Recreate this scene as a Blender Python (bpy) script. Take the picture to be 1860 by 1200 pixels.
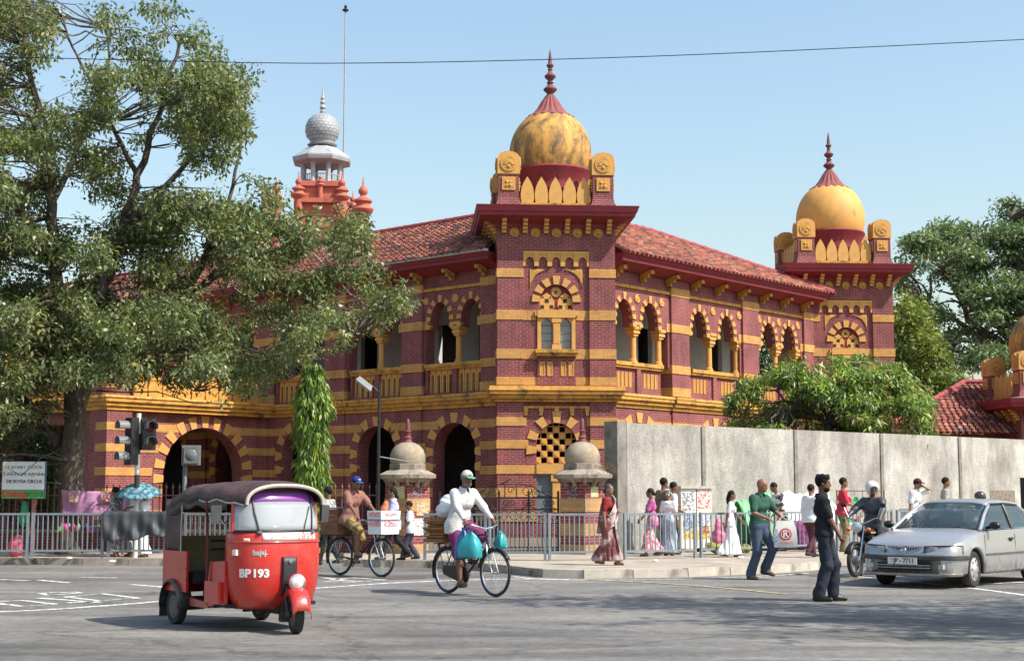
import bpy, math, random
import numpy as np
from mathutils import Vector, Matrix
random.seed(7)
RNG = np.random.default_rng(7)
for o in list(bpy.data.objects):
    bpy.data.objects.remove(o)
S = bpy.context.scene
COL = S.collection
R = math.radians
PI = math.pi

# ---------------------------------------------------------------- camera, sky, sun, exposure
CAM_H, FPX, HORIZON = 1.45, 2700.0, 902.0
PITCH = math.atan((HORIZON - 600) / FPX)
cam_d = bpy.data.cameras.new('camera')
cam_d.sensor_width = 36.0
cam_d.sensor_fit = 'HORIZONTAL'
cam_d.lens = 36.0 * FPX / 1860.0
cam_d.clip_end = 8000
cam = bpy.data.objects.new('camera', cam_d)
COL.objects.link(cam)
cam.location = (0, 0, CAM_H)
cam.rotation_euler = (PI / 2 + PITCH, 0, 0)
S.camera = cam

SUN = Vector((0.594, -0.281, 0.754)).normalized()
SUN_EL = math.asin(SUN.z)
SUN_AZ = math.atan2(SUN.x, SUN.y)
w = bpy.data.worlds.new('World')
S.world = w
w.use_nodes = True
nt = w.node_tree
sky = nt.nodes.new('ShaderNodeTexSky')
sky.sky_type = 'NISHITA'
sky.sun_disc = False
sky.sun_elevation = SUN_EL
sky.sun_rotation = SUN_AZ
sky.altitude = 0
sky.air_density = 1.55
sky.dust_density = 2.0
sky.ozone_density = 2.4
bg = nt.nodes['Background']
bg.inputs['Strength'].default_value = 0.15
nt.links.new(sky.outputs[0], bg.inputs['Color'])
sun_d = bpy.data.lights.new('sun', 'SUN')
sun_d.energy = 5.0
sun_d.angle = R(0.5)
sun_d.color = (1.0, 0.94, 0.84)
sun = bpy.data.objects.new('sun', sun_d)
COL.objects.link(sun)
sun.location = (30, -15, 40)
sun.rotation_euler = (-SUN).to_track_quat('-Z', 'Y').to_euler()
S.view_settings.view_transform = 'Standard'
S.view_settings.look = 'None'
S.view_settings.exposure = 0.45
S.view_settings.gamma = 1.0

_c, _s = math.cos(PITCH), math.sin(PITCH)
def ray(px, py):
    u = (px - 930) / FPX; v = (600 - py) / FPX
    return Vector((u, _c - v * _s, _s + v * _c))
def PY(px, py, Y):
    d = ray(px, py); return Vector((0, 0, CAM_H)) + d * (Y / d.y)
def PZ(px, py, z=0.0):
    d = ray(px, py); return Vector((0, 0, CAM_H)) + d * ((z - CAM_H) / d.z)
def XY(px, Y):
    return (px - 930) / FPX * Y * 1.006

# ---------------------------------------------------------------- objects
def tag(o, label=None, cat=None, group=None, kind=None):
    if label: o['label'] = label
    if cat: o['category'] = cat
    if group: o['group'] = group
    if kind: o['kind'] = kind
    return o
def link(name, data, parent=None, M=None):
    o = bpy.data.objects.new(name, data)
    COL.objects.link(o)
    if parent is not None: o.parent = parent
    if M is not None: o.matrix_basis = M
    return o
def empty(name, loc=(0, 0, 0), rz=0.0, label=None, cat=None, group=None, parent=None):
    o = bpy.data.objects.new(name, None)
    o.empty_display_size = 0.2
    COL.objects.link(o)
    o.location = loc
    o.rotation_euler = (0, 0, rz)
    if parent is not None: o.parent = parent
    tag(o, label, cat, group)
    return o
def copy_tree(o, parent=None):
    c = o.copy(); COL.objects.link(c)
    c.parent = parent
    for ch in [q for q in KIDS(o)]:
        copy_tree(ch, c)
    return c
def KIDS(o):
    return list(o.children)
def T(x=0, y=0, z=0): return Matrix.Translation((x, y, z))
def RX(a): return Matrix.Rotation(a, 4, 'X')
def RY(a): return Matrix.Rotation(a, 4, 'Y')
def RZ(a): return Matrix.Rotation(a, 4, 'Z')
def SC(x, y, z): return Matrix.Diagonal((x, y, z, 1))

class MB:
    def __init__(self, M=None):
        self.v = []; self.f = []; self.m = []; self.M = M or Matrix.Identity(4); self.mi = 0
    def pts(self, P):
        b = len(self.v); M = self.M
        self.v.extend([tuple(M @ Vector(p)) for p in P]); return b
    def face(self, idx, mi=None):
        self.f.append(tuple(idx)); self.m.append(self.mi if mi is None else mi)
    def poly(self, P, mi=None):
        b = self.pts(P); self.face(range(b, b + len(P)), mi)
    def box(self, x0, x1, y0, y1, z0, z1, mi=None):
        if x1 < x0: x0, x1 = x1, x0
        if y1 < y0: y0, y1 = y1, y0
        if z1 < z0: z0, z1 = z1, z0
        b = self.pts([(x0, y0, z0), (x1, y0, z0), (x1, y1, z0), (x0, y1, z0), (x0, y0, z1), (x1, y0, z1), (x1, y1, z1), (x0, y1, z1)])
        for q in ((0, 3, 2, 1), (4, 5, 6, 7), (0, 1, 5, 4), (1, 2, 6, 5), (2, 3, 7, 6), (3, 0, 4, 7)):
            self.face([b + i for i in q], mi)
        return self
    def frustum(self, a, b_, mi=None):   # a,b_: (x0,x1,y0,y1,z)
        (x0, x1, y0, y1, z0), (X0, X1, Y0, Y1, z1) = a, b_
        b = self.pts([(x0, y0, z0), (x1, y0, z0), (x1, y1, z0), (x0, y1, z0), (X0, Y0, z1), (X1, Y0, z1), (X1, Y1, z1), (X0, Y1, z1)])
        for q in ((0, 3, 2, 1), (4, 5, 6, 7), (0, 1, 5, 4), (1, 2, 6, 5), (2, 3, 7, 6), (3, 0, 4, 7)):
            self.face([b + i for i in q], mi)
        return self
    def rings(self, rings, close=True, cap0=True, cap1=True, mi=None):
        n = len(rings[0]); base = [self.pts(r) for r in rings]
        rng = n if close else n - 1
        for i in range(len(rings) - 1):
            for j in range(rng):
                k = (j + 1) % n
                self.face((base[i] + j, base[i] + k, base[i + 1] + k, base[i + 1] + j), mi)
        if close and cap0: self.face([base[0] + j for j in reversed(range(n))], mi)
        if close and cap1: self.face([base[-1] + j for j in range(n)], mi)
        return self
    def lathe(self, prof, seg=24, c=(0, 0, 0), flute=0, amp=0.0, a0=0.0, mi=None):
        rr = []
        for r, z in prof:
            ring = []
            for i in range(seg):
                a = a0 + 2 * PI * i / seg
                q = r * (1 + amp * math.cos(flute * a)) if flute else r
                ring.append((c[0] + q * math.cos(a), c[1] + q * math.sin(a), c[2] + z))
            rr.append(ring)
        return self.rings(rr, mi=mi)
    def tube(self, path, rad, seg=8, mi=None, closed=False, caps=True):
        P = [Vector(p) for p in path]; n = len(P)
        if not hasattr(rad, '__len__'): rad = [rad] * n
        rr = []; up = None
        for i in range(n):
            if closed: d = P[(i + 1) % n] - P[i - 1]
            elif i == 0: d = P[1] - P[0]
            elif i == n - 1: d = P[-1] - P[-2]
            else: d = (P[i + 1] - P[i]).normalized() + (P[i] - P[i - 1]).normalized()
            if d.length < 1e-9: d = Vector((0, 0, 1))
            d.normalize()
            if up is None: up = Vector((0, 0, 1)) if abs(d.z) < .9 else Vector((1, 0, 0))
            s = d.cross(up)
            if s.length < 1e-6: s = d.cross(Vector((0, 1, 0)))
            s.normalize(); up = s.cross(d).normalized()
            rr.append([P[i] + s * (rad[i] * math.cos(2 * PI * k / seg)) + up * (rad[i] * math.sin(2 * PI * k / seg)) for k in range(seg)])
        if closed: rr.append(rr[0])
        return self.rings(rr, cap0=caps and not closed, cap1=caps and not closed, mi=mi)
    def prism(self, poly, y0, y1, mi=None):   # polygon in x,z, counter-clockwise seen from -y; extruded along y
        n = len(poly)
        b = self.pts([(p[0], y0, p[1]) for p in poly] + [(p[0], y1, p[1]) for p in poly])
        self.face([b + i for i in range(n)], mi); self.face([b + n + i for i in reversed(range(n))], mi)
        for i in range(n):
            k = (i + 1) % n
            self.face((b + i, b + n + i, b + n + k, b + k), mi)
        return self
    def prismz(self, poly, z0, z1, mi=None):  # polygon in x,y ccw from above
        n = len(poly)
        b = self.pts([(p[0], p[1], z0) for p in poly] + [(p[0], p[1], z1) for p in poly])
        self.face([b + i for i in reversed(range(n))], mi); self.face([b + n + i for i in range(n)], mi)
        for i in range(n):
            k = (i + 1) % n
            self.face((b + i, b + k, b + n + k, b + n + i), mi)
        return self
    def ball(self, c, r, seg=10, rings=6, mi=None):
        if not hasattr(r, '__len__'): r = (r, r, r)
        rr = []
        for i in range(1, rings):
            a = PI * i / rings
            rr.append([(c[0] + r[0] * math.sin(a) * math.cos(2 * PI * k / seg), c[1] + r[1] * math.sin(a) * math.sin(2 * PI * k / seg), c[2] - r[2] * math.cos(a)) for k in range(seg)])
        return self.rings(rr, mi=mi)
    def torus(self, c, Rr, r, seg=32, rs=8, axis='Y', mi=None, sx=1.0):
        path = []
        for i in range(seg):
            a = 2 * PI * i / seg
            if axis == 'Y': p = (c[0] + Rr * math.cos(a), c[1], c[2] + Rr * math.sin(a))
            elif axis == 'Z': p = (c[0] + Rr * math.cos(a), c[1] + Rr * math.sin(a), c[2])
            else: p = (c[0], c[1] + Rr * math.cos(a), c[2] + Rr * math.sin(a))
            path.append(p)
        return self.tube(path, r, rs, closed=True, mi=mi)
    def mesh(self, name, mats, smooth=True, angle=38, uv=True):
        me = bpy.data.meshes.new(name)
        me.from_pydata(self.v, [], self.f)
        if not isinstance(mats, (list, tuple)): mats = [mats]
        for m in mats: me.materials.append(m)
        me.polygons.foreach_set('material_index', self.m)
        finish_mesh(me, smooth, angle, uv)
        return me
    def build(self, name, mats, parent=None, M=None, smooth=True, angle=38, uv=True):
        return link(name, self.mesh(name, mats, smooth, angle, uv), parent, M)

def finish_mesh(me, smooth=True, angle=38, uv=True):
    me.update()
    n = len(me.polygons)
    if n == 0: return me
    if uv:
        nor = np.empty(n * 3, np.float32); me.polygons.foreach_get('normal', nor); nor = nor.reshape(-1, 3)
        tot = np.empty(n, np.int32); me.polygons.foreach_get('loop_total', tot)
        lv = np.empty(len(me.loops), np.int32); me.loops.foreach_get('vertex_index', lv)
        co = np.empty(len(me.vertices) * 3, np.float32); me.vertices.foreach_get('co', co); co = co.reshape(-1, 3)
        ln = np.repeat(nor, tot, axis=0); p = co[lv]
        flat = np.abs(ln[:, 2]) > .75
        L = np.maximum(np.hypot(ln[:, 0], ln[:, 1]), 1e-6)
        tx, ty = -ln[:, 1] / L, ln[:, 0] / L
        u = np.where(flat, p[:, 0], p[:, 0] * tx + p[:, 1] * ty)
        v = np.where(flat, p[:, 1], p[:, 2])
        l = me.uv_layers.new(name='UVMap')
        l.data.foreach_set('uv', np.stack([u, v], 1).astype(np.float32).ravel())
    if smooth:
        me.polygons.foreach_set('use_smooth', np.ones(n, bool))
        me.set_sharp_from_angle(angle=R(angle))
    return me

def np_mesh(name, V, F, mats, mi=None, smooth=True, colors=None):
    """V (n,3), F (m,k) with k=3 or 4 -> mesh data"""
    V = np.asarray(V, np.float32); F = np.asarray(F, np.int32)
    me = bpy.data.meshes.new(name)
    me.vertices.add(len(V)); me.vertices.foreach_set('co', V.ravel())
    k = F.shape[1]
    me.loops.add(F.size); me.loops.foreach_set('vertex_index', F.ravel())
    me.polygons.add(len(F))
    me.polygons.foreach_set('loop_start', np.arange(0, F.size, k, dtype=np.int32))
    me.polygons.foreach_set('loop_total', np.full(len(F), k, np.int32))
    if not isinstance(mats, (list, tuple)): mats = [mats]
    for m in mats: me.materials.append(m)
    if mi is not None: me.polygons.foreach_set('material_index', np.asarray(mi, np.int32))
    if smooth: me.polygons.foreach_set('use_smooth', np.ones(len(F), bool))
    me.update(calc_edges=True)
    if colors is not None:
        a = me.attributes.new('tint', 'FLOAT_COLOR', 'POINT')
        a.data.foreach_set('color', np.asarray(colors, np.float32).ravel())
    return me

# ---------------------------------------------------------------- materials
def newmat(name):
    m = bpy.data.materials.new(name); m.use_nodes = True
    return m, m.node_tree.nodes, m.node_tree.links, m.node_tree.nodes['Principled BSDF']
def N(nodes, t, **kw):
    n = nodes.new(t)
    for k, v in kw.items():
        if k in n.inputs: n.inputs[k].default_value = v
        else: setattr(n, k, v)
    return n
def ramp(nodes, stops):
    r = nodes.new('ShaderNodeValToRGB')
    e = r.color_ramp.elements
    while len(e) < len(stops): e.new(0.5)
    for i, (p, c) in enumerate(stops):
        e[i].position = p; e[i].color = (c[0], c[1], c[2], 1) if hasattr(c, '__len__') else (c, c, c, 1)
    return r
def noise(nodes, links, coord, scale, detail=4, rough=.6, dist=0.0):
    n = nodes.new('ShaderNodeTexNoise')
    n.inputs['Scale'].default_value = scale; n.inputs['Detail'].default_value = detail
    n.inputs['Roughness'].default_value = rough; n.inputs['Distortion'].default_value = dist
    links.new(coord, n.inputs['Vector']); return n
def mix(nodes, links, fac, a, b, mode='MIX'):
    n = nodes.new('ShaderNodeMix'); n.data_type = 'RGBA'; n.blend_type = mode
    for s, val in ((0, fac), (6, a), (7, b)):
        if hasattr(val, 'is_linked') or hasattr(val, 'links'): links.new(val, n.inputs[s])
        elif hasattr(val, '__len__'): n.inputs[s].default_value = (val[0], val[1], val[2], 1)
        else: n.inputs[s].default_value = val
    return n.outputs[2]
def mat(name, col, rough=.75, var=.18, scale=4.0, stain=None, stain_at=(.5, .7), stain_scale=2.0, bump=0.0, bscale=30.0, metal=0.0, spec=.4, coat=0.0, stretch=None):
    m, n, l, b = newmat(name)
    tc = n.new('ShaderNodeTexCoord')
    co = tc.outputs['Object']
    if stretch:
        mp = n.new('ShaderNodeMapping'); mp.inputs['Scale'].default_value = stretch
        l.new(co, mp.inputs['Vector']); co = mp.outputs[0]
    nz = noise(n, l, co, scale, 5, .65)
    lo = [max(0, c * (1 - var)) for c in col]; hi = [min(1, c * (1 + var)) for c in col]
    rp = ramp(n, [(.3, lo), (.7, hi)])
    l.new(nz.outputs['Fac'], rp.inputs['Fac'])
    out = rp.outputs['Color']
    if stain is not None:
        n2 = noise(n, l, co, stain_scale, 8, .72, .4)
        r2 = ramp(n, [(stain_at[0], 0.0), (stain_at[1], 1.0)])
        l.new(n2.outputs['Fac'], r2.inputs['Fac'])
        out = mix(n, l, r2.outputs['Color'], out, stain)
    l.new(out, b.inputs['Base Color'])
    b.inputs['Roughness'].default_value = rough
    b.inputs['Metallic'].default_value = metal
    b.inputs['Specular IOR Level'].default_value = spec
    b.inputs['Coat Weight'].default_value = coat
    if bump:
        n3 = noise(n, l, co, bscale, 4, .7)
        bp = n.new('ShaderNodeBump'); bp.inputs['Strength'].default_value = bump; bp.inputs['Distance'].default_value = .02
        l.new(n3.outputs['Fac'], bp.inputs['Height']); l.new(bp.outputs[0], b.inputs['Normal'])
    return m
def brick(name, c1, c2, mortar, bw=.235, rh=.0725, ms=.0085, stain=None, stain_at=(.55, .8), mfade=.55):
    m, n, l, b = newmat(name)
    uv = n.new('ShaderNodeUVMap'); uv.uv_map = 'UVMap'
    tc = n.new('ShaderNodeTexCoord')
    bt = n.new('ShaderNodeTexBrick')
    l.new(uv.outputs[0], bt.inputs['Vector'])
    bt.inputs['Color1'].default_value = (*c1, 1); bt.inputs['Color2'].default_value = (*c2, 1)
    bt.inputs['Mortar'].default_value = (*mortar, 1)
    bt.inputs['Scale'].default_value = 1.0
    bt.inputs['Mortar Size'].default_value = ms; bt.inputs['Mortar Smooth'].default_value = .15
    bt.inputs['Brick Width'].default_value = bw; bt.inputs['Row Height'].default_value = rh
    bt.inputs['Bias'].default_value = 0.0
    nz = noise(n, l, tc.outputs['Object'], .9, 7, .7)
    rp = ramp(n, [(.3, (.72, .72, .74)), (.72, (1.2, 1.17, 1.15))])
    l.new(nz.outputs['Fac'], rp.inputs['Fac'])
    out = mix(n, l, 1.0, bt.outputs['Color'], rp.outputs['Color'], 'MULTIPLY')
    if stain is not None:
        mp = n.new('ShaderNodeMapping'); mp.inputs['Scale'].default_value = (1, 1, .35)
        l.new(tc.outputs['Object'], mp.inputs['Vector'])
        n2 = noise(n, l, mp.outputs[0], 1.6, 8, .75, .3)
        r2 = ramp(n, [(stain_at[0], 0.0), (stain_at[1], .75)])
        l.new(n2.outputs['Fac'], r2.inputs['Fac'])
        out = mix(n, l, r2.outputs['Color'], out, stain)
    n4 = noise(n, l, tc.outputs['Object'], .55, 9, .8, .5)
    r4 = ramp(n, [(.54, 0.0), (.70, .42)]); l.new(n4.outputs['Fac'], r4.inputs['Fac'])
    out = mix(n, l, r4.outputs['Color'], out, [min(.75, q * 1.25 + .06) for q in c2])
    l.new(out, b.inputs['Base Color'])
    b.inputs['Roughness'].default_value = .78
    b.inputs['Specular IOR Level'].default_value = .3
    bp = n.new('ShaderNodeBump'); bp.inputs['Strength'].default_value = .35; bp.inputs['Distance'].default_value = .01; bp.invert = True
    l.new(bt.outputs['Fac'], bp.inputs['Height']); l.new(bp.outputs[0], b.inputs['Normal'])
    return m
def glass(name, tint=(.75, .85, .85), alpha=.25, rough=.03):
    m, n, l, b = newmat(name)
    b.inputs['Base Color'].default_value = (*tint, 1); b.inputs['Roughness'].default_value = rough
    b.inputs['Alpha'].default_value = alpha
    b.inputs['Specular IOR Level'].default_value = .9
    return m

MAT = {}
MAT['brick'] = brick('red_painted_brick', (.188, .040, .040), (.240, .055, .053), (.39, .205, .20), stain=(.085, .034, .034), stain_at=(.47, .70))
MAT['ybrick'] = brick('yellow_painted_brick', (.55, .285, .085), (.62, .345, .11), (.35, .175, .06), ms=.006, stain=(.27, .14, .055), stain_at=(.5, .74))
MAT['yellow'] = mat('yellow_paint', (.585, .31, .085), .7, .12, 5, stain=(.22, .14, .06), stain_at=(.6, .82), stain_scale=3, bump=.15, bscale=25)
MAT['yledge'] = mat('weathered_yellow_ledge', (.56, .28, .055), .8, .2, 4, stain=(.075, .055, .04), stain_at=(.50, .68), stain_scale=2.6, bump=.25, bscale=20)
MAT['red'] = mat('red_paint', (.23, .028, .038), .65, .18, 4, stain=(.09, .03, .03), stain_at=(.55, .8), bump=.1)
MAT['redlight'] = mat('red_plaster', (.33, .065, .07), .75, .2, 4, stain=(.15, .05, .05), stain_at=(.55, .8), bump=.15)
MAT['finial'] = mat('maroon_finial', (.20, .045, .045), .75, .3, 6, stain=(.11, .085, .08), stain_at=(.45, .65), stain_scale=4, bump=.3)
MAT['skirt'] = mat('faded_maroon_skirt', (.25, .07, .065), .75, .25, 5, stain=(.13, .075, .07), stain_at=(.48, .68), stain_scale=3, bump=.25)
MAT['domeold'] = mat('weathered_gilt_dome', (.60, .31, .07), .75, .2, 3, stain=(.14, .095, .045), stain_at=(.42, .60), stain_scale=2.4, bump=.4, bscale=10, stretch=(1, 1, .42))
MAT['domenew'] = mat('yellow_dome_paint', (.62, .32, .085), .65, .1, 3, stain=(.16, .10, .04), stain_at=(.58, .72), stain_scale=3.4, bump=.2, bscale=14, stretch=(1, 1, .4))
MAT['plaster'] = mat('grey_white_plaster', (.56, .57, .55), .85, .12, 2, stain=(.25, .25, .23), stain_at=(.55, .8), bump=.1)
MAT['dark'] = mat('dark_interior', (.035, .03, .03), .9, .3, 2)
MAT['slabtop'] = mat('mossy_slab', (.16, .13, .11), .9, .4, 4, bump=.3)
MAT['glass'] = glass('window_glass', (.16, .19, .21), 1.0, .08)
MAT['shutter'] = mat('grey_shutter', (.16, .17, .18), .5, .2, 3)
MAT['iron'] = mat('black_iron', (.022, .022, .024), .5, .3, 8, metal=.3)
MAT['orange'] = mat('orange_plaster', (.44, .13, .085), .8, .2, 2, stain=(.22, .06, .04), stain_at=(.55, .8), stain_scale=1.5, bump=.2)
MAT['grey'] = mat('grey_lead', (.34, .35, .36), .6, .2, 2, stain=(.18, .19, .19), stain_at=(.55, .8), stain_scale=1.4)
# ---------------------------------------------------------------- road, pavement, kerbs, markings
def asphalt():
    m, n, l, b = newmat('asphalt')
    tc = n.new('ShaderNodeTexCoord'); co = tc.outputs['Object']
    a = noise(n, l, co, .35, 6, .7)
    mp = n.new('ShaderNodeMapping'); mp.inputs['Scale'].default_value = (.35, 1.4, 1); mp.inputs['Rotation'].default_value = (0, 0, R(8))
    l.new(co, mp.inputs['Vector'])
    st = noise(n, l, mp.outputs[0], .9, 7, .75, .6)
    g = noise(n, l, co, 90, 3, .8)
    r1 = ramp(n, [(.3, (.125, .120, .118)), (.7, (.215, .207, .198))]); l.new(a.outputs['Fac'], r1.inputs['Fac'])
    r2 = ramp(n, [(.50, 0.0), (.70, .75)]); l.new(st.outputs['Fac'], r2.inputs['Fac'])
    c = mix(n, l, r2.outputs['Color'], r1.outputs['Color'], (.335, .305, .26))
    md = noise(n, l, co, 7, 6, .8); r5 = ramp(n, [(.30, (.60, .60, .60)), (.70, (1.30, 1.30, 1.28))]); l.new(md.outputs['Fac'], r5.inputs['Fac']); c = mix(n, l, 1.0, c, r5.outputs['Color'], 'MULTIPLY')
    oil = noise(n, l, mp.outputs[0], .35, 5, .6, .8); r6 = ramp(n, [(.36, .62), (.52, 1.0)]); l.new(oil.outputs['Fac'], r6.inputs['Fac']); c = mix(n, l, 1.0, c, r6.outputs['Color'], 'MULTIPLY')
    r3 = ramp(n, [(.28, (.5, .5, .5)), (.72, (1.5, 1.5, 1.48))]); l.new(g.outputs['Fac'], r3.inputs['Fac'])
    c = mix(n, l, 1.0, c, r3.outputs['Color'], 'MULTIPLY')
    ck = n.new('ShaderNodeTexVoronoi'); ck.feature = 'DISTANCE_TO_EDGE'; ck.inputs['Scale'].default_value = .22
    wob = noise(n, l, co, 1.2, 5, .7)
    vm = n.new('ShaderNodeVectorMath'); vm.operation = 'MULTIPLY_ADD'
    l.new(wob.outputs['Color'], vm.inputs[0]); vm.inputs[1].default_value = (1.4, 1.4, 0); l.new(co, vm.inputs[2])
    l.new(vm.outputs[0], ck.inputs['Vector'])
    r4 = ramp(n, [(.0, .62), (.010, 1.0)]); l.new(ck.outputs['Distance'], r4.inputs['Fac'])
    c = mix(n, l, 1.0, c, r4.outputs['Color'], 'MULTIPLY')
    l.new(c, b.inputs['Base Color']); b.inputs['Roughness'].default_value = .85; b.inputs['Specular IOR Level'].default_value = .25
    bp = n.new('ShaderNodeBump'); bp.inputs['Strength'].default_value = .4; bp.inputs['Distance'].default_value = .01
    l.new(g.outputs['Fac'], bp.inputs['Height']); l.new(bp.outputs[0], b.inputs['Normal'])
    return m
MAT['asphalt'] = asphalt()
MAT['paving'] = mat('pavement_concrete', (.36, .31, .25), .9, .22, 1.5, stain=(.20, .165, .13), stain_at=(.5, .72), stain_scale=1.2, bump=.3, bscale=18)
MAT['kerb'] = mat('kerb_stone', (.27, .235, .195), .9, .3, 2.5, stain=(.10, .085, .07), stain_at=(.52, .72), stain_scale=2, bump=.3)
MAT['kerbw'] = mat('pale_kerb', (.42, .38, .32), .9, .2, 2.5, stain=(.2, .17, .14), stain_at=(.52, .72), stain_scale=2, bump=.3)
MAT['yard'] = mat('yard_earth', (.16, .12, .085), .95, .3, 1.0, bump=.4, bscale=12)
def paintmat(name, col):
    m, n, l, b = newmat(name)
    tc = n.new('ShaderNodeTexCoord')
    a = noise(n, l, tc.outputs['Object'], 9, 6, .8)
    r1 = ramp(n, [(.43, (.2, .195, .19)), (.53, col)]); l.new(a.outputs['Fac'], r1.inputs['Fac'])
    l.new(r1.outputs['Color'], b.inputs['Base Color']); b.inputs['Roughness'].default_value = .7
    return m
MAT['wpaint'] = paintmat('worn_white_road_paint', (.74, .73, .70))
MAT['ypaint'] = paintmat('worn_yellow_road_paint', (.60, .43, .14))

g = MB(); g.poly([(-4000, -60, 0), (4000, -60, 0), (4000, 6000, 0), (-4000, 6000, 0)])
tag(g.build('road', MAT['asphalt'], uv=False), kind='structure')

PAVE = .13
kerb_px = [(-260, 1022), (0, 1024), (150, 1026), (400, 1028), (640, 1029), (780, 1031), (860, 1035), (930, 1042), (985, 1048), (1060, 1050), (1150, 1049), (1250, 1047), (1400, 1041), (1470, 1036), (1515, 1028)]
K = [PZ(x, y, 0) for x, y in kerb_px]
e = K[-1]
K += [Vector((e.x + 1.2, e.y + 1.6, 0)), Vector((e.x + 4, e.y + 4.0, 0)), Vector((e.x + 40, e.y + 33, 0))]
KERB = [Vector((k.x, k.y, 0)) for k in K]
poly = [(k.x, k.y + .02) for k in KERB] + [(60, 120), (-60, 120)]
p = MB(); p.prismz([(a, b) for a, b in poly], -.05, PAVE)
tag(p.build('pavement', MAT['paving'], uv=False), kind='structure')
kerb = empty('kerb'); kerb['kind'] = 'structure'
def along(pts, step):
    out = []; carry = 0.0
    for a, b in zip(pts[:-1], pts[1:]):
        L = (b - a).length; n = max(1, round(L / step))
        for i in range(n): out.append((a.lerp(b, i / n), a.lerp(b, (i + 1) / n)))
    return out
rk = random.Random(3)
for i, (a, b) in enumerate(along(KERB[:17], 1.05)):
    d = (b - a); L = d.length; d.normalize()
    m_ = MB(); h = PAVE + .018 + rk.uniform(-.008, .008)
    m_.frustum((.008, L - .008, -.02, .16, -.06), (.012, L - .012, .005 + rk.uniform(0, .012), .16, h))
    pale = KERB[7].x < a.x < KERB[14].x
    m_.build('kerb_stone', MAT['kerbw' if pale else 'kerb'], kerb, T(a.x, a.y, 0) @ RZ(math.atan2(d.y, d.x)))
# yard behind the fence, higher footway beside the wall
yd = MB(); yd.prismz([(-60, 37.2), (-2.6, 36.2), (2.2, 36.2), (16, 47), (45, 70), (60, 118), (-60, 118)], -.05, PAVE + .03)
tag(yd.build('yard_ground', MAT['yard'], uv=False), kind='structure')

def mark(pxs, wid, mname, name='road_marking', z=.004, kind='structure'):
    """a painted stripe along ground points given as picture points, of real width"""
    P = [PZ(x, y, 0) for x, y in pxs]
    m_ = MB(); L = []; Rr = []
    for i, p in enumerate(P):
        d = (P[min(i + 1, len(P) - 1)] - P[max(i - 1, 0)]); d.z = 0; d.normalize(); n_ = Vector((-d.y, d.x, 0))
        L.append((p.x + n_.x * wid / 2, p.y + n_.y * wid / 2, z)); Rr.append((p.x - n_.x * wid / 2, p.y - n_.y * wid / 2, z))
    for i in range(len(P) - 1): m_.poly([L[i], Rr[i], Rr[i + 1], L[i + 1]][::-1])
    o = m_.build(name, MAT[mname], uv=False, smooth=False)
    if o.data.polygons[0].normal.z < 0: o.data.flip_normals()
    return tag(o, kind=kind)
def catm(pts, n=6):
    out = []
    for i in range(len(pts) - 1):
        p0 = pts[max(i - 1, 0)]; p1 = pts[i]; p2 = pts[i + 1]; p3 = pts[min(i + 2, len(pts) - 1)]
        for k in range(n):
            t = k / n
            out.append(tuple(.5 * ((2 * p1[q]) + (-p0[q] + p2[q]) * t + (2 * p0[q] - 5 * p1[q] + 4 * p2[q] - p3[q]) * t * t + (-p0[q] + 3 * p1[q] - 3 * p2[q] + p3[q]) * t ** 3) for q in range(len(p1))))
    out.append(tuple(pts[-1])); return out
mark(catm([(-60, 1113), (100, 1106), (290, 1092), (440, 1079), (600, 1066), (720, 1058), (850, 1053), (960, 1051), (1060, 1053)]), .16, 'wpaint', 'stop_line')
mark(catm([(930, 1046), (990, 1052), (1100, 1053), (1250, 1051), (1400, 1045), (1470, 1040)]), .10, 'wpaint', 'edge_line', z=.0045)
mark(catm([(1050, 1052), (1160, 1057), (1280, 1065), (1430, 1079)]), .11, 'ypaint', 'edge_line', z=.008)
mark(catm([(1440, 1041), (1560, 1050), (1660, 1058)]), .10, 'ypaint', 'edge_line', z=.008)
mark(catm([(1500, 1040), (1590, 1050), (1690, 1060), (1790, 1071), (1900, 1086)]), .13, 'wpaint', 'edge_line', z=.0045)
mark([(1740, 1063), (1900, 1056)], .13, 'wpaint', 'edge_line', z=.012)
for a in ([(-20, 1051), (52, 1054)], [(70, 1053), (126, 1058)], [(238, 1061), (300, 1066)], [(145, 1048), (212, 1049)]):
    mark(a, .13, 'wpaint', 'lane_dash')
for poly_ in ([(-30, 1092), (95, 1101), (110, 1104)], [(-30, 1104), (15, 1104)],):
    pass
# big hollow letters painted for drivers coming the other way
def hollow(px):
    mark(px + [px[0]], .13, 'wpaint', 'road_lettering', z=.006)
hollow([(-20, 1094), (35, 1090), (102, 1097), (40, 1101)])
mark([(70, 1086), (180, 1094)], .14, 'wpaint', 'road_lettering', z=.006)
mark([(120, 1095), (178, 1092)], .14, 'wpaint', 'road_lettering', z=.006)
hollow([(120, 1084), (185, 1078), (250, 1086), (180, 1091)])
hollow([(75, 1077), (140, 1075), (146, 1077), (85, 1081)])
hollow([(600, 1053), (640, 1049), (700, 1053), (660, 1056)])
mark([(588, 1056), (650, 1057)], .14, 'wpaint', 'road_lettering', z=.006)
mark([(588, 1049), (625, 1053)], .14, 'wpaint', 'road_lettering', z=.006)
# manhole cover
mh = MB(); c0 = PZ(725, 1049); mh.lathe([(.5, .002), (.5, .012), (.44, .014), (.42, .010), (.0, .010)], 24, (c0.x, c0.y, 0))
tag(mh.build('manhole_cover', mat('cast_iron_cover', (.10, .085, .075), .7, .3, 6, bump=.4, bscale=40)), 'round dark iron manhole cover set in the road beside the pavement', 'manhole')
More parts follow.
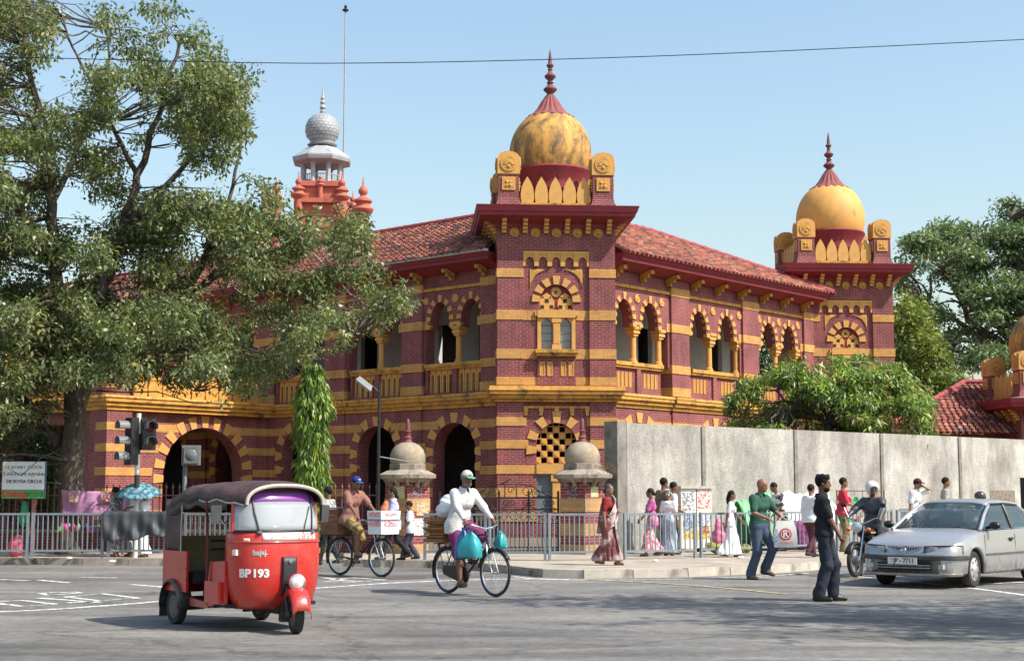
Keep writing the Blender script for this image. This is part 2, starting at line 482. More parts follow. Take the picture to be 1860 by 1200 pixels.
# ---------------------------------------------------------------- the eye hospital: towers, two wings at 45 degrees, roofs
O_ = PY(1011, 600, 48)
BLD = empty('hospital_building', (O_.x, O_.y, 0), R(4), 'long two storey red brick hospital with yellow bands, arched verandahs and onion domes', 'building')
k2 = math.sqrt(.5)
def zt(y): return PY(1011, y, 48).z
def zc(y): return PY(1003, y, 50).z
A = 1.93
BANDS = [(3.73, 4.01), (3.0, 3.28), (2.19, 2.47), (1.45, 1.75), (.68, .98)]
MAT_B = [MAT['brick'], MAT['yellow'], MAT['ybrick'], MAT['red'], MAT['plaster'], MAT['dark']]

def arch_pts(a, zs, h, n=16, p=2.0, q=.5):
    """left spring to right spring of an arch opening, |x/a|^p + profile"""
    out = []
    for i in range(n + 1):
        th = PI * (1 - i / n)
        x = math.cos(th); z = math.sin(th)
        z = abs(z) ** .92
        z = z * (1 - .10 * (1 - abs(x))) + .10 * (1 - abs(x)) ** 1.2 * 1.0
        out.append((a * x, zs + h * z))
    return out
def wall_open(mb, x0, x1, z0, z1, y0, y1, ops, mi=0, mir=None):
    """wall slab with arched openings; ops: (cx, a, zb, zs, h)"""
    if mir is None: mir = mi
    ops = sorted(ops); x = x0
    for cx, a, zb, zs, h in ops:
        if cx - a > x: mb.box(x, cx - a, y0, y1, z0, z1, mi)
        if zb > z0: mb.box(cx - a, cx + a, y0, y1, z0, zb, mi)
        P = arch_pts(a, zs, h)
        for (xa, za), (xb, zb2) in zip(P[:-1], P[1:]):
            xa += cx; xb += cx
            if xb - xa < 1e-5: continue
            b = mb.pts([(xa, y0, za), (xb, y0, zb2), (xb, y0, z1), (xa, y0, z1), (xa, y1, za), (xb, y1, zb2), (xb, y1, z1), (xa, y1, z1)])
            mb.face((b, b + 1, b + 2, b + 3), mi); mb.face((b + 5, b + 4, b + 7, b + 6), mi)
            mb.face((b + 4, b + 5, b + 1, b), mir); mb.face((b + 3, b + 2, b + 6, b + 7), mi)
        x = cx + a
    if x < x1: mb.box(x, x1, y0, y1, z0, z1, mi)
_vm = {}
def vous_mesh(w0, w1, L, dp, m):
    key = (w0, w1, L, dp, m)
    if key not in _vm:
        b = MB(); b.prism([(-w0 / 2, 0), (w0 / 2, 0), (w1 / 2, L), (-w1 / 2, L)], -dp, .12)
        _vm[key] = b.mesh('voussoir', MAT[m], uv=True, smooth=False)
    return _vm[key]
def voussoirs(parent, F, cx, a, zs, h, n, L, w0, w1, y=0.0, dp=.035, keyL=None, leg=0.0):
    """n yellow wedges set radially round an arch, one at the crown"""
    P = arch_pts(a, zs, h, 60)
    if leg: P = [(-a, zs - leg)] + P + [(a, zs - leg)]
    acc = [0]
    for p, q in zip(P[:-1], P[1:]): acc.append(acc[-1] + math.dist(p, q))
    tot = acc[-1]
    for i in range(n):
        s = tot * (i + .5) / n
        j = max(k for k in range(len(acc)) if acc[k] <= s + 1e-9); j = min(j, len(P) - 2)
        f = (s - acc[j]) / max(1e-6, acc[j + 1] - acc[j])
        px_ = P[j][0] + (P[j + 1][0] - P[j][0]) * f; pz_ = P[j][1] + (P[j + 1][1] - P[j][1]) * f
        # direction: between radial and normal
        jj0, jj1 = max(0, j - 2), min(len(P) - 1, j + 3)
        tx, tz = P[jj1][0] - P[jj0][0], P[jj1][1] - P[jj0][1]
        nx, nz = -tz, tx
        ang = math.atan2(nx, nz)
        mid = (i == n // 2)
        link('voussoir', vous_mesh(w0, w1, keyL if (mid and keyL) else L, dp, 'yellow'), parent, F @ T(cx + px_, y, pz_) @ RY(ang))

def rosette_mesh(r, m):
    key = ('ros', r, m)
    if key not in _vm:
        b = MB(RX(PI / 2)); b.lathe([(r, 0), (r, .03), (r * .8, .05), (r * .72, .03), (r * .35, .035), (r * .2, .06), (.0, .06)], 14)
        _vm[key] = b.mesh('rosette', MAT[m], uv=False)
    return _vm[key]

# ---- tower cap: cornice slab, brackets, corner blocks, merlons, drum, dome, fluted cap, finial
def tower_cap(parent, z0, dome_mat, C=A):
    F = T(0, C, 0)
    b = MB()
    b.frustum((-C - .06, C + .06, -C - .06, C + .06, z0 - .12), (-C - .10, C + .10, -C - .10, C + .10, z0 + .02))
    b.frustum((-C - .12, C + .12, -C - .12, C + .12, z0 + .02), (-C - .60, C + .60, -C - .60, C + .60, z0 + .20))
    b.frustum((-C - .60, C + .60, -C - .60, C + .60, z0 + .20), (-C - .62, C + .62, -C - .62, C + .62, z0 + .32))
    b.frustum((-C - .65, C + .65, -C - .65, C + .65, z0 + .32), (-C - .72, C + .72, -C - .72, C + .72, z0 + .52))
    b.frustum((-C - .71, C + .71, -C - .71, C + .71, z0 + .52), (-C + .02, C - .02, -C + .02, C - .02, z0 + .62), 1)
    b.build('cornice', [MAT['red'], MAT['slabtop']], parent, F, smooth=False)
    bm = MB()
    for i in range(4): bm.box(-.075, .075, -.12 - .09 * i, .02, -.42 + .11 * i, -.42 + .11 * (i + 1) - .015)
    bme = bm.mesh('bracket', MAT['yellow'], smooth=False)
    for side in range(4):
        Rm = F @ RZ(side * PI / 2)
        for i in range(6):
            x = -1.72 + 3.44 * i / 5
            link('bracket', bme, parent, Rm @ T(x, -C - .01, z0 + .12))
            if i < 5: link('rosette', rosette_mesh(.16, 'yledge'), parent, Rm @ T(x + .344, -C - .005, z0 - .27))
    zb = z0 + .56
    # corner blocks
    blk = MB()
    hw = .34
    blk.frustum((-hw - .10, hw + .10, -hw - .10, hw + .10, 0), (-hw - .06, hw + .06, -hw - .06, hw + .06, .14))
    blk.frustum((-hw - .05, hw + .05, -hw - .05, hw + .05, .14), (-hw, hw, -hw, hw, .34))
    blk.box(-hw, hw, -hw, hw, .34, 1.12)
    bmesh_ = blk.mesh('corner_block', MAT['brick'], smooth=False)
    tp = MB()
    prof = [(-hw - .03, 1.12), (hw + .03, 1.12), (hw + .03, 1.62)] + [((hw + .03) * math.cos(a), 1.62 + .26 * math.sin(a) ** .8) for a in [PI * i / 8 for i in range(1, 8)]] + [(-hw - .03, 1.62)]
    tp.prism(prof, -hw - .03, hw + .03)
    tmesh = tp.mesh('block_top', MAT['yellow'], smooth=False)
    pl = MB()
    out = [(.27 * math.cos(a) * (1.0 if math.sin(a) < 0 else 1 - .25 * math.sin(a) ** 3), .27 * math.sin(a) * (1.15 if math.sin(a) > 0 else .95)) for a in [2 * PI * i / 20 for i in range(20)]]
    pl.prism(out, -.03, .0)
    pl.prism([(x * .8, z * .8) for x, z in out], -.034, -.0301, 1)
    for i in range(7):
        a = PI * (.02 + .16 * i)
        pl.M = T(.11 * math.cos(a), -.035, .10 * math.sin(a) - .02) @ RY(-a + PI / 2)
        pl.ball((0, 0, 0), (.035, .025, .085), 6, 4)
    pl.M = Matrix.Identity(4)
    pl.ball((0, -.035, -.09), (.06, .03, .06), 8, 5)
    pmesh = pl.mesh('plaque', [MAT['yellow'], MAT['yledge']], smooth=False)
    sq = MB(); s_ = .22
    sq.box(-s_, s_, -.03, 0, -s_, s_); sq.box(-s_ * .75, s_ * .75, -.034, -.0301, -s_ * .75, s_ * .75, 1)
    for q in range(4):
        sq.M = RY(q * PI / 2 + PI / 4) @ T(0, -.04, .08); sq.ball((0, 0, 0), (.05, .03, .075), 6, 4)
    sq.M = Matrix.Identity(4)
    smesh = sq.mesh('plaque', [MAT['yellow'], MAT['yledge']], smooth=False)
    cc = C - hw - .03
    for sx, sy in ((-1, -1), (1, -1), (1, 1), (-1, 1)):
        Mk = F @ T(sx * cc, sy * cc, zb)
        link('corner_block', bmesh_, parent, Mk)
        link('block_top', tmesh, parent, Mk @ RZ(PI / 2 if sy > 0 and False else 0))
        for d in range(4):
            link('plaque', pmesh, parent, Mk @ RZ(d * PI / 2) @ T(0, -hw - (.032 if d % 2 == 0 else .033), 1.46))
            link('plaque', smesh, parent, Mk @ RZ(d * PI / 2) @ T(0, -hw - .002, .80))
    # merlons
    me = MB(); hm = .88
    prof = [(-.19, 0), (.19, 0), (.215, .12), (.22, .3), (.19, .5), (.12, .68), (0, hm), (-.12, .68), (-.19, .5), (-.22, .3), (-.215, .12)]
    me.prism(prof, -.06, .06)
    mm = me.mesh('merlon', MAT['yellow'], smooth=False)
    for side in range(4):
        Rm = F @ RZ(side * PI / 2)
        b = MB(); b.box(-1.18, 1.18, -C + .16, -C + .34, zb, zb + .2)
        b.build('merlon_base', MAT['yledge'], parent, Rm, smooth=False)
        for i in range(5): link('merlon', mm, parent, Rm @ T(-.93 + .465 * i, -C + .25, zb + .2))
    # drum and dome
    d = MB(); d.lathe([(1.12, zb - .05), (1.12, zb + .75), (1.2, zb + .85), (1.2, zb + 1.0), (1.20, zb + 1.18), (1.36, zb + 1.46), (1.40, zb + 1.56), (1.32, zb + 1.63), (1.0, zb + 1.64)], 48, flute=24, amp=.012)
    d.build('drum', MAT['red'], parent, F)
    zd = zb + 1.58
    prof = []
    for i in range(22):
        a = -.42 + (1.02 + .42) * i / 21
        prof.append((1.41 * math.cos(a) ** .93, zd + .60 + 1.56 * math.sin(a)))
    d = MB(); d.lathe(prof + [(.2, prof[-1][1] + .05)], 48)
    d.build('dome', dome_mat, parent, F)
    zk = prof[-1][1] - .02
    d = MB(); d.lathe([(.80, zk - .06), (.82, zk), (.74, zk + .05), (.58, zk + .15), (.43, zk + .34), (.30, zk + .58), (.17, zk + .77), (.10, zk + .86)], 64, flute=16, amp=.055)
    d.build('dome_cap', MAT['skirt'], parent, F)
    z = zk + .84
    d = MB(); d.lathe([(.10, z), (.12, z + .05), (.23, z + .17), (.24, z + .22), (.11, z + .36), (.08, z + .44), (.13, z + .48), (.08, z + .52), (.08, z + .58), (.19, z + .70), (.20, z + .76), (.09, z + .88), (.06, z + .98), (.09, z + 1.02), (.06, z + 1.07), (.12, z + 1.16), (.13, z + 1.20), (.07, z + 1.28), (.065, z + 1.42), (.03, z + 1.72), (.006, z + 1.86)], 16)
    d.build('finial', MAT['finial'], parent, F @ T(0, 0, z) @ SC(1, 1, .86) @ T(0, 0, -z))

# ---- corner tower
def make_tower(dome_mat, loc):
    b = MB()
    W = 1.08                                   # half width of the recessed middle panel
    ztop = 10.30
    op1 = (0.0, .54, 6.18, 7.72, .62); op0 = (0.0, .66, .95, 3.05, .78)
    wall_open(b, -W, W, .05, 5.0, .10, .5, [op0], 0, 0)
    wall_open(b, -W, W, 5.0, 9.45, .10, .5, [op1], 0, 0)
    b.box(-W, W, .0, .5, 9.45, ztop)
    for s in (-1, 1):
        x0, x1 = (W, A) if s > 0 else (-A, -W)
        b.box(x0, x1, 0, .5, .05, ztop)
    b.box(-A, -A + .4, .5, 2 * A, .05, ztop); b.box(A - .4, A, .5, 2 * A, .05, ztop); b.box(-A + .4, A - .4, 2 * A - .4, 2 * A, .05, ztop)
    b.box(-A + .4, A - .4, .5, 2 * A - .4, 4.7, 4.9); b.box(-A + .4, A - .4, .5, 2 * A - .4, ztop - .2, ztop)
    tw = b.build('tower', MAT['brick'], BLD, T(*loc), smooth=False)
    I = Matrix.Identity(4)
    # yellow brick bands
    def band(z0, z1, full=True, cut=0.0, yy=.10):
        e_ = .022
        def one(*bx):
            q = MB(); q.box(*bx); q.build('band', MAT['ybrick'], tw, I, smooth=False)
        for s in (-1, 1):
            xs = sorted((s * (W - .004), s * (A + e_)))
            one(xs[0], xs[1], -e_, .3, z0, z1)
            one(s * (A - .2), s * (A + e_), .3, 2 * A + e_, z0, z1)
            if full:
                xs = sorted((s * cut, s * (W - .004)))
                one(xs[0], xs[1], yy - e_, .3, z0, z1)
    for z0, z1 in BANDS[:1]: band(z0, z1, True, .98)
    band(*BANDS[1], True, .92); band(*BANDS[2], True, .665); band(*BANDS[3], True, .665); band(*BANDS[4], True, .665)
    band(5.04, 5.31, True, .62); band(5.9, 6.21, True, .62); band(7.16, 7.49, True, .66); band(8.55, 8.84, False)
    # string cornice between the storeys
    for nm, pr in (('string_cornice', [(.05, 4.50, 4.60), (.16, 4.60, 4.74), (.25, 4.74, 4.86)]),):
        q = MB()
        for o_, z0, z1 in pr: q.box(-A - o_, A + o_, -o_, 2 * A + o_, z0, z1)
        q.frustum((-A - .29, A + .29, -.29, 2 * A + .29, 4.86), (-A - .26, A + .26, -.26, 2 * A + .26, 5.0))
        q.build(nm, MAT['yledge'], tw, I, smooth=False)
    # arcaded frieze at the top of the panel
    q = MB()
    q.box(-W, W, .015, .10, 9.33, 9.43)
    for i in range(6):
        x = -W + .0 + 2 * W * i / 5
        q.box(max(-W, x - .075), min(W, x + .075), .012, .10, 8.93, 9.40)
        if i < 5:
            xc = x + W / 5; a_ = W / 5 - .075
            P = arch_pts(a_ * .98, 9.02, .22, 8)
            for (xa, za), (xb, zb_) in zip(P[:-1], P[1:]): q.prism([(xc + xa, za), (xc + xb, zb_), (xc + xb, 9.34), (xc + xa, 9.34)], .03, .10)
    q.build('arcade_frieze', MAT['yellow'], tw, I, smooth=False)
    # spandrel ornaments
    for s in (-1, 1):
        q = MB(); pts = [(0, 0), (.60, 0)] + [(.60 - .60 * math.sin(a) ** .9, -.60 + .60 * math.cos(a)) for a in [PI / 2 * i / 6 for i in range(1, 6)]] + [(0, -.62)]
        pts = [(x * s, z) for x, z in pts]
        if s > 0: pts = pts[::-1]
        sh = [(x * .82 + .05 * s, z * .82 - .045) for x, z in pts]
        q.prism(pts, -.03, .04); q.prism(sh, -.036, -.0305, 1)
        q.build('spandrel', [MAT['yellow'], MAT['yledge']], tw, T(-.86 * s, .10, 8.83), smooth=False)
    # upper arch and window
    voussoirs(tw, I, 0, .54, 7.72, .62, 7, .26, .17, .25, .10, .04, keyL=.28)
    q = MB(); wall_open(q, -.54, .54, 7.46, 8.40, .22, .34, [], 0)
    q.build('tympanum', MAT['red'], tw, I, smooth=False)
    link('rosette', rosette_mesh(.17, 'yellow'), tw, T(0, .22, 8.10))
    q = MB(); q.box(-.045, .045, .155, .2, -.045, .045); q.build('rosette_hole', MAT['dark'], tw, T(0, 0, 8.10), smooth=False)
    lp = MB(); shape = [(-.20, 0), (.20, 0), (.25, .14), (.24, .30), (.13, .47), (0, .56), (-.13, .47), (-.24, .30), (-.25, .14)]
    lp.prism(shape, -.03, .0)
    for (x, z, r_) in ((0, .29, .065), (-.15, .09, .06), (.15, .09, .06), (-.12, .40, .025), (.12, .40, .025)):
        lp.box(x - r_, x + r_, -.036, -.0305, z - r_, z + r_, 1)
    lpm = lp.mesh('pierced_panel', [MAT['yellow'], MAT['dark']], smooth=False)
    for s in (-1, 1): link('pierced_panel', lpm, tw, T(.30 * s, .215, 7.52))
    q = MB()
    q.box(-.62, .62, -.02, .25, 7.24, 7.49); q.box(-.70, -.60, .0, .2, 7.30, 7.46); q.box(.60, .70, .0, .2, 7.30, 7.46)
    for s in (-1, 1): q.box(s * .50, s * .62, .04, .25, 6.21, 7.24)
    q.box(-.12, .12, .0, .25, 6.21, 7.24); q.box(-.155, .155, -.02, .2, 7.08, 7.20); q.box(-.15, .15, -.02, .2, 6.21, 6.36); q.box(-.10, .10, -.012, .0, 6.40, 7.04)
    for s in (-1, 1):
        for (x, zz) in ((.14, 1), (.48, -1)):
            q.prism([(s * .12, 7.24), (s * .30, 7.24), (s * .12, 7.05)][::(1 if s < 0 else -1)], .05, .2) if zz > 0 else q.prism([(s * .50, 7.24), (s * .50, 7.05), (s * .34, 7.24)][::(1 if s < 0 else -1)], .05, .2)
    q.build('window_surround', MAT['yellow'], tw, I, smooth=False)
    q = MB(); q.box(-.66, .66, -.10, .12, 5.98, 6.08); q.box(-.70, .70, -.16, .12, 6.08, 6.20)
    q.build('window_sill', MAT['yledge'], tw, I, smooth=False)
    for s in (-1, 1):
        q = MB(); xs = sorted((s * .12, s * .50)); q.box(xs[0], xs[1], .2, .24, 6.21, 7.24)
        wd = q.build('window', MAT['glass'], tw, I, smooth=False)
        q = MB(); q.box(xs[0], xs[0] + .03, .17, .2, 6.21, 7.24); q.box(xs[1] - .03, xs[1], .17, .2, 6.21, 7.24)
        for zz in (6.50, 6.75, 7.0): q.box(xs[0], xs[1], .175, .2, zz - .012, zz + .012)
        q.build('window_frame', MAT['shutter'], wd, I, smooth=False)
    # slotted apron below the window
    q = MB(); q.box(-.62, .62, .03, .1, 5.05, 5.97); q.build('apron', MAT['brick'], tw, I, smooth=False)
    sl = MB(); sl.box(-.085, -.055, -.02, 0, 0, .46); sl.box(.055, .085, -.02, 0, 0, .46); sl.box(-.055, .055, -.02, 0, .43, .46); sl.box(-.055, .055, -.02, 0, 0, .03); sl.box(-.055, .055, -.004, 0, .03, .43, 1)
    slm = sl.mesh('slot', [MAT['yellow'], MAT['yledge']], smooth=False)
    for x in (-.47, -.22, .22, .47): link('slot', slm, tw, T(x, .03, 5.34))
    # dentils over the ground floor arch
    q = MB(); q.box(-W - .02, W + .02, .05, .12, 4.30, 4.37)
    q.build('dentil_course', MAT['yledge'], tw, I, smooth=False)
    dm = MB(); dm.box(-.07, .07, -.06, 0, .12, .30); dm.box(-.05, .05, -.05, 0, 0, .12)
    dme = dm.mesh('dentil', MAT['yellow'], smooth=False)
    for i in range(5): link('dentil', dme, tw, T(-1.0 + .5 * i, .10, 4.06))
    voussoirs(tw, I, 0, .66, 3.05, .78, 7, .32, .20, .30, .10, .04, keyL=.36, leg=.3)
    # pierced block screen in the ground floor arch
    blk = MB(); s_ = .098
    blk.box(-s_, s_, 0, .1, -s_, s_); blk.box(-s_ * .72, s_ * .72, -.012, 0, -s_ * .72, s_ * .72)
    blk.M = RY(PI / 4); blk.box(-.04, .04, -.025, -.012, -.04, .04)
    bkm = blk.mesh('screen_block', MAT['yellow'], smooth=False)
    for r_ in range(7):
        for c_ in range(7):
            x = (c_ - 3) * .2; z = 2.62 + r_ * .2
            top = 3.05 + .78 * max(0, 1 - (abs(x) / .66) ** 2) ** .46
            if abs(x) < .64 and z < top - .02 and (r_ + c_) % 2 == 0: link('screen_block', bkm, tw, T(x, .26, z))
    q = MB()
    for i in range(8): q.box(-.66, .66, .27, .34, 2.505 + .2 * i, 2.535 + .2 * i)
    for i in range(8): q.box(-.715 + .2 * i, -.685 + .2 * i, .28, .33, 2.5, 3.85)
    q.build('screen_grid', MAT['yledge'], tw, I, smooth=False)
    q = MB(); q.box(-.66, .66, .04, .25, 2.19, 2.50); q.box(-.14, .14, .06, .25, .95, 2.19); q.box(-.19, .19, .03, .25, 1.95, 2.15)
    q.build('window_surround', MAT['yellow'], tw, I, smooth=False)
    for s in (-1, 1):
        q = MB(); xs = sorted((s * .14, s * .66)); q.box(xs[0], xs[1], .2, .24, .95, 2.19)
        wd = q.build('window', MAT['glass'], tw, I, smooth=False)
        q = MB(); q.box(xs[0], xs[0] + .05, .15, .2, .95, 2.19); q.box(xs[1] - .05, xs[1], .15, .2, .95, 2.19); q.box(xs[0], xs[1], .155, .2, 2.12, 2.19); q.box(xs[0], xs[1], .155, .2, 1.5, 1.56)
        q.build('window_frame', MAT['shutter'], wd, I, smooth=False)
    tower_cap(tw, 10.30, dome_mat)
    return tw
TOWER = make_tower(MAT['domeold'], (0, 0, 0))
TW2 = copy_tree(TOWER, BLD)
TW2.location = (12.72, 10.35, -.13)
for ch in TW2.children:
    if ch.name.split('.')[0] == 'dome':
        ch.data = ch.data.copy(); ch.data.materials[0] = MAT['domenew']

# ---- wings
FR = T(1.93, 1.0, 0) @ RZ(PI / 4)       # right wing: x runs away from the corner tower
FL = T(-1.93, 1.0, 0) @ RZ(-PI / 4)     # left wing: x runs towards the corner tower (negative x = away)
col_m = MB()
col_m.lathe([(.16, 0), (.16, .06), (.13, .09), (.14, .13), (.105, .17), (.10, .95), (.13, .98), (.105, 1.01)], 14)
col_m.box(-.13, .13, -.13, .13, 1.01, 1.10); col_m.box(-.17, .17, -.17, .17, 1.10, 1.19); col_m.box(-.14, .14, -.16, .16, 1.19, 1.25); col_m.box(-.19, .19, -.20, .20, 1.25, 1.36); col_m.box(-.16, .16, -.18, .18, 1.36, 1.40)
COLM = col_m.mesh('colonnette', MAT['yellow'])
bal_m = MB()
P = arch_pts(.075, .48, .16, 8)
for (xa, za), (xb, zb_) in zip(P[:-1], P[1:]): bal_m.prism([(xa, za), (xb, zb_), (xb, .80), (xa, .80)], -.05, .05)
for s in (-1, 1):
    xs = sorted((s * .075, s * .125)); bal_m.box(xs[0], xs[1], -.05, .05, 0, .80)
    xs = sorted((s * .055, s * .075)); bal_m.box(xs[0], xs[1], -.04, .04, .38, .46)
BALM = bal_m.mesh('baluster', MAT['yellow'], smooth=False)
slot_m = MB(); slot_m.box(-.07, -.045, -.02, .0, 0, .5); slot_m.box(.045, .07, -.02, .0, 0, .5); slot_m.box(-.045, .045, -.02, .0, .475, .5); slot_m.box(-.045, .045, -.005, .0, 0, .475, 1)
SLOTM = slot_m.mesh('slot', [MAT['yellow'], MAT['yledge']], smooth=False)
ebr = MB(); ebr.box(-.09, .09, -.50, 0, .10, .22); ebr.box(-.07, .07, -.34, 0, -.02, .10); ebr.box(-.06, .06, -.18, 0, -.14, -.02)
EBRM = ebr.mesh('bracket', MAT['yledge'], smooth=False)

def wing(F, x0, x1, bays, piers, right):
    ea, eb = (-.28, x1) if right else (x0, .28)
    b = MB()
    gops = [(c, .97 if not right else .95, .12, 2.95, .98) for c, half in bays]
    wall_open(b, x0, x1, .05, 4.5, 0, .55, gops)
    b.box(x0, x1, .0, .55, 4.5, 4.85)
    uops = []
    for c, half in bays:
        for s in (-1, 1): uops.append((c + s * half, .46 if not right else .47, 5.90, 7.30, .78))
    wall_open(b, x0, x1, 7.20, 9.3, .03, .45, [(c, a, 7.20, zs, h) for c, a, zb, zs, h in uops])
    # brick piers, upper storey
    for c, w_ in piers:
        b.box(c - w_ / 2, c + w_ / 2, -.06, .5, 4.85, 9.0); b.box(c - w_ / 2, c + w_ / 2, -.06, -.001, .05, 4.5)
        b.box(c - w_ / 2 - .12, c + w_ / 2 + .12, .03, .45, 5.9, 7.2)
    ww = b.build('wing_wall', MAT['brick'], BLD, F, smooth=False)
    I = Matrix.Identity(4)
    def strip(nm, m, boxes):
        for bx in boxes:
            q = MB(); q.box(*bx); o = q.build(nm, MAT[m], ww, I, smooth=False)
        return o
    # bands broken by the ground floor arches
    for z0, z1 in BANDS:
        zm = (z0 + z1) / 2; xs = x0; bx = []
        for c, half in sorted(bays):
            a = .97; e_ = a + .02
            if zm > 2.95:
                t = min(1, (zm - 2.95) / .98); e_ = a * math.sqrt(max(0, 1 - t * t)) + .40 if t < .98 else .42
                e_ = max(e_, .30)
            elif zm > 2.2: e_ = a + .30
            bx.append((xs, c - e_, -.022, .1, z0, z1)); xs = c + e_
        bx.append((xs, x1, -.022, .1, z0, z1))
        bx = [q for q in bx if q[1] > q[0]]
        strip('band', 'ybrick', bx)
        strip('band', 'ybrick', [(c - w_ / 2 - .02, c + w_ / 2 + .02, -.084, -.023, z0, z1) for c, w_ in piers])
    for z0, z1 in ((4.93, 5.24), (5.72, 6.02), (7.16, 7.46), (8.45, 8.74)):
        for c, w_ in piers:
            strip('band', 'ybrick', [(c - w_ / 2 - .025, c + w_ / 2 + .025, -.085, .45, z0, z1)])
    for c, w_ in piers:
        for s in (-1, 1):
            e_ = c + s * w_ / 2
            xs = sorted((e_ + s * .026, e_ + s * .22)); strip('impost', 'ybrick', [(xs[0], xs[1], .0, .47, 7.16, 7.46)])
    xs_ = [x0] + [q for c, w_ in piers for q in (c - w_ / 2, c + w_ / 2)] + [x1]
    strip('frieze', 'yledge', [(x0, x1, -.02, .1, 8.48, 8.58)])
    # string cornice
    q = MB()
    for o_, z0, z1 in ((.05, 4.42, 4.55), (.14, 4.55, 4.68), (.22, 4.68, 4.80)): q.box(x0 if not right else -.9, x1 if right else .9, -o_, .2, z0, z1)
    q.frustum((x0 if not right else -.9, x1 if right else .9, -.25, .2, 4.80), (x0 if not right else -.9, x1 if right else .9, -.22, .2, 4.88)); q.build('string_cornice', MAT['yledge'], ww, I, smooth=False)
    for c, w_ in piers:
        q = MB()
        for o_, z0, z1 in ((.12, 4.42, 4.55), (.21, 4.55, 4.68), (.29, 4.68, 4.80), (.31, 4.80, 4.885)): q.box(c - w_ / 2 - .06, c + w_ / 2 + .06, -o_, .1, z0, z1)
        q.build('string_cornice', MAT['yledge'], ww, I, smooth=False)
    for c, half in bays:
        voussoirs(ww, I, c, .97, 2.95, .98, 9, .34, .22, .36, 0.0, .04, leg=.75)
        # verandah rail, balusters or slotted parapet
        L = half + .52
        strip('handrail', 'yledge', [(c - L - .1, c + L + .1, -.10, .34, 5.84, 5.96), (c - L - .1, c + L + .1, -.05, .28, 5.76, 5.84)])
        strip('rail_pier', 'brick', [(c - .11, c + .11, -.03, .26, 4.88, 5.76)])
        strip('rail_base', 'brick', [(c - L - .1, c + L + .1, .02, .24, 4.88, 4.97)])
        if right:
            strip('parapet', 'brick', [(c - L - .1, c - .11, .05, .22, 4.97, 5.76), (c + .11, c + L + .1, .05, .22, 4.97, 5.76)])
            for s in (-1, 1):
                for i in range(4): link('slot', SLOTM, ww, T(c + s * (half + .0) - .33 + .22 * i, .05, 5.12))
        else:
            strip('rail_pier', 'brick', [(c - L - .1, c - L + .0, -.02, .24, 4.97, 5.76), (c + L, c + L + .1, -.02, .24, 4.97, 5.76)])
            n = 4; span = L - .13
            for s in (-1, 1):
                for i in range(n): link('baluster', BALM, ww, T(c + s * (.12 + (i + .5) * span / n), .12, 4.965))
        # colonnettes and capitals
        link('colonnette', COLM, ww, T(c, .22, 5.955) @ SC(1.05, 1, .93))
        q = MB(); q.box(c - .20, c + .20, .0, .47, 7.26, 7.36); q.build('impost', MAT['yellow'], ww, I, smooth=False)
        if right:
            for s in (-1, 1): link('colonnette', COLM, ww, T(c + s * (2 * half), .22, 5.955) @ SC(1.05, 1, .93))
        for s in (-1, 1):
            voussoirs(ww, I, c + s * half, .46, 7.30, .78, 9, .19, .115, .18, .03, .035, keyL=.24, leg=.18)
        for x in ((c,) if not right else (c, c - 2 * half + .05, c + 2 * half - .05)):
            link('rosette', rosette_mesh(.15, 'yellow'), ww, T(x, .03, 8.16))
        if not right:
            for x in (c - 2 * half + .05, c + 2 * half - .05): link('rosette', rosette_mesh(.13, 'yellow'), ww, T(x, .03, 8.16))
    # eaves: soffit, fascia gutter, brackets
    q = MB()
    q.frustum((ea, eb, -.12, .3, 9.02), (ea, eb, -.62, .3, 9.22)); q.box(ea, eb, -.70, .3, 9.22, 9.34); q.frustum((ea, eb, -.74, .3, 9.34), (ea, eb, -.80, .3, 9.46))
    q.build('eaves', MAT['red'], ww, I, smooth=False)
    strip('gutter', 'plaster' if not right else 'redlight', [(ea, eb, -.86, -.68, 9.462, 9.54)])
    nb = round((x1 - x0) / 1.5)
    for i in range(nb): link('bracket', EBRM, ww, T(x0 + (i + .5) * (x1 - x0) / nb, -.0, 8.90))
    # verandah behind: floors, back wall with dark doorways
    strip('floor_slab', 'plaster', [(x0, x1, .55, 3.2, 4.55, 4.80), (x0, x1, .45, 3.2, 9.0, 9.1)])
    bw = MB(); xs = x0
    for c, half in sorted(bays):
        for dx in (-half * 1.0 + (.25 if right else -.1), half + (.3 if right else .25)):
            xa = max(c + dx - .45, xs + .01); xb = c + dx + .45
            bw.box(xs, xa, 2.6, 2.8, 4.8, 9.0); bw.box(xa, xb, 2.6, 2.8, 7.7, 9.0); xs = xb
    bw.box(xs, x1, 2.6, 2.8, 4.8, 9.0)
    bw.build('verandah_wall', MAT['plaster'], ww, I, smooth=False)
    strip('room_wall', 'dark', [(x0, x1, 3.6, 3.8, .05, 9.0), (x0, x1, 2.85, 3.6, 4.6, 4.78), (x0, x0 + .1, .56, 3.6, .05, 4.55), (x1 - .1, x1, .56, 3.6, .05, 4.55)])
    return ww
RW = wing(FR, -.6, 13.25, [(1.5, .74), (6.15, .90), (10.75, .74)], [(3.95, 1.08), (8.6, 1.10), (13.0, .9)], True)
LBAYS = [-1.85, -5.62, -9.75, -13.7, -17.7, -21.7, -25.7, -29.7]
LPIERS = [(-.2, .8)] + [(-3.84, .98), (-7.78, 1.05)] + [(-11.75 - 4 * i, 1.0) for i in range(6)]
LW = wing(FL, -33.0, .35, [(c, .72) for c in LBAYS], LPIERS, False)

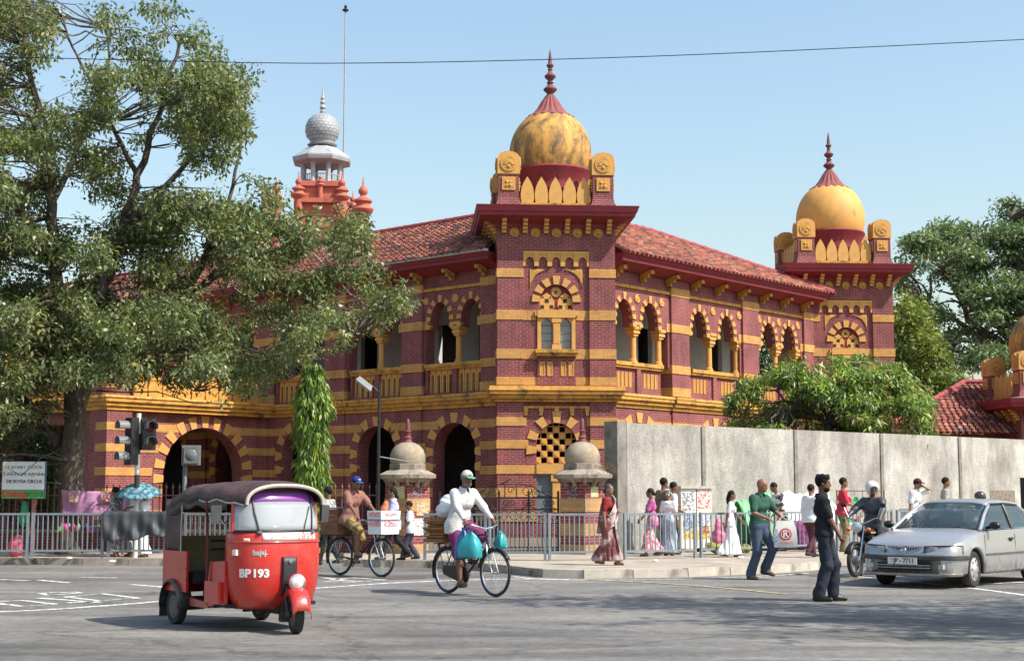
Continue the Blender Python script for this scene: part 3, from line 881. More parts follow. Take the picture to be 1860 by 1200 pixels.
# ---- tiled roofs
def tilemat():
    m, n, l, b = newmat('clay_roof_tile')
    tc = n.new('ShaderNodeTexCoord')
    at = n.new('ShaderNodeAttribute'); at.attribute_name = 'tint'
    a = noise(n, l, tc.outputs['Object'], .8, 7, .75)
    r1 = ramp(n, [(.35, (.62, .6, .6)), (.7, (1.15, 1.1, 1.08))]); l.new(a.outputs['Fac'], r1.inputs['Fac'])
    c = mix(n, l, 1.0, at.outputs['Color'], r1.outputs['Color'], 'MULTIPLY')
    a2 = noise(n, l, tc.outputs['Object'], 2.2, 6, .8)
    r2 = ramp(n, [(.50, 0.0), (.74, .7)]); l.new(a2.outputs['Fac'], r2.inputs['Fac'])
    c = mix(n, l, r2.outputs['Color'], c, (.07, .045, .04))
    l.new(c, b.inputs['Base Color']); b.inputs['Roughness'].default_value = .85
    return m
MAT['tile'] = tilemat()
def tiled(name, parent, M, e0, e1, r0, r1, row=.33, tw=.25, seed=1):
    """roof slope from the eave line e0-e1 up to r0-r1: overlapping rows of waved clay tiles, one tint per tile"""
    e0, e1, r0, r1 = [np.array(q, float) for q in (e0, e1, r0, r1)]
    rng = np.random.default_rng(seed)
    L = np.linalg.norm((r0 + r1) / 2 - (e0 + e1) / 2); nr = max(2, int(L / row))
    U = (e1 - e0); W = np.linalg.norm(U); U = U / W
    Vd = (r0 - e0) - U * np.dot(r0 - e0, U); Vd = Vd / np.linalg.norm(Vd); Nn = np.cross(U, Vd)
    if Nn[2] < 0: Nn = -Nn
    vs, fs, cs = [], [], []; base = 0
    prof = np.array([(0, .0), (.10, .04), (.24, .052), (.38, .03), (.5, .004), (.8, .0)])
    for i in range(nr):
        v0, v1 = i / nr, (i + 1) / nr
        a0 = e0 + (r0 - e0) * v0; b0 = e1 + (r1 - e1) * v0
        a1 = e0 + (r0 - e0) * v1; b1 = e1 + (r1 - e1) * v1
        n = max(1, int(np.linalg.norm(b0 - a0) / tw))
        off = rng.normal(0, .006, n)
        tint = rng.uniform(.72, 1.25, n)
        for j in range(n):
            cc = np.array([.33, .105, .068]) * tint[j]
            if rng.random() < .16: cc = np.array([.42, .19, .14])
            if rng.random() < .24: cc = np.array([.13, .062, .05])
            for q, (pu, pz) in enumerate(prof):
                u = (j + pu) / n
                lo = a0 + (b0 - a0) * u + Nn * (pz + .055 + off[j]) - Vd * .05; up = a1 + (b1 - a1) * u + Nn * (pz * .8 + .0 + off[j])
                un = lo - Nn * .05
                vs += [un, lo, up]; cs += [cc, cc, cc]
            for q in range(len(prof) - 1):
                b_ = base + q * 3
                fs += [(b_, b_ + 3, b_ + 4, b_ + 1), (b_ + 1, b_ + 4, b_ + 5, b_ + 2)]
            base += 3 * len(prof)
    me = np_mesh(name, np.array(vs), np.array(fs), MAT['tile'], smooth=False, colors=np.c_[np.array(cs), np.ones(len(cs))])
    return tag(link(name, me, parent, M), kind='stuff')
def ridge(name, parent, M, a, b, r=.11):
    a, b = Vector(a), Vector(b); n = max(2, int((b - a).length / .45))
    q = MB()
    for i in range(n):
        p0 = a.lerp(b, i / n); p1 = a.lerp(b, (i + 1.08) / n); q.tube([p0, p1], [r * 1.1, r * .92], 8)
    return q.build(name, MAT['redlight'], parent, M)
WD, ZE, ZR = 4.6, 9.50, 11.98
# boarded underside that carries the tiles; the right wing ends in a hip at the far tower
q = MB(); q.poly([(-.28, -.80, ZE - .04), (13.6, -.80, ZE - .04), (8.6, WD, ZR - .05), (2.6, WD, ZR - .05)]); q.poly([(13.6, -.80, ZE - .04), (13.6, 2 * WD + .8, ZE - .04), (8.6, WD, ZR - .05)]); q.poly([(13.6, 2 * WD + .8, ZE - .04), (2.6, 2 * WD + .8, ZE - .04), (2.6, WD, ZR - .05), (8.6, WD, ZR - .05)])
roofR = q.build('roof', MAT['redlight'], BLD, FR, smooth=False)
I4 = Matrix.Identity(4)
tiled('roof_tiles', roofR, I4, (-.28, -.86, ZE), (13.7, -.86, ZE), (2.6, WD, ZR), (8.6, WD, ZR), seed=2)
tiled('roof_tiles', roofR, I4, (13.7, -.86, ZE), (13.7, 2 * WD + .8, ZE), (8.6, WD, ZR), (8.6, WD, ZR), seed=3)
ridge('ridge_tiles', roofR, I4, (2.6, WD, ZR + .06), (8.6, WD, ZR + .06)); ridge('ridge_tiles', roofR, I4, (8.6, WD, ZR + .06), (13.6, -.8, ZE + .1))
q = MB(); q.poly([(-33.4, -.80, ZE - .04), (.28, -.80, ZE - .04), (-2.6, WD, ZR - .05), (-33.4, WD, ZR - .05)]); q.poly([(-2.6, 2 * WD + .8, ZE - .04), (-33.4, 2 * WD + .8, ZE - .04), (-33.4, WD, ZR - .05), (-2.6, WD, ZR - .05)])
roofL = q.build('roof', MAT['redlight'], BLD, FL, smooth=False)
tiled('roof_tiles', roofL, I4, (-33.4, -.86, ZE), (.28, -.86, ZE), (-33.4, WD, ZR), (-2.6, WD, ZR), seed=4)
ridge('ridge_tiles', roofL, I4, (-33.4, WD, ZR + .06), (-2.6, WD, ZR + .06))

q = MB(); c_ = FR @ Vector((2.6, WD, ZR - .05)); d_ = FL @ Vector((-2.6, WD, ZR - .05))
q.poly([tuple(c_), tuple(FR @ Vector((2.6, 2 * WD + .8, ZE - .04))), tuple(FL @ Vector((-2.6, 2 * WD + .8, ZE - .04))), tuple(d_)]); q.poly([tuple(d_), (0, 3.9, 9.6), tuple(c_)])
q.build('roof_valley', MAT['redlight'], BLD, smooth=False)
# ---------------------------------------------------------------- porch of the hospital, lantern tower
FP = FL @ T(-11.55, 0, 0) @ RZ(PI / 2)          # the porch side wall: x = towards the wing, y = into the porch
q = MB()
PL = 7.0
wall_open(q, -PL, 0, .05, 4.5, 0, .6, [(-2.95, 1.78, .1, 2.15, 1.80)]); q.box(-PL, 0, 0, .6, 4.5, 4.85)
wall_open(q, -PL, 0, .05, 4.85, 7.4, 8.0, [(-2.95, 1.78, .1, 2.15, 1.80)])
q.box(-PL, -PL + .6, .6, 1.6, .05, 4.85); q.box(-PL, -PL + .6, 6.4, 7.4, .05, 4.85); q.box(-PL, -PL + .6, 1.6, 6.4, 4.0, 4.85)
q.box(-PL + .6, 0, .6, 7.4, 4.4, 4.6)
q.box(-PL - .25, -PL + .75, -.25, .75, .05, 4.85)
POR = q.build('porch', MAT['brick'], BLD, FP, smooth=False)
voussoirs(POR, I4, -2.95, 1.78, 2.15, 1.80, 13, .42, .24, .34, 0, .04, leg=.3)
for z0, z1 in BANDS:
    zm = (z0 + z1) / 2
    e_ = 1.80 if zm < 2.15 else (1.78 * math.sqrt(max(0, 1 - ((zm - 2.15) / 1.85) ** 2)) + .48)
    for bx in ((-PL - .27, -PL + .77, -.272, .4, z0, z1), (-PL + .78, -2.95 - e_, -.022, .2, z0, z1), (-2.95 + e_, -.0, -.022, .2, z0, z1)):
        if bx[1] > bx[0]:
            b = MB(); b.box(*bx); b.build('band', MAT['ybrick'], POR, smooth=False)
b = MB()
for o_, z0, z1 in ((.30, 4.42, 4.56), (.38, 4.56, 4.70), (.46, 4.70, 4.84)): b.box(-PL - o_, 0, -o_, 8.0 + o_, z0, z1)
b.frustum((-PL - .5, 0, -.5, 8.5, 4.84), (-PL - .45, 0, -.45, 8.45, 4.93)); b.build('string_cornice', MAT['yledge'], POR, smooth=False)
mer = MB(); mer.prism([(-.26, 0), (.26, 0), (.29, .18), (.29, .4), (.24, .62), (.14, .82), (0, 1.02), (-.14, .82), (-.24, .62), (-.29, .4), (-.29, .18)], -.07, .07)
merm = mer.mesh('merlon', MAT['yledge'], smooth=False)
for i in range(9): link('merlon', merm, POR, T(-PL + 1.2 + .62 * i, .0, 4.93))
for i in range(10): link('merlon', merm, POR, T(-PL, 1.0 + .62 * i, 4.93) @ RZ(PI / 2))
# porch roof of tiles
b = MB(); b.poly([(-PL + .5, .6, 5.1), (0, .6, 5.1), (0, 4, 6.9), (-PL + 2.2, 4, 6.9)]); b.poly([(-PL + .5, 7.4, 5.1), (-PL + .5, .6, 5.1), (-PL + 2.2, 4, 6.9)]); b.poly([(0, 7.4, 5.1), (-PL + .5, 7.4, 5.1), (-PL + 2.2, 4, 6.9), (0, 4, 6.9)])
pr = b.build('porch_roof', MAT['redlight'], POR, smooth=False)
# corner turrets of the porch: banded octagon, tiled cone or little dome
for (x, y, big) in ((-PL + .25, .25, True), (-PL + .25, 7.6, False)):
    b = MB(); b.lathe([(.62, 4.90), (.62, 5.75), (.72, 5.80), (.74, 5.95)], 8, a0=PI / 8); tb = b.build('turret', MAT['brick'], POR, T(x, y, 0), smooth=False)
    b = MB(); b.lathe([(.645, 5.18), (.645, 5.42)], 8, a0=PI / 8); b.build('turret_band', MAT['ybrick'], POR, T(x, y, 0), smooth=False)
    if big:
        b = MB(); b.lathe([(1.02, 5.95), (.98, 6.02), (.55, 6.42), (.06, 6.95)], 8, a0=PI / 8); b.build('turret_roof', MAT['redlight'], POR, T(x, y, 0), smooth=False)
    else:
        b = MB(); b.lathe([(.5, 5.95), (.6, 6.2), (.58, 6.5), (.35, 6.85), (.1, 7.0), (.16, 7.1), (.05, 7.25), (.02, 7.6)], 16); b.build('turret_dome', MAT['domenew'], POR, T(x, y, 0))
link('bay_window', MB().box(-.45, .45, -.4, 0, 5.0, 6.4).mesh('bay_window', MAT['brick']), POR, T(-1.2, 0, 0)) if False else None

# lantern tower behind the roofs
YL = 76.0
lb = PY(583, 420, YL)
LT = empty('lantern_tower', (lb.x, lb.y, 0), R(4), 'orange tower with spired pinnacles and a grey domed lantern behind the tiled roof', 'tower')
def zl(y): return PY(583, y, YL).z
b = MB(); b.box(-1.05, 1.05, -1.05, 1.05, 0, zl(338)); b.box(-1.3, 1.3, -1.3, 1.3, zl(376), zl(368)); b.box(-1.2, 1.2, -1.2, 1.2, zl(346), zl(337))
b.build('shaft', MAT['orange'], LT, smooth=False)
pn = MB(); pn.lathe([(.36, -1.8), (.36, -.2), (.52, -.05), (.60, .12), (.56, .22), (.40, .30), (.38, .46), (.52, .56), (.50, .66), (.22, .82), (.14, .92), (.26, 1.06), (.27, 1.22), (.16, 1.38), (.10, 1.44), (.06, 1.52), (.02, 1.95)], 14)
pnm = pn.mesh('pinnacle', MAT['orange'])
ztop = zl(322)
for (x, y, s_) in ((-1.1, -1.1, .66), (1.1, -1.1, .7), (-1.15, 1.15, .62), (1.15, 1.15, .62), (0, -1.15, .36), (-.5, 1.15, .45)):
    link('pinnacle', pnm, LT, T(x, y, ztop - 1.9 * s_) @ SC(s_, s_, s_))
b = MB()
for i in range(8):
    a = 2 * PI * (i + .5) / 8; b.M = T(1.02 * math.cos(a), 1.02 * math.sin(a), 0)
    b = b
    pm = MB(); pm.lathe([(.16, zl(338)), (.13, zl(334)), (.12, zl(306)), (.17, zl(301))], 8)
    pm.build('column', MAT['grey'], LT, T(1.02 * math.cos(a), 1.02 * math.sin(a), 0))
    a2 = 2 * PI * (i + 1.5) / 8
    p0 = Vector((1.06 * math.cos(a), 1.06 * math.sin(a), 0)); p1 = Vector((1.06 * math.cos(a2), 1.06 * math.sin(a2), 0))
    rl = MB()
    for zz in (zl(322), zl(333)): rl.tube([p0 + Vector((0, 0, zz)), p1 + Vector((0, 0, zz))], .03, 5)
    for t in range(1, 6):
        pp = p0.lerp(p1, t / 6); rl.tube([pp + Vector((0, 0, zl(333))), pp + Vector((0, 0, zl(322)))], .022, 5)
    rl.build('balustrade', MAT['grey'], LT)
b = MB(); b.lathe([(1.05, zl(303)), (1.56, zl(298)), (1.60, zl(293)), (1.60, zl(290)), (1.25, zl(281)), (.75, zl(270)), (.62, zl(268))], 8, a0=PI / 8)
b.build('lantern_roof', MAT['grey'], LT, smooth=False)
# fish-scale dome
def scales():
    m, n, l, bs = newmat('grey_scale_dome')
    uv = n.new('ShaderNodeTexCoord')
    bt = n.new('ShaderNodeTexBrick'); bt.inputs['Scale'].default_value = 1; bt.inputs['Brick Width'].default_value = .26; bt.inputs['Row Height'].default_value = .17; bt.inputs['Mortar Size'].default_value = .022
    bt.inputs['Color1'].default_value = (.36, .38, .39, 1); bt.inputs['Color2'].default_value = (.29, .31, .32, 1); bt.inputs['Mortar'].default_value = (.17, .18, .19, 1)
    u2 = n.new('ShaderNodeUVMap'); u2.uv_map = 'UVMap'; l.new(u2.outputs[0], bt.inputs['Vector'])
    l.new(bt.outputs['Color'], bs.inputs['Base Color']); bs.inputs['Roughness'].default_value = .6
    return m
b = MB()
zd0, zd1 = zl(262), zl(207); hd = zd1 - zd0
prof = [(.70, zd0 - .12), (.78, zd0 - .06), (.62, zd0), (.64, zd0 + .10 * hd), (.82, zd0 + .22 * hd), (.90, zd0 + .40 * hd), (.88, zd0 + .58 * hd), (.75, zd0 + .78 * hd), (.52, zd0 + .92 * hd), (.2, zd0 + hd), (.08, zd0 + 1.01 * hd)]
b.lathe(prof, 28); dm = b.build('dome', scales(), LT)
# wrap the scale rows round the dome
uvd = dm.data.uv_layers[0].data
for pol in dm.data.polygons:
    c = pol.center; ac = math.atan2(c.y, c.x)
    for li in pol.loop_indices:
        v = dm.data.vertices[dm.data.loops[li].vertex_index].co
        a = math.atan2(v.y, v.x) if math.hypot(v.x, v.y) > .01 else ac
        if a - ac > PI: a -= 2 * PI
        if a - ac < -PI: a += 2 * PI
        uvd[li].uv = (a * .9, v.z)
z = zl(205)
b = MB(); b.lathe([(.13, z - .05), (.16, z + .05), (.10, z + .14), (.17, z + .28), (.10, z + .42), (.15, z + .55), (.09, z + .66), (.12, z + .78), (.06, z + .9), (.02, z + 1.35)], 10); b.build('finial', MAT['grey'], LT)
# separate orange pinnacle turrets on the roof behind
for (px, py, Y, s_) in ((660, 322, 73, .9), (641, 347, 79, .6), (502, 322, 74, .75), (483, 330, 75, .45)):
    p = PY(px, py, Y)
    b = MB(); b.lathe([(.34 * s_, -p.z + 9.3), (.36 * s_, -1.95 * s_ - .2), (.50 * s_, -1.9 * s_)], 14)
    rt = empty('roof_pinnacle', (p.x, p.y, 9.3), 0, {660: 'tallest orange pinnacle standing alone between lantern tower and tiled roof ridge', 641: 'short orange pinnacle right behind the lantern tower', 502: 'orange pinnacle rising from the tree beside the lantern tower', 483: 'thin small orange spire farthest from the flagpole'}[px], 'pinnacle', 'orange roof pinnacles')
    b.build('shaft', MAT['orange'], rt, T(0, 0, p.z - 9.3)); link('cap', pnm, rt, T(0, 0, p.z - 9.3 - 1.95 * s_) @ SC(s_, s_, s_))
# flagpole
fp0 = PY(624.0, 300, 78); fz = PY(626, 22, 78).z
fpe = empty('flagpole', (fp0.x, fp0.y, 0), 0, 'tall thin grey flagpole rising beside the grey domed lantern', 'flagpole')
b = MB(); b.tube([(0, 0, 0), (0, 0, fz * .6), (0, 0, fz)], [.065, .05, .035], 8); b.build('pole', MAT['grey'], fpe)
b = MB(); b.lathe([(.05, fz), (.17, fz + .06), (.17, fz + .12), (.05, fz + .2), (.09, fz + .28), (.02, fz + .4)], 10); b.build('finial', MAT['iron'], fpe)

# ---------------------------------------------------------------- boundary: concrete wall, gate pillars, gate, fences, railings
def concrete():
    m, n, l, b = newmat('pebbled_concrete')
    tc = n.new('ShaderNodeTexCoord'); co = tc.outputs['Object']
    a = noise(n, l, co, 22, 4, .85)
    mp = n.new('ShaderNodeMapping'); mp.inputs['Scale'].default_value = (1, 1, .32); l.new(co, mp.inputs['Vector'])
    st = noise(n, l, mp.outputs[0], 1.1, 9, .8, .3)
    big = noise(n, l, co, .6, 6, .7)
    r1 = ramp(n, [(.32, (.27, .25, .225)), (.45, (.50, .48, .445)), (.66, (.68, .665, .63))]); l.new(a.outputs['Fac'], r1.inputs['Fac'])
    r2 = ramp(n, [(.38, (.54, .525, .505)), (.62, (.98, .98, .965))]); l.new(st.outputs['Fac'], r2.inputs['Fac'])
    c = mix(n, l, 1.0, r1.outputs['Color'], r2.outputs['Color'], 'MULTIPLY')
    r3 = ramp(n, [(.38, (.66, .65, .63)), (.64, (1.04, 1.04, 1.03))]); l.new(big.outputs['Fac'], r3.inputs['Fac'])
    c = mix(n, l, 1.0, c, r3.outputs['Color'], 'MULTIPLY')
    l.new(c, b.inputs['Base Color']); b.inputs['Roughness'].default_value = .92
    bp = n.new('ShaderNodeBump'); bp.inputs['Strength'].default_value = .7; bp.inputs['Distance'].default_value = .02; l.new(a.outputs['Fac'], bp.inputs['Height']); l.new(bp.outputs[0], b.inputs['Normal'])
    return m
MAT['concrete'] = concrete()
MAT['concgrey'] = mat('dark_concrete_joint', (.22, .205, .18), .9, .3, 3, stain=(.10, .09, .08), stain_at=(.5, .7), bump=.3)
W0 = PY(1120, 900, 35.5); Wdir = math.atan2(10.6, 13.2)
CW = empty('compound_wall', (W0.x, W0.y, PAVE), Wdir, 'tall pale pebbled concrete wall with dark vertical joints behind the pavement', 'wall')
rw = random.Random(5)
Hw = 3.08
joints = [.32, 2.95, 6.45, 10.1, 13.8, 17.5, 21.2, 25, 29]
b = MB(); b.box(0, .30, -.04, .42, 0, Hw + .04); b.build('end_post', MAT['concgrey'], CW, smooth=False)
for a_, c_ in zip(joints[:-1], joints[1:]):
    b = MB(); h = Hw + rw.uniform(-.015, .015); b.frustum((a_ + .03, c_ - .03, 0, .18, 0), (a_ + .03, c_ - .03, .0, .18, h)); b.build('wall_panel', MAT['concrete'], CW, smooth=False)
    b = MB(); b.box(c_ - .06, c_ + .06, -.035, .30, 0, Hw + .0); b.build('wall_post', MAT['concgrey'], CW, smooth=False)
b = MB(); b.box(15.3, 16.6, -.012, .0, 1.08, 1.52); b.build('plaster_patch', mat('brown_plaster', (.20, .165, .13), .95, .5, 14, bump=.5), CW, smooth=False)

# gate pillars
def pillar_poster(par, rz, x, z, w_, h_, m_, off=.372):
    b = MB(); b.box(x - w_ / 2, x + w_ / 2, -off - .006, -off, z - h_ / 2, z + h_ / 2); b.build('poster', m_, par, RZ(rz), smooth=False)
def postermat(name, bgc, ink, sc=30, at=(.52, .56)):
    m, n, l, b = newmat(name)
    tc = n.new('ShaderNodeTexCoord'); mp = n.new('ShaderNodeMapping'); mp.inputs['Scale'].default_value = (1, 1, 2.2); l.new(tc.outputs['Object'], mp.inputs['Vector'])
    a = noise(n, l, mp.outputs[0], sc, 2, .5); r1 = ramp(n, [(at[0], bgc), (at[1], ink)]); l.new(a.outputs['Fac'], r1.inputs['Fac'])
    l.new(r1.outputs['Color'], b.inputs['Base Color']); b.inputs['Roughness'].default_value = .8; return m
MAT['stone'] = mat('weathered_stone', (.30, .255, .205), .9, .3, 4, stain=(.10, .08, .065), stain_at=(.48, .66), stain_scale=2.5, bump=.35)
PM1 = postermat('yellow_poster', (.60, .56, .28), (.30, .30, .16)); PM2 = postermat('white_poster', (.66, .65, .6), (.12, .1, .12)); PM3 = postermat('tan_poster', (.52, .40, .24), (.36, .22, .14), 12); PM4 = postermat('dark_poster', (.11, .035, .05), (.42, .38, .38), 22, (.56, .6))
MAT['fadedy'] = brick('faded_tan_brick', (.46, .27, .11), (.54, .34, .16), (.34, .21, .10), ms=.006, stain=(.22, .15, .10), stain_at=(.45, .68))
PILL = []
for (px, Y, lab) in ((740, 35.5, 'domed brick gate pillar plastered with posters beside the thin street lamp'), (1058, 35.2, 'domed brick gate pillar standing against the end of the concrete wall')):
    p = PY(px, 900, Y)
    pe = empty('gate_pillar', (p.x, p.y, PAVE), R(4), lab, 'gate pillar', 'gate pillars'); PILL.append(pe)
    b = MB(RZ(PI / 4)); s_ = .37; b.box(-s_, s_, -s_, s_, 0, 1.66); b.build('shaft', MAT['brick'], pe, smooth=False)
    for z0, z1 in ((0, .22), (.42, .70), (.98, 1.28)):
        b = MB(RZ(PI / 4)); b.box(-s_ - .012, s_ + .012, -s_ - .012, s_ + .012, z0, z1); b.build('band', MAT['fadedy'], pe, smooth=False)
    for i in range(12):
        a = 2 * PI * i / 12; b = MB(RZ(a)); b.frustum((.40, .47, -.035, .035, 1.56), (.44, .60, -.04, .04, 1.74)); b.build('corbel', MAT['stone'], pe, smooth=False)
    b = MB(); b.lathe([(.46, 1.66), (.62, 1.74), (.72, 1.76), (.73, 1.84), (.56, 1.92), (.46, 1.96)], 8, a0=PI / 8); b.build('cap', MAT['stone'], pe, smooth=False)
    b = MB(); b.lathe([(.46, 1.955), (.46, 2.09), (.44, 2.10)], 8, a0=PI / 8); b.build('dome_base', MAT['stone'], pe, smooth=False)
    b = MB(); b.lathe([(.40, 2.10), (.425, 2.2), (.415, 2.32), (.37, 2.44), (.28, 2.54), (.16, 2.60), (.05, 2.62)], 28); b.build('dome', mat('lichen_dome', (.30, .255, .19), .9, .3, 4, stain=(.42, .25, .07), stain_at=(.56, .68), stain_scale=2.2, bump=.35), pe)
    b = MB(); b.lathe([(.12, 2.59), (.085, 2.68), (.10, 2.72), (.065, 2.76), (.065, 2.84), (.085, 2.87), (.055, 2.9), (.05, 3.05), (.035, 3.14), (.01, 3.18)], 12); b.build('finial', MAT['finial'], pe)
pe = PILL[0]
pillar_poster(pe, PI / 4, -.05, 1.44, .34, .24, PM4); pillar_poster(pe, -PI / 4, .1, 1.42, .36, .30, PM1); pillar_poster(pe, PI / 4, .12, 1.05, .4, .34, PM3, .384); pillar_poster(pe, PI / 4, .05, .62, .42, .40, PM2, .384); pillar_poster(pe, -PI / 4, -.1, 1.08, .3, .3, PM2, .384); pillar_poster(pe, -PI / 4, .15, .78, .3, .36, PM3, .384)
pe = PILL[1]
pillar_poster(pe, PI / 4, -.02, 1.44, .28, .24, PM1); pillar_poster(pe, -PI / 4, .0, 1.40, .3, .3, PM4)
# broken creeper roots on the cap by the wall
b = MB(); rr = random.Random(11)
p = PILL[1].location
for i in range(46):
    a = Vector((rr.uniform(-.16, .2), rr.uniform(-.15, .15), rr.uniform(0, .16))); d = Vector((rr.uniform(-1, 1), rr.uniform(-1, 1), rr.uniform(-.5, 1))).normalized() * rr.uniform(.08, .22)
    b.tube([a, a + d * .5 + Vector((0, 0, .03)), a + d], [.009, .007, .003], 4)
tag(b.build('dead_creeper', mat('dry_twigs', (.12, .075, .05), .9, .4, 20), None, T(p.x + .58, p.y - .12, PAVE + 1.86)), 'tangle of dry brown creeper twigs on the pillar cap by the wall', 'creeper')

# wrought iron gate between the pillars
g0, g1 = PILL[0].location, PILL[1].location
gx0, gx1, gy = g0.x + .75, g1.x - .55, 35.9
GATE = empty('iron_gate', ((gx0 + gx1) / 2, gy, PAVE), 0, 'black wrought iron gate with scrollwork between the two domed pillars', 'gate')
hw = (gx1 - gx0) / 2
b = MB()
for z in (.12, .70, 1.02, 1.30): b.tube([(-hw, 0, z), (hw, 0, z)], .018, 6)
for x in (-hw, -hw * .5, 0, hw * .5, hw): b.box(x - .025, x + .025, -.025, .025, 0, 1.46)
b.build('frame', MAT['iron'], GATE)
bm = MB(); bm.tube([(0, 0, .1), (0, 0, .70)], .010, 6); bm.lathe([(.010, .38), (.024, .41), (.010, .44)], 6); bme = bm.mesh('bar', MAT['iron'])
nb = 26
for i in range(nb): link('bar', bme, GATE, T(-hw + 2 * hw * (i + .5) / nb, 0, 0))
def spiral(mb, c, r, turns, a0, sgn, th=.011):
    pts = []
    for i in range(int(18 * turns) + 1):
        t = i / 18; rr_ = r * (1 - .72 * t / turns); a = a0 + sgn * 2 * PI * t
        pts.append((c[0] + rr_ * math.cos(a), c[1], c[2] + rr_ * math.sin(a)))
    mb.tube(pts, th, 5)
sm = MB(); spiral(sm, (-.11, 0, .86), .13, 1.6, 0, 1); spiral(sm, (.11, 0, .86), .13, 1.6, PI, -1); sm.tube([(-.2, 0, 1.02), (0, 0, 1.12), (.2, 0, 1.02)], .010, 5); spiral(sm, (-.07, 0, 1.17), .08, 1.3, 0, 1); spiral(sm, (.07, 0, 1.17), .08, 1.3, PI, -1)
sme = sm.mesh('scroll', MAT['iron'])
for i in range(6): link('scroll', sme, GATE, T(-hw + 2 * hw * (i + .5) / 6, 0, 0))
cm = MB()
for s in (-1, 1):
    spiral(cm, (s * .62, 0, 1.40), .12, 1.4, PI / 2, s); spiral(cm, (s * .38, 0, 1.47), .14, 1.5, PI / 2, -s); cm.tube([(s * 1.0, 0, 1.31), (s * .75, 0, 1.42), (s * .5, 0, 1.58), (s * .22, 0, 1.62)], .013, 5)
    cm.tube([(s * .14, 0, 1.30), (s * .14, 0, 1.62)], .014, 5)
cm.tube([(-.26, 0, 1.62), (-.1, 0, 1.68), (0, 0, 1.76), (.1, 0, 1.68), (.26, 0, 1.62), (-.26, 0, 1.62)], .014, 5); spiral(cm, (0, 0, 1.48), .09, 1.2, 0, 1)
cm.build('crest', MAT['iron'], GATE, T(.28, 0, 0))
# low brick wall with pinkish spiked fence
MAT['pinkiron'] = mat('faded_red_iron', (.24, .10, .10), .6, .25, 6)
segs = [(690, 36.0, 590, 36.2), (588, 36.2, 480, 36.4), (478, 36.4, 370, 36.6), (368, 36.6, 260, 36.8), (258, 36.8, 130, 37.0), (128, 37.0, 0, 37.1), (-2, 37.1, -130, 37.2)]
spk = MB(); spk.tube([(0, 0, .48), (0, 0, 1.58), (0, 0, 1.66)], [.013, .013, .003], 6); spk.lathe([(.012, 1.52), (.03, 1.56), (.012, 1.60)], 6); spkm = spk.mesh('spike', MAT['pinkiron'])
for i, (xa, Ya, xb, Yb) in enumerate(segs):
    a, b_ = PY(xb, 900, Yb), PY(xa, 900, Ya); d = b_ - a; d.z = 0; L = d.length
    fe = empty('spiked_fence', (a.x, a.y, PAVE), math.atan2(d.y, d.x), ['pink spiked iron fence on a low brick wall beside the poster pillar', 'pink spiked iron fence on low wall behind the weeping mast tree', 'spiked iron fence before the dark porch arch', 'spiked iron fence behind the flowered umbrella', 'spiked iron fence behind the purple stall cloth', 'spiked iron fence behind the white street sign', 'spiked iron fence beyond the white street sign, at the tree'][i], 'fence', 'spiked fences along the yard')
    m_ = MB(); m_.box(0, L, -.12, .12, 0, .46); m_.build('low_wall', MAT['brick'], fe, smooth=False)
    m_ = MB(); m_.box(-.0, L, -.15, .15, .46, .53); m_.build('coping', MAT['stone'], fe, smooth=False)
    for z in (.68, 1.36):
        m_ = MB(); m_.box(0, L, -.02, .02, z - .012, z + .012); m_.build('rail', MAT['pinkiron'], fe, smooth=False)
    n = int(L / .155)
    for j in range(n): link('spike', spkm, fe, T((j + .5) * L / n, 0, 0))

# pedestrian guard railings
MAT['rail'] = mat('grey_painted_steel', (.20, .235, .265), .55, .18, 5, stain=(.11, .10, .10), stain_at=(.62, .8), stain_scale=4, metal=.2)
barm = MB(); barm.box(-.011, .011, -.011, .011, .19, .93); BARM = barm.mesh('bar', MAT['rail'], smooth=False)
def railing(xa, Ya, xb, Yb, label, nb=13, bend=0.0):
    a, b_ = PY(xa, 950, Ya), PY(xb, 950, Yb); d = b_ - a; d.z = 0; L = d.length
    r_ = empty('guard_railing', (a.x, a.y, PAVE), math.atan2(d.y, d.x), label, 'railing', 'guard railings along the kerb')
    for x in (0, L):
        m_ = MB(); m_.box(x - .028, x + .028, -.028, .028, 0, .985); m_.build('post', MAT['rail'], r_, smooth=False)
    for z in (.955, .175):
        m_ = MB(); m_.box(.028, L - .028, -.02, .02, z - .022, z + .022); m_.build('rail', MAT['rail'], r_, smooth=False)
    for j in range(nb): link('bar', BARM, r_, T((j + 1) * L / (nb + 1), 0, 0))
    return r_
railing(-78, 32.1, 51, 32.2, 'grey guard railing below the white street sign')
railing(60, 32.2, 187, 32.3, 'grey guard railing in front of the purple stall cloth')
TARPR = railing(198, 32.3, 326, 32.3, 'grey guard railing with a dark tarpaulin thrown over it')
railing(337, 32.3, 462, 32.3, 'grey guard railing half hidden behind the red three wheeler')
railing(772, 31.6, 882, 31.4, 'grey guard railing behind the stack of brown cardboard')
railing(890, 31.4, 990, 31.3, 'grey guard railing in front of the iron gate')
railing(998, 31.3, 1124, 31.6, 'grey guard railing in front of the pillar by the wall')
railing(1135, 31.8, 1262, 32.6, 'grey guard railing in front of the poster covered cabinet')
railing(1273, 32.9, 1398, 34.6, 'grey guard railing behind the woman in white')
railing(1408, 34.9, 1508, 36.6, 'grey guard railing behind the man carrying the white shopping bag')
railing(1520, 36.9, 1620, 38.8, 'grey guard railing behind the motorcycle, below the hanging pans')
railing(1630, 39.1, 1730, 41.2, 'grey guard railing behind the bonnet of the silver car')
railing(1740, 41.5, 1850, 44.0, 'grey guard railing behind the roof of the silver car')
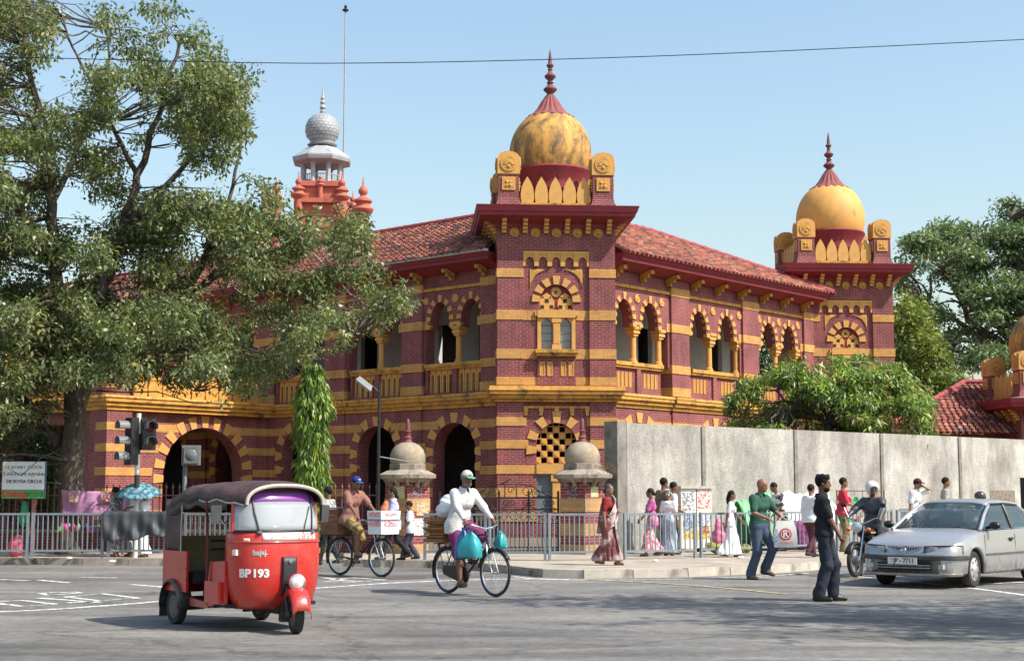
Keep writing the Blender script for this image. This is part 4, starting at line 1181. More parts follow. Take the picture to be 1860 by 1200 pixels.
# tarpaulin
def cloth_sheet(fn, nu, nv):
    V = [fn(i / nu, j / nv) for j in range(nv + 1) for i in range(nu + 1)]
    F = [(j * (nu + 1) + i, j * (nu + 1) + i + 1, (j + 1) * (nu + 1) + i + 1, (j + 1) * (nu + 1) + i) for j in range(nv) for i in range(nu)]
    return np.array(V), np.array(F)
def solidify(o, t):
    m = o.modifiers.new('thickness', 'SOLIDIFY'); m.thickness = t; m.offset = 0
    return o
def tarp(u, v):
    x = .0 - .1 + u * 1.72; s = v * 1.55
    fold = .035 * math.sin(u * 23 + 2 * math.sin(v * 4)) + .02 * math.sin(u * 51 + 1)
    drop = .56 + .06 * math.sin(u * 7) + .03 * math.sin(u * 19)
    if v < .2: y, z = .05 + .02 * math.sin(u * 9), 1.0 - drop * .7 * (1 - v / .2)
    elif v < .3: y, z = .05 - .13 * (v - .2) / .1, 1.0 + .015
    else:
        w_ = (v - .3) / .7; y, z = -.075 - fold * (.3 + w_) - .03, 1.0 - drop * w_
    return (x, y, z)
V, F = cloth_sheet(tarp, 70, 24)
tm = np_mesh('tarpaulin', V, F, mat('dark_tarpaulin', (.045, .05, .055), .42, .3, 3, spec=.6))
t_ = link('tarpaulin', tm); t_.location = TARPR.location; t_.rotation_euler = TARPR.rotation_euler
solidify(t_, .006); tag(t_, 'creased dark grey tarpaulin draped over the guard railing', 'tarpaulin')
# pale litter post
b = MB(); b.lathe([(.10, 0), (.10, .34), (.085, .40), (.05, .43)], 12); p = PZ(1066, 1003, PAVE)
tag(b.build('stone_bollard', MAT['kerbw'], None, T(p.x, p.y + .6, PAVE)), 'small pale stone bollard at the foot of the pillar by the wall', 'bollard')

# overhead cable
P = catm([(-120, 96), (0, 103), (400, 113), (630, 115), (930, 110), (1300, 98), (1860, 72), (2100, 58)], 8)
b = MB(); b.tube([PY(x, y, 24) for x, y in P], .0075, 6)
b.build('overhead_cable', MAT['iron']); tag(bpy.data.objects['overhead_cable'], 'thin dark overhead cable strung across the blue sky', 'cable')

# street lamp
p = PY(687, 900, 34.6)
SL = empty('street_lamp', (p.x, p.y, PAVE), 0, 'thin dark street lamp with a boxy grey head beside the poster pillar', 'street lamp')
zt_ = PY(686, 696, 34.6).z - PAVE
b = MB(); b.tube([(0, 0, 0), (0, 0, zt_ * .4), (0, 0, zt_)], [.045, .04, .03], 8); b.tube([(0, 0, zt_ - .22), (-.10, -.02, zt_ - .12), (-.17, -.05, zt_ - .05)], .022, 6); b.build('pole', MAT['iron'], SL)
b = MB(); b.tube([(0, 0, 2.25), (.78, .1, 2.12)], .014, 6); b.build('brace', MAT['rail'], SL)
b = MB(T(-.34, -.09, zt_ - .02) @ RZ(R(10)) @ RY(R(38))); b.frustum((-.22, .22, -.13, .13, -.05), (-.20, .18, -.10, .10, .07)); b.box(-.20, .19, -.11, .11, -.075, -.05)
b.build('lamp_head', mat('grey_lamp_housing', (.26, .27, .27), .5, .15, 4), SL)

# traffic lights
def traffic_light(px, Y, label, heads, zt2, stripe=True):
    p = PY(px, 900, Y)
    tl = empty('traffic_light', (p.x, p.y, PAVE), 0, label, 'traffic light', 'traffic lights')
    n = 7; m1 = mat('white_pole_paint', (.62, .60, .56), .7, .15, 4); m2 = mat('black_pole_paint', (.03, .03, .03), .6, .2, 4)
    for i in range(n):
        z0, z1 = zt2 * i / n, zt2 * (i + 1) / n
        b = MB(); b.lathe([(.057, z0), (.057, z1)], 14); b.build('pole', m1 if i % 2 == 0 else m2, tl)
    black = mat('black_signal_plastic', (.022, .023, .025), .45, .25, 4)
    for (x, y, z, rz, n_) in heads:
        M0 = T(x, y, z) @ RZ(rz)
        b = MB(); b.box(-.15, .15, -.02, .16, -.17 - .34 * (n_ - 1), .19); hd = b.build('signal_head', black, tl, M0, smooth=False)
        b = MB(); b.box(-.03, .03, .16, .30, -.25, -.15); b.build('mounting', black, hd, smooth=False)
        for i in range(n_):
            v = MB(T(0, 0, -.34 * i))
            outer = [[(.125 * math.cos(a), y_, .125 * math.sin(a) - (.0)) for a in [PI * (-.12 + 1.24 * k / 14) for k in range(15)]] for y_ in (-.02, -.28)]
            inner = [[(.115 * math.cos(a), y_, .115 * math.sin(a)) for a in [PI * (-.12 + 1.24 * k / 14) for k in range(15)]] for y_ in (-.02, -.28)]
            v.rings(outer, close=False); v.rings(inner[::-1], close=False); v.rings([outer[1], inner[1]], close=False)
            v.build('visor', mat('weathered_visor', (.16, .165, .17), .5, .3, 6) if i == -1 else MAT['shutter'], hd)
            v = MB(T(0, -.02, -.34 * i) @ RX(PI / 2)); v.lathe([(.11, 0), (.09, .025), (.0, .035)], 18)
            v.build('lens', mat('dark_lens', [(.10, .012, .012), (.12, .07, .01), (.01, .07, .05)][i], .2, .1), hd)
zz = PY(248, 752, 32.9).z - PAVE
traffic_light(248, 32.9, 'traffic light with two black heads on a striped pole by the porch', [(-.19, -.06, zz - .27, R(-48), 3), (.25, -.04, zz - .28, R(30), 2)], zz + .02)
zz = PY(1858, 868, 31.5).z - PAVE
traffic_light(1872, 31.5, 'black traffic light head at the edge of the road beyond the car', [(-.05, -.08, zz - .18, R(150), 2)], zz + .02)
# floodlight box on a pole in the porch mouth
p = PY(335, 900, 42.5); zz = PY(345, 838, 42.5).z - PAVE
fl = empty('floodlight', (p.x, p.y, PAVE), R(10), 'square grey floodlight on a short pole before the porch arch', 'floodlight')
b = MB(); b.tube([(0, 0, 0), (0, 0, zz)], .06, 8); b.build('pole', MAT['rail'], fl)
b = MB(T(.17, -.1, zz + .18)); b.box(-.26, .26, -.1, .16, -.28, .28); b.box(-.21, .21, -.13, -.1, -.23, .23, 1); b.build('lamp_box', [MAT['rail'], MAT['shutter']], fl, smooth=False)
b = MB(T(.17, -.232, zz + .18) @ RX(PI / 2)); b.lathe([(.16, 0), (.13, .02), (0, .03)], 18); b.build('lens', MAT['glass'], fl)

# street sign
p = PY(42, 900, 33.4)
SG = empty('street_sign', (p.x, p.y, PAVE), R(2), 'white street sign board with black lettering and a green advertising strip', 'sign')
zb, zt2 = PY(42, 905, 33.4).z - PAVE, PY(42, 838, 33.4).z - PAVE
ws = 76 / 2700 * 33.4 / 2
for s in (.5,):
    b = MB(); b.box(ws * s - .04, ws * s + .04, .0, .08, 0, zt2 - .05); b.build('post', MAT['pinkiron'], SG, smooth=False)
b = MB(); b.box(-ws, ws, -.03, 0, zb, zt2); b.build('board', mat('white_sign_paint', (.70, .71, .70), .5, .06, 3), SG, smooth=False)
b = MB(); b.box(-ws, ws, -.034, -.0301, zb, zb + (zt2 - zb) * .245); b.build('strip', mat('green_sign_strip', (.10, .30, .09), .5, .08, 3), SG, smooth=False)
b = MB(); b.box(ws, ws + .03, -.035, .01, zb - .01, zt2 + .01); b.build('edge_trim', mat('blue_trim', (.08, .16, .22), .5, .1, 3), SG, smooth=False)
def text(parent, s, size, M, m, bold=0.0, sx=1.0, name='lettering'):
    cu = bpy.data.curves.new(name, 'FONT'); cu.body = s; cu.size = size; cu.align_x = 'CENTER'; cu.align_y = 'CENTER'; cu.extrude = .0015; cu.offset = bold
    cu.resolution_u = 3
    o = bpy.data.objects.new(name, cu); COL.objects.link(o)
    bpy.context.view_layer.update()
    me = bpy.data.meshes.new_from_object(o.evaluated_get(bpy.context.evaluated_depsgraph_get()))
    bpy.data.objects.remove(o); bpy.data.curves.remove(cu)
    me.materials.clear(); me.materials.append(m); me.name = name
    o = link(name, me, parent, M @ RX(PI / 2) @ SC(sx, 1, 1))
    return o
def strokes(parent, glyphs, size, M, m, name='lettering'):
    """hand drawn curly letters: each glyph is a list of polylines in a unit box"""
    b = MB(); x = 0
    for gl in glyphs:
        if gl is None: x += .5; continue
        for pl in gl: b.tube([((x + u) * size, 0, (v - .5) * size) for u, v in catm(pl, 4)], .075 * size, 4)
        x += 1.05
    for i, v in enumerate(b.v): b.v[i] = (v[0] - x * size / 2, v[1], v[2])
    return b.build(name, m, parent, M, uv=False)
INK = mat('black_ink', (.03, .03, .035), .6, .1); REDINK = mat('red_ink', (.60, .03, .03), .5, .1); WHITE = mat('white_paint', (.75, .75, .73), .5, .06)
hz = zt2 - zb
G1 = [[(.2, .9), (.7, .9), (.75, .6), (.4, .55), (.7, .45), (.75, .15), (.3, .05), (.25, -.2)]]
G2 = [[(.3, .5), (.5, .7), (.2, .8), (.05, .4), (.3, .05), (.75, .1), (.9, .5), (.7, .9)]]
G3 = [[(.1, .2), (.1, .8), (.4, .9), (.45, .3), (.3, .1), (.6, .05), (.9, .3), (.85, .8), (.65, .6)]]
G4 = [[(.7, .7), (.4, .9), (.1, .6), (.2, .1), (.7, .05), (.9, .4)], [(.6, .9), (.95, 1.15)]]
G5 = [[(.4, 1.0), (.2, .8), (.5, .6), (.8, .8), (.5, .6), (.5, 0)]]
strokes(SG, [G1, None, G3, G5, G2, G3, G5, None, G4, G2, G1, G4, G3], .062, T(.02, -.032, zb + hz * .85), INK)
text(SG, '\u0b9f\u0bbf \u0b9a\u0bca\u0baf\u0bcd\u0b9a\u0bbe \u0b9a\u0ba4\u0bc1\u0b95\u0bcd\u0b95\u0bae\u0bcd', .095, T(.02, -.032, zb + hz * .66), INK, .001)
text(SG, 'DE SOYSA CIRCUS', .095, T(.02, -.032, zb + hz * .46), INK, .003)
text(SG, 'Dialog', .20, T(-ws * .42, -.036, zb + hz * .125), REDINK, .006, 1.0)
strokes(SG, [G3, G4, G2, G1], .10, T(ws * .55, -.036, zb + hz * .125), mat('dark_green_ink', (.03, .16, .06), .5, .1))

# ---------------------------------------------------------------- lodge with a smaller domed tower beyond the wall
p = PY(1948, 900, 58)
LODGE = empty('lodge_building', (p.x, p.y, 0), R(4), 'low brick lodge with orange tiled roof and a domed corner tower beyond the wall', 'building')
b = MB(); b.box(-A, A, 0, 2 * A, 0, 4.72); lt = b.build('tower', MAT['brick'], LODGE, smooth=False)
tower_cap(lt, 4.72, MAT['domeold'])
b = MB(); b.box(-1.0, 1.0, -.04, 0, 3.95, 4.05); b.build('dentil_course', MAT['yellow'], lt, smooth=False)
for i in range(5): link('dentil', bpy.data.objects['dentil'].data, lt, T(-.9 + .45 * i, -.001, 3.66))
b = MB(); b.box(-6.6, -A, 1.2, 8, 0, 3.9); b.build('wall', MAT['brick'], LODGE, smooth=False)
b = MB(); b.poly([(-7.4, .3, 3.9), (-1, .3, 3.9), (-1, 4.8, 6.15), (-2.3, 4.8, 6.15)]); b.poly([(-7.4, 9.3, 3.9), (-7.4, .3, 3.9), (-2.3, 4.8, 6.15)]); rl_ = b.build('roof', MAT['redlight'], LODGE, smooth=False)
tiled('roof_tiles', rl_, I4, (-7.4, .3, 3.95), (-1, .3, 3.95), (-2.3, 4.8, 6.2), (-1, 4.8, 6.2), seed=8)
ridge('ridge_tiles', rl_, I4, (-7.4, .3, 4.05), (-2.3, 4.8, 6.28)); ridge('ridge_tiles', rl_, I4, (-2.3, 4.8, 6.28), (-1, 4.8, 6.28))
# ---------------------------------------------------------------- trees
def leafmat(name, rough=.42, trans=.25, spec=.5):
    m, n, l, b = newmat(name)
    at = n.new('ShaderNodeAttribute'); at.attribute_name = 'tint'
    l.new(at.outputs['Color'], b.inputs['Base Color']); b.inputs['Roughness'].default_value = rough; b.inputs['Specular IOR Level'].default_value = spec
    tr = n.new('ShaderNodeBsdfTranslucent'); tc = mix(n, l, 1.0, at.outputs['Color'], (1.5, 1.7, .7), 'MULTIPLY'); l.new(tc, tr.inputs['Color'])
    ms = n.new('ShaderNodeMixShader'); ms.inputs[0].default_value = trans
    l.new(b.outputs[0], ms.inputs[1]); l.new(tr.outputs[0], ms.inputs[2]); l.new(ms.outputs[0], n['Material Output'].inputs['Surface'])
    return m
MAT['leaf'] = leafmat('tree_leaf'); MAT['leafdull'] = leafmat('far_leaf', .6, .2, .3)
def barkmat(name, col, dk):
    return mat(name, col, .95, .35, 3, stain=dk, stain_at=(.45, .62), stain_scale=6, bump=.8, bscale=14, stretch=(1, 1, .25))
MAT['bark'] = barkmat('grey_bark', (.13, .105, .085), (.04, .033, .028)); MAT['twig'] = mat('pale_twig', (.26, .23, .19), .9, .3, 5)
def unit(v): return v / np.maximum(np.linalg.norm(v, axis=-1, keepdims=True), 1e-9)
def leaves(centres, per, spread, L, Wd, palette, rng, droop=.3, flat=.6, jit=.25):
    """per leaves round every centre; returns vertices, quads, tints"""
    n = len(centres) * per
    c = np.repeat(centres, per, axis=0)
    off = unit(rng.normal(size=(n, 3))) * (rng.random((n, 1)) ** .5) * spread
    off[:, 2] *= flat
    base = c + off
    d = unit(off * .6 / max(spread, 1e-6) + rng.normal(size=(n, 3)) * .55 + np.array([0, 0, -droop]))
    w_ = unit(np.cross(d, unit(rng.normal(size=(n, 3)) * .6 + np.array([0, 0, 1.0]))))
    ll = (L * rng.uniform(1 - jit, 1 + jit, n))[:, None]; ww = (Wd * rng.uniform(1 - jit, 1 + jit, n))[:, None]
    nn = np.cross(w_, d)
    v0 = base; v1 = base + d * ll * .42 + w_ * ww * .5 + nn * ww * .16; v2 = base + d * ll; v3 = base + d * ll * .42 - w_ * ww * .5 + nn * ww * .16
    V = np.stack([v0, v1, v2, v3], 1).reshape(-1, 3); F = np.arange(n * 4).reshape(-1, 4)
    pal = np.array(palette)
    ci = np.repeat(rng.integers(0, len(pal), len(centres)), per)          # one tone for a spray, leaves vary round it
    swap = rng.random(n) < .35; ci[swap] = rng.integers(0, len(pal), swap.sum())
    t = pal[ci] * rng.uniform(.7, 1.3, (n, 1))
    C = np.repeat(np.c_[t, np.ones(n)], 4, axis=0)
    return V, F, C
def inpoly(P, poly):
    x, y = P[:, 0], P[:, 1]; r = np.zeros(len(P), bool); j = len(poly) - 1
    for i in range(len(poly)):
        xi, yi = poly[i]; xj, yj = poly[j]
        r ^= ((yi > y) != (yj > y)) & (x < (xj - xi) * (y - yi) / (yj - yi + 1e-9) + xi); j = i
    return r
def unproj(P, Y):
    u = (P[:, 0] - 930) / FPX; v = (600 - P[:, 1]) / FPX
    d = np.stack([u, _c - v * _s, _s + v * _c], 1); k = Y / d[:, 1]
    return np.array([0, 0, CAM_H]) + d * k[:, None]
def limb(mb, pts, r0, r1, rng, seg=8, wob=.12):
    P = [Vector(p) for p in pts]; Q = catm([tuple(p) for p in P], 5); n = len(Q)
    Q = [Vector(q) + Vector(rng.normal(0, wob * min(1, i / 4), 3) * (r0 + .1)) for i, q in enumerate(Q)]
    mb.tube(Q, [r0 + (r1 - r0) * (i / (n - 1)) ** .8 for i in range(n)], seg)
    return Q
def twigs(mb, anchors, targets, rng, r=.022):
    """thin branch from the nearest limb point to each spray"""
    A_ = np.array([tuple(a) for a in anchors])
    for t in targets:
        dd = np.linalg.norm(A_ - t, axis=1) + (A_[:, 2] > t[2] + .4) * .8
        a = A_[np.argmin(dd)]; v = t - a; L = np.linalg.norm(v)
        mid = a + v * .5 + rng.normal(0, .12, 3) * L * .5 + np.array([0, 0, .06 * L])
        rr = r * (1 + .35 * L); mb.tube([a, a + (mid - a) * .55 + rng.normal(0, .03, 3) * L, mid, mid + (t - mid) * .55 + rng.normal(0, .05, 3) * L, t], [rr * 1.2, rr, rr * .8, rr * .55, rr * .2], 4)
def clumpy(rng, poly, n, ncl, rad, gaps=(), aspect=.8):
    """picture points gathered in uneven clumps inside an outline"""
    xs = [p[0] for p in poly]; ys = [p[1] for p in poly]
    cl = []
    while len(cl) < ncl:
        q = np.stack([rng.uniform(min(xs), max(xs), 200), rng.uniform(min(ys), max(ys), 200)], 1); q = q[inpoly(q, poly)]; cl += list(q)
    cl = np.array(cl[:ncl]); out = []; idx = []
    while len(out) < n:
        k = rng.integers(0, ncl, 500); p = cl[k] + rng.normal(size=(500, 2)) * rad * np.array([1, aspect]); ok = inpoly(p, poly)
        for gx, gy, gr in gaps: ok &= (((p[:, 0] - gx) / gr) ** 2 + ((p[:, 1] - gy) / gr) ** 2 > rng.uniform(.45, 1.1, 500))
        out += list(p[ok]); idx += list(k[ok])
    return np.array(out[:n]), np.array(idx[:n])

rng = np.random.default_rng(21)
# --- the big street tree over the hospital
YT = 35.4
tb = PZ(124, 985, PAVE); tb = PY(124, 985, YT)
TREE = empty('street_tree', (tb.x, tb.y, PAVE), 0, 'huge spreading grey barked tree with olive leaves overhanging the hospital', 'tree')
def tp(px, py, dy=0.0):
    p = PY(px, py, YT - dy * .7); return np.array([p.x - tb.x, p.y - tb.y, p.z - PAVE])
lm = MB(); anchors = []
rl = np.random.default_rng(4)
base = np.array([0, 0, -.1])
def addlimb(pts, r0, r1, seg=8, wob=.12):
    Q = limb(lm, pts, r0, r1, rl, seg, wob); anchors.extend([q for q in Q[2:]])
addlimb([base, tp(128, 900), tp(134, 800), tp(138, 700)], .35, .24, 14, .06)
addlimb([tp(136, 760), tp(128, 660), tp(112, 560, .6), tp(98, 450, .9), tp(84, 320, .6), tp(60, 190, 1), tp(45, 60, .8)], .26, .05, 10)
addlimb([tp(138, 740), tp(180, 650, -.4), tp(240, 590, -1), tp(330, 545, -1.8), tp(430, 480, -2.4), tp(560, 440, -2.8), tp(670, 470, -3)], .22, .04, 10)
addlimb([tp(138, 700), tp(172, 560, .3), tp(215, 440, .4), tp(250, 320, .2), tp(292, 190, -.2), tp(330, 60, -.4)], .20, .035, 9)
addlimb([tp(225, 420), tp(300, 340, -.8), tp(370, 260, -1.2), tp(425, 170, -1.2)], .11, .025)
addlimb([tp(112, 800), tp(75, 770, -.5), tp(30, 700, -1), tp(-50, 620, -1.6), tp(-160, 540, -2)], .17, .05)
addlimb([tp(330, 545, -1.8), tp(390, 430, -2), tp(430, 310, -2), tp(450, 170, -2)], .10, .02)
addlimb([tp(430, 480, -2.4), tp(500, 520, -3), tp(580, 560, -3.4), tp(640, 610, -3.4)], .075, .018)
addlimb([tp(330, 545, -1.8), tp(400, 600, -2.6), tp(470, 640, -2.8), tp(520, 690, -2.8)], .07, .018)
addlimb([tp(100, 470), tp(40, 390, -.5), tp(-40, 310, -1), tp(-160, 240, -1)], .13, .04)
addlimb([tp(90, 380), tp(140, 270, -1), tp(190, 150, -1.4), tp(200, 50, -1.4)], .09, .02)
addlimb([tp(250, 320), tp(200, 220, 1.2), tp(150, 120, 1.5), tp(110, 30, 1.6)], .07, .02)
addlimb([tp(240, 590, -1), tp(300, 660, -2), tp(350, 710, -2.4)], .06, .018)
addlimb([tp(70, 770, -.5), tp(40, 800, -1.2), tp(0, 830, -1.6)], .06, .02)
addlimb([tp(430, 480, -2.4), tp(500, 420, -2.4), tp(560, 390, -2.2), tp(640, 410, -2)], .06, .015)
mask = [(-330, -60), (20, -40), (110, 25), (200, 10), (290, 0), (350, 15), (385, 70), (410, 110), (465, 125), (470, 150), (440, 190), (455, 260), (452, 315), (490, 325), (560, 338), (645, 372), (690, 440), (745, 490), (752, 560), (700, 590), (640, 625), (600, 640), (540, 650), (500, 700), (460, 738), (400, 728), (330, 722), (270, 716), (225, 700), (180, 700), (125, 690), (95, 735), (60, 780), (30, 830), (-40, 860), (-330, 780)]
gaps = [(140, 55, 55), (320, 95, 40), (295, 272, 46), (95, 150, 42), (40, 300, 34), (480, 620, 26), (235, 175, 34), (170, 250, 28), (600, 600, 26), (360, 330, 24), (20, 210, 30), (205, 100, 26), (290, 200, 22), (110, 350, 26), (260, 40, 20), (560, 480, 26), (500, 440, 24), (640, 540, 26), (420, 560, 26)]
pp, ci = clumpy(rng, mask, 9000, 330, 22, gaps, .7)
keep = rng.random(len(pp)) < np.clip(.56 + (pp[:, 1] - 120) / 600, .56, .92) * np.where((pp[:, 0] > 430) & (pp[:, 1] > 430), .7, 1.0) * np.where((pp[:, 0] > 330) & (pp[:, 1] < 340), 1.5, 1.0); pp, ci = pp[keep], ci[keep]
cdep = rng.uniform(-3.3, 2.6, 330)
dep = YT - .3 + cdep[ci] + rng.normal(0, .4, len(pp)) + 2.0 * np.clip((pp[:, 0] - 200) / 450, 0, 1)
c3 = unproj(pp, dep) - np.array([tb.x, tb.y, PAVE])
PAL = [(.130, .170, .066), (.088, .120, .050), (.168, .200, .086), (.215, .232, .104), (.104, .140, .066), (.240, .235, .092)]
V, F, C = leaves(c3, 27, .27, .13, .058, PAL, rng, droop=.5, flat=.8, jit=.45)
link('crown', np_mesh('crown', V, F, MAT['leaf'], smooth=False, colors=C), TREE)
twigs(lm, anchors, c3[::4], rl, .0085)
lm.build('trunk', MAT['bark'], TREE, uv=False)
for (pts, r) in (([tp(420, 520, -3.6), tp(470, 560, -3.8), tp(500, 600, -3.8), tp(520, 640, -3.8)], .028), ([tp(560, 450, -4), tp(620, 520, -4.2), tp(680, 560, -4.2), tp(730, 640 - 60, -4.2)], .03), ([tp(300, 560, -3.6), tp(380, 600, -3.8), tp(390, 640, -3.8), tp(340, 690, -3.8)], .024), ([tp(500, 400, -3.8), tp(560, 440, -4), tp(610, 470, -4), tp(650, 540, -4)], .024), ([tp(110, 560, -3.2), tp(150, 600, -3.4), tp(170, 640, -3.4)], .02), ([tp(200, 70, -1), tp(130, 60, -1.1), tp(100, 80, -1.2), tp(60, 60, -1.2)], .03)):
    bt = MB(); limb(bt, pts, r, r * .35, rl, 5, .3); bt.build('bare_branch', MAT['twig'], TREE, uv=False)

# --- weeping mast tree
mb_ = PY(566, 900, 34.9)
MT = empty('mast_tree', (mb_.x, mb_.y, PAVE), 0, 'narrow column of drooping glossy green leaves standing beside the fence', 'tree')
b = MB(); ztop_ = PY(566, 664, 34.9).z - PAVE
b.tube([(0, 0, 0), (.03, 0, 1.2), (0, .02, ztop_ - .3)], [.07, .055, .015], 8); b.build('trunk', MAT['bark'], MT)
n = 760; t = rng.random(n) ** 1.0; zz = .12 + t * (ztop_ - .1)
hz_ = zz / ztop_; rad = np.where(hz_ > .8, .14 + .30 * (1 - hz_) / .2, .40 + .07 * np.sin(hz_ * 9)); rad = np.where(hz_ < .12, .3, rad)
a = rng.uniform(0, 2 * PI, n); rr = rad * rng.uniform(.45, 1.0, n)
cc = np.stack([rr * np.cos(a), rr * np.sin(a), zz], 1)
V, F, C = leaves(cc, 15, .11, .21, .046, [(.17, .27, .05), (.12, .21, .04), (.22, .31, .055), (.09, .155, .035), (.28, .33, .065)], rng, droop=2.0, flat=1.0)
link('crown', np_mesh('crown', V, F, MAT['leaf'], smooth=False, colors=C), MT)

# --- mango tree over the concrete wall
def masked_tree(name, label, cat, trunk_px, Y, mask, nspray, ncl, rad, per, spread, L, Wd, pal, seed, depth, droop=.4, flat=.7, limbs=(), trunk_r=.25, leafm='leaf', twig_every=4, gaps=(), group=None, aspect=.75, bulge=True):
    rg = np.random.default_rng(seed)
    p0 = PY(trunk_px[0], 905, Y)
    o = empty(name, (p0.x, p0.y, PAVE), 0, label, cat, group)
    org = np.array([p0.x, p0.y, PAVE])
    pp, ci = clumpy(rg, mask, nspray, ncl, rad, gaps, aspect)
    cd = rg.uniform(-depth, depth, ncl)
    c3 = unproj(pp, Y + cd[ci] + rg.normal(0, depth * .12, len(pp))) - org
    V, F, C = leaves(c3, per, spread, L, Wd, pal, rg, droop, flat)
    link('crown', np_mesh('crown', V, F, MAT[leafm], smooth=False, colors=C), o)
    mb = MB(); anc = []
    top = unproj(np.array([trunk_px]), np.array([Y]))[0] - org
    Q = limb(mb, [(0, 0, -.1), top * .5 * np.array([.6, .6, 1]), top], trunk_r, trunk_r * .7, rg, 10, .05); anc += Q[3:]
    for (x, y, dy) in limbs:
        e_ = unproj(np.array([(x, y)]), np.array([Y + dy]))[0] - org
        Q = limb(mb, [top, top * .5 + e_ * .5 + rg.normal(0, .3, 3) * .6, e_], trunk_r * .5, trunk_r * .12, rg, 7, .3); anc += Q[1:]
    twigs(mb, anc, c3[::twig_every], rg, trunk_r * .07)
    mb.build('trunk', MAT['bark'], o, uv=False)
    return o
mango = [(1315, 735), (1335, 705), (1372, 665), (1395, 680), (1440, 648), (1500, 640), (1560, 632), (1600, 660), (1640, 662), (1668, 690), (1690, 735), (1690, 800), (1660, 830), (1340, 830), (1322, 775)]
masked_tree('mango_tree', 'bushy mango tree with drooping light green leaves rising over the concrete wall', 'tree', (1505, 770), 44.5, mango, 1500, 70, 15, 26, .22, .21, .056, [(.24, .34, .07), (.16, .26, .055), (.11, .18, .045), (.31, .40, .08), (.085, .13, .04), (.32, .28, .09)], 31, 1.9, droop=.75, flat=.8, limbs=[(1380, 700, -.6), (1450, 670, .5), (1560, 660, -.5), (1620, 700, .6), (1660, 740, -.6), (1420, 740, -1)], trunk_r=.2)
# --- background trees
far = [(1628, 462), (1650, 436), (1690, 408), (1728, 392), (1760, 372), (1800, 358), (1840, 355), (1900, 350), (2120, 380), (2150, 560), (2120, 700), (1760, 720), (1720, 700), (1690, 640), (1665, 560), (1625, 520)]
masked_tree('rain_tree', 'tall dark green spreading tree against the sky behind the far tower', 'tree', (1860, 660), 96, far, 2500, 110, 16, 28, .80, .32, .16, [(.15, .205, .105), (.185, .24, .125), (.23, .285, .15), (.11, .155, .085)], 33, 4.5, droop=.1, flat=.45, limbs=[(1700, 470, -2), (1760, 420, 1), (1840, 400, -1), (1940, 420, 1), (2020, 480, 0), (1690, 560, 1), (1720, 640, -1), (1800, 560, 2), (1760, 500, 0)], trunk_r=.7, leafm='leafdull', twig_every=4, gaps=[(1725, 540, 30), (1706, 600, 22), (1800, 470, 20), (1700, 470, 14), (1760, 620, 18), (1790, 540, 16), (1840, 620, 18), (1722, 440, 12)], aspect=.5)
yg = [(1612, 545), (1640, 530), (1668, 545), (1690, 590), (1712, 650), (1760, 690), (1800, 720), (1800, 830), (1600, 830), (1604, 640)]
masked_tree('yellow_green_tree', 'rounded yellow green tree standing close behind the far tower', 'tree', (1660, 720), 74, yg, 950, 64, 15, 24, .55, .30, .13, [(.20, .23, .05), (.15, .19, .045), (.25, .26, .06), (.10, .14, .04)], 34, 3, droop=.2, flat=.8, limbs=[(1640, 580, 0), (1690, 640, 1), (1640, 660, -1)], trunk_r=.35, leafm='leafdull', twig_every=9)
bh = [(-90, 740), (0, 730), (70, 745), (110, 800), (105, 900), (80, 980), (-90, 980)]
masked_tree('garden_shrub', 'dark green garden shrub behind the fence beside the big trunk', 'shrub', (20, 860), 38.6, bh, 420, 40, 18, 24, .28, .15, .07, [(.05, .08, .03), (.07, .10, .035), (.04, .06, .025)], 41, 1.0, droop=.3, flat=.9, limbs=[(0, 800, 0), (60, 800, .3)], trunk_r=.08, twig_every=12)
masked_tree('courtyard_tree', 'green courtyard tree glimpsed through the verandah arch of the right wing', 'tree', (1405, 700), 76, [(1350, 560), (1400, 545), (1440, 565), (1450, 720), (1340, 720)], 260, 26, 16, 20, .5, .28, .12, [(.08, .13, .05), (.11, .16, .06), (.06, .10, .04)], 37, 1.5, limbs=[(1390, 600, 0)], trunk_r=.2, leafm='leafdull', twig_every=12)
# --- roadside tree outside the picture whose shade falls on the road
rg = np.random.default_rng(51)
ST = empty('roadside_tree', (15.5, 12.0, 0), 0, 'roadside tree on the near side whose shade dapples the asphalt', 'tree')
cl = np.array([[-7.2, 6.0, 9.0], [-5.6, 5.0, 9.2], [-4.4, 4.2, 9.4], [-3.2, 3.4, 9.3], [-4.6, 2.6, 9.0], [-2.6, 2.0, 9.6], [-1.0, 1.0, 10], [-3.4, .8, 9.0], [0, 3, 10.4], [-1.4, 4.6, 9.6], [.8, 5.4, 9.4], [2, 2, 10], [1, -1, 9.6], [-1.2, -1.2, 9]])
k = rg.integers(0, len(cl), 520); c3 = cl[k] + rg.normal(size=(520, 3)) * np.array([1.0, .42, .3])
V, F, C = leaves(c3, 22, .45, .22, .09, PAL, rg, .3, .6)
link('crown', np_mesh('crown', V, F, MAT['leaf'], smooth=False, colors=C), ST)
b = MB(); limb(b, [(0, 0, -.1), (.1, .1, 4), (-.2, .5, 8.4)], .35, .22, rg, 12, .05)
for c in cl: limb(b, [(-.1, .3, 6.5), (c[0] * .5, c[1] * .5, 8.2), tuple(c)], .13, .03, rg, 6, .3)
b.build('trunk', MAT['bark'], ST, uv=False)
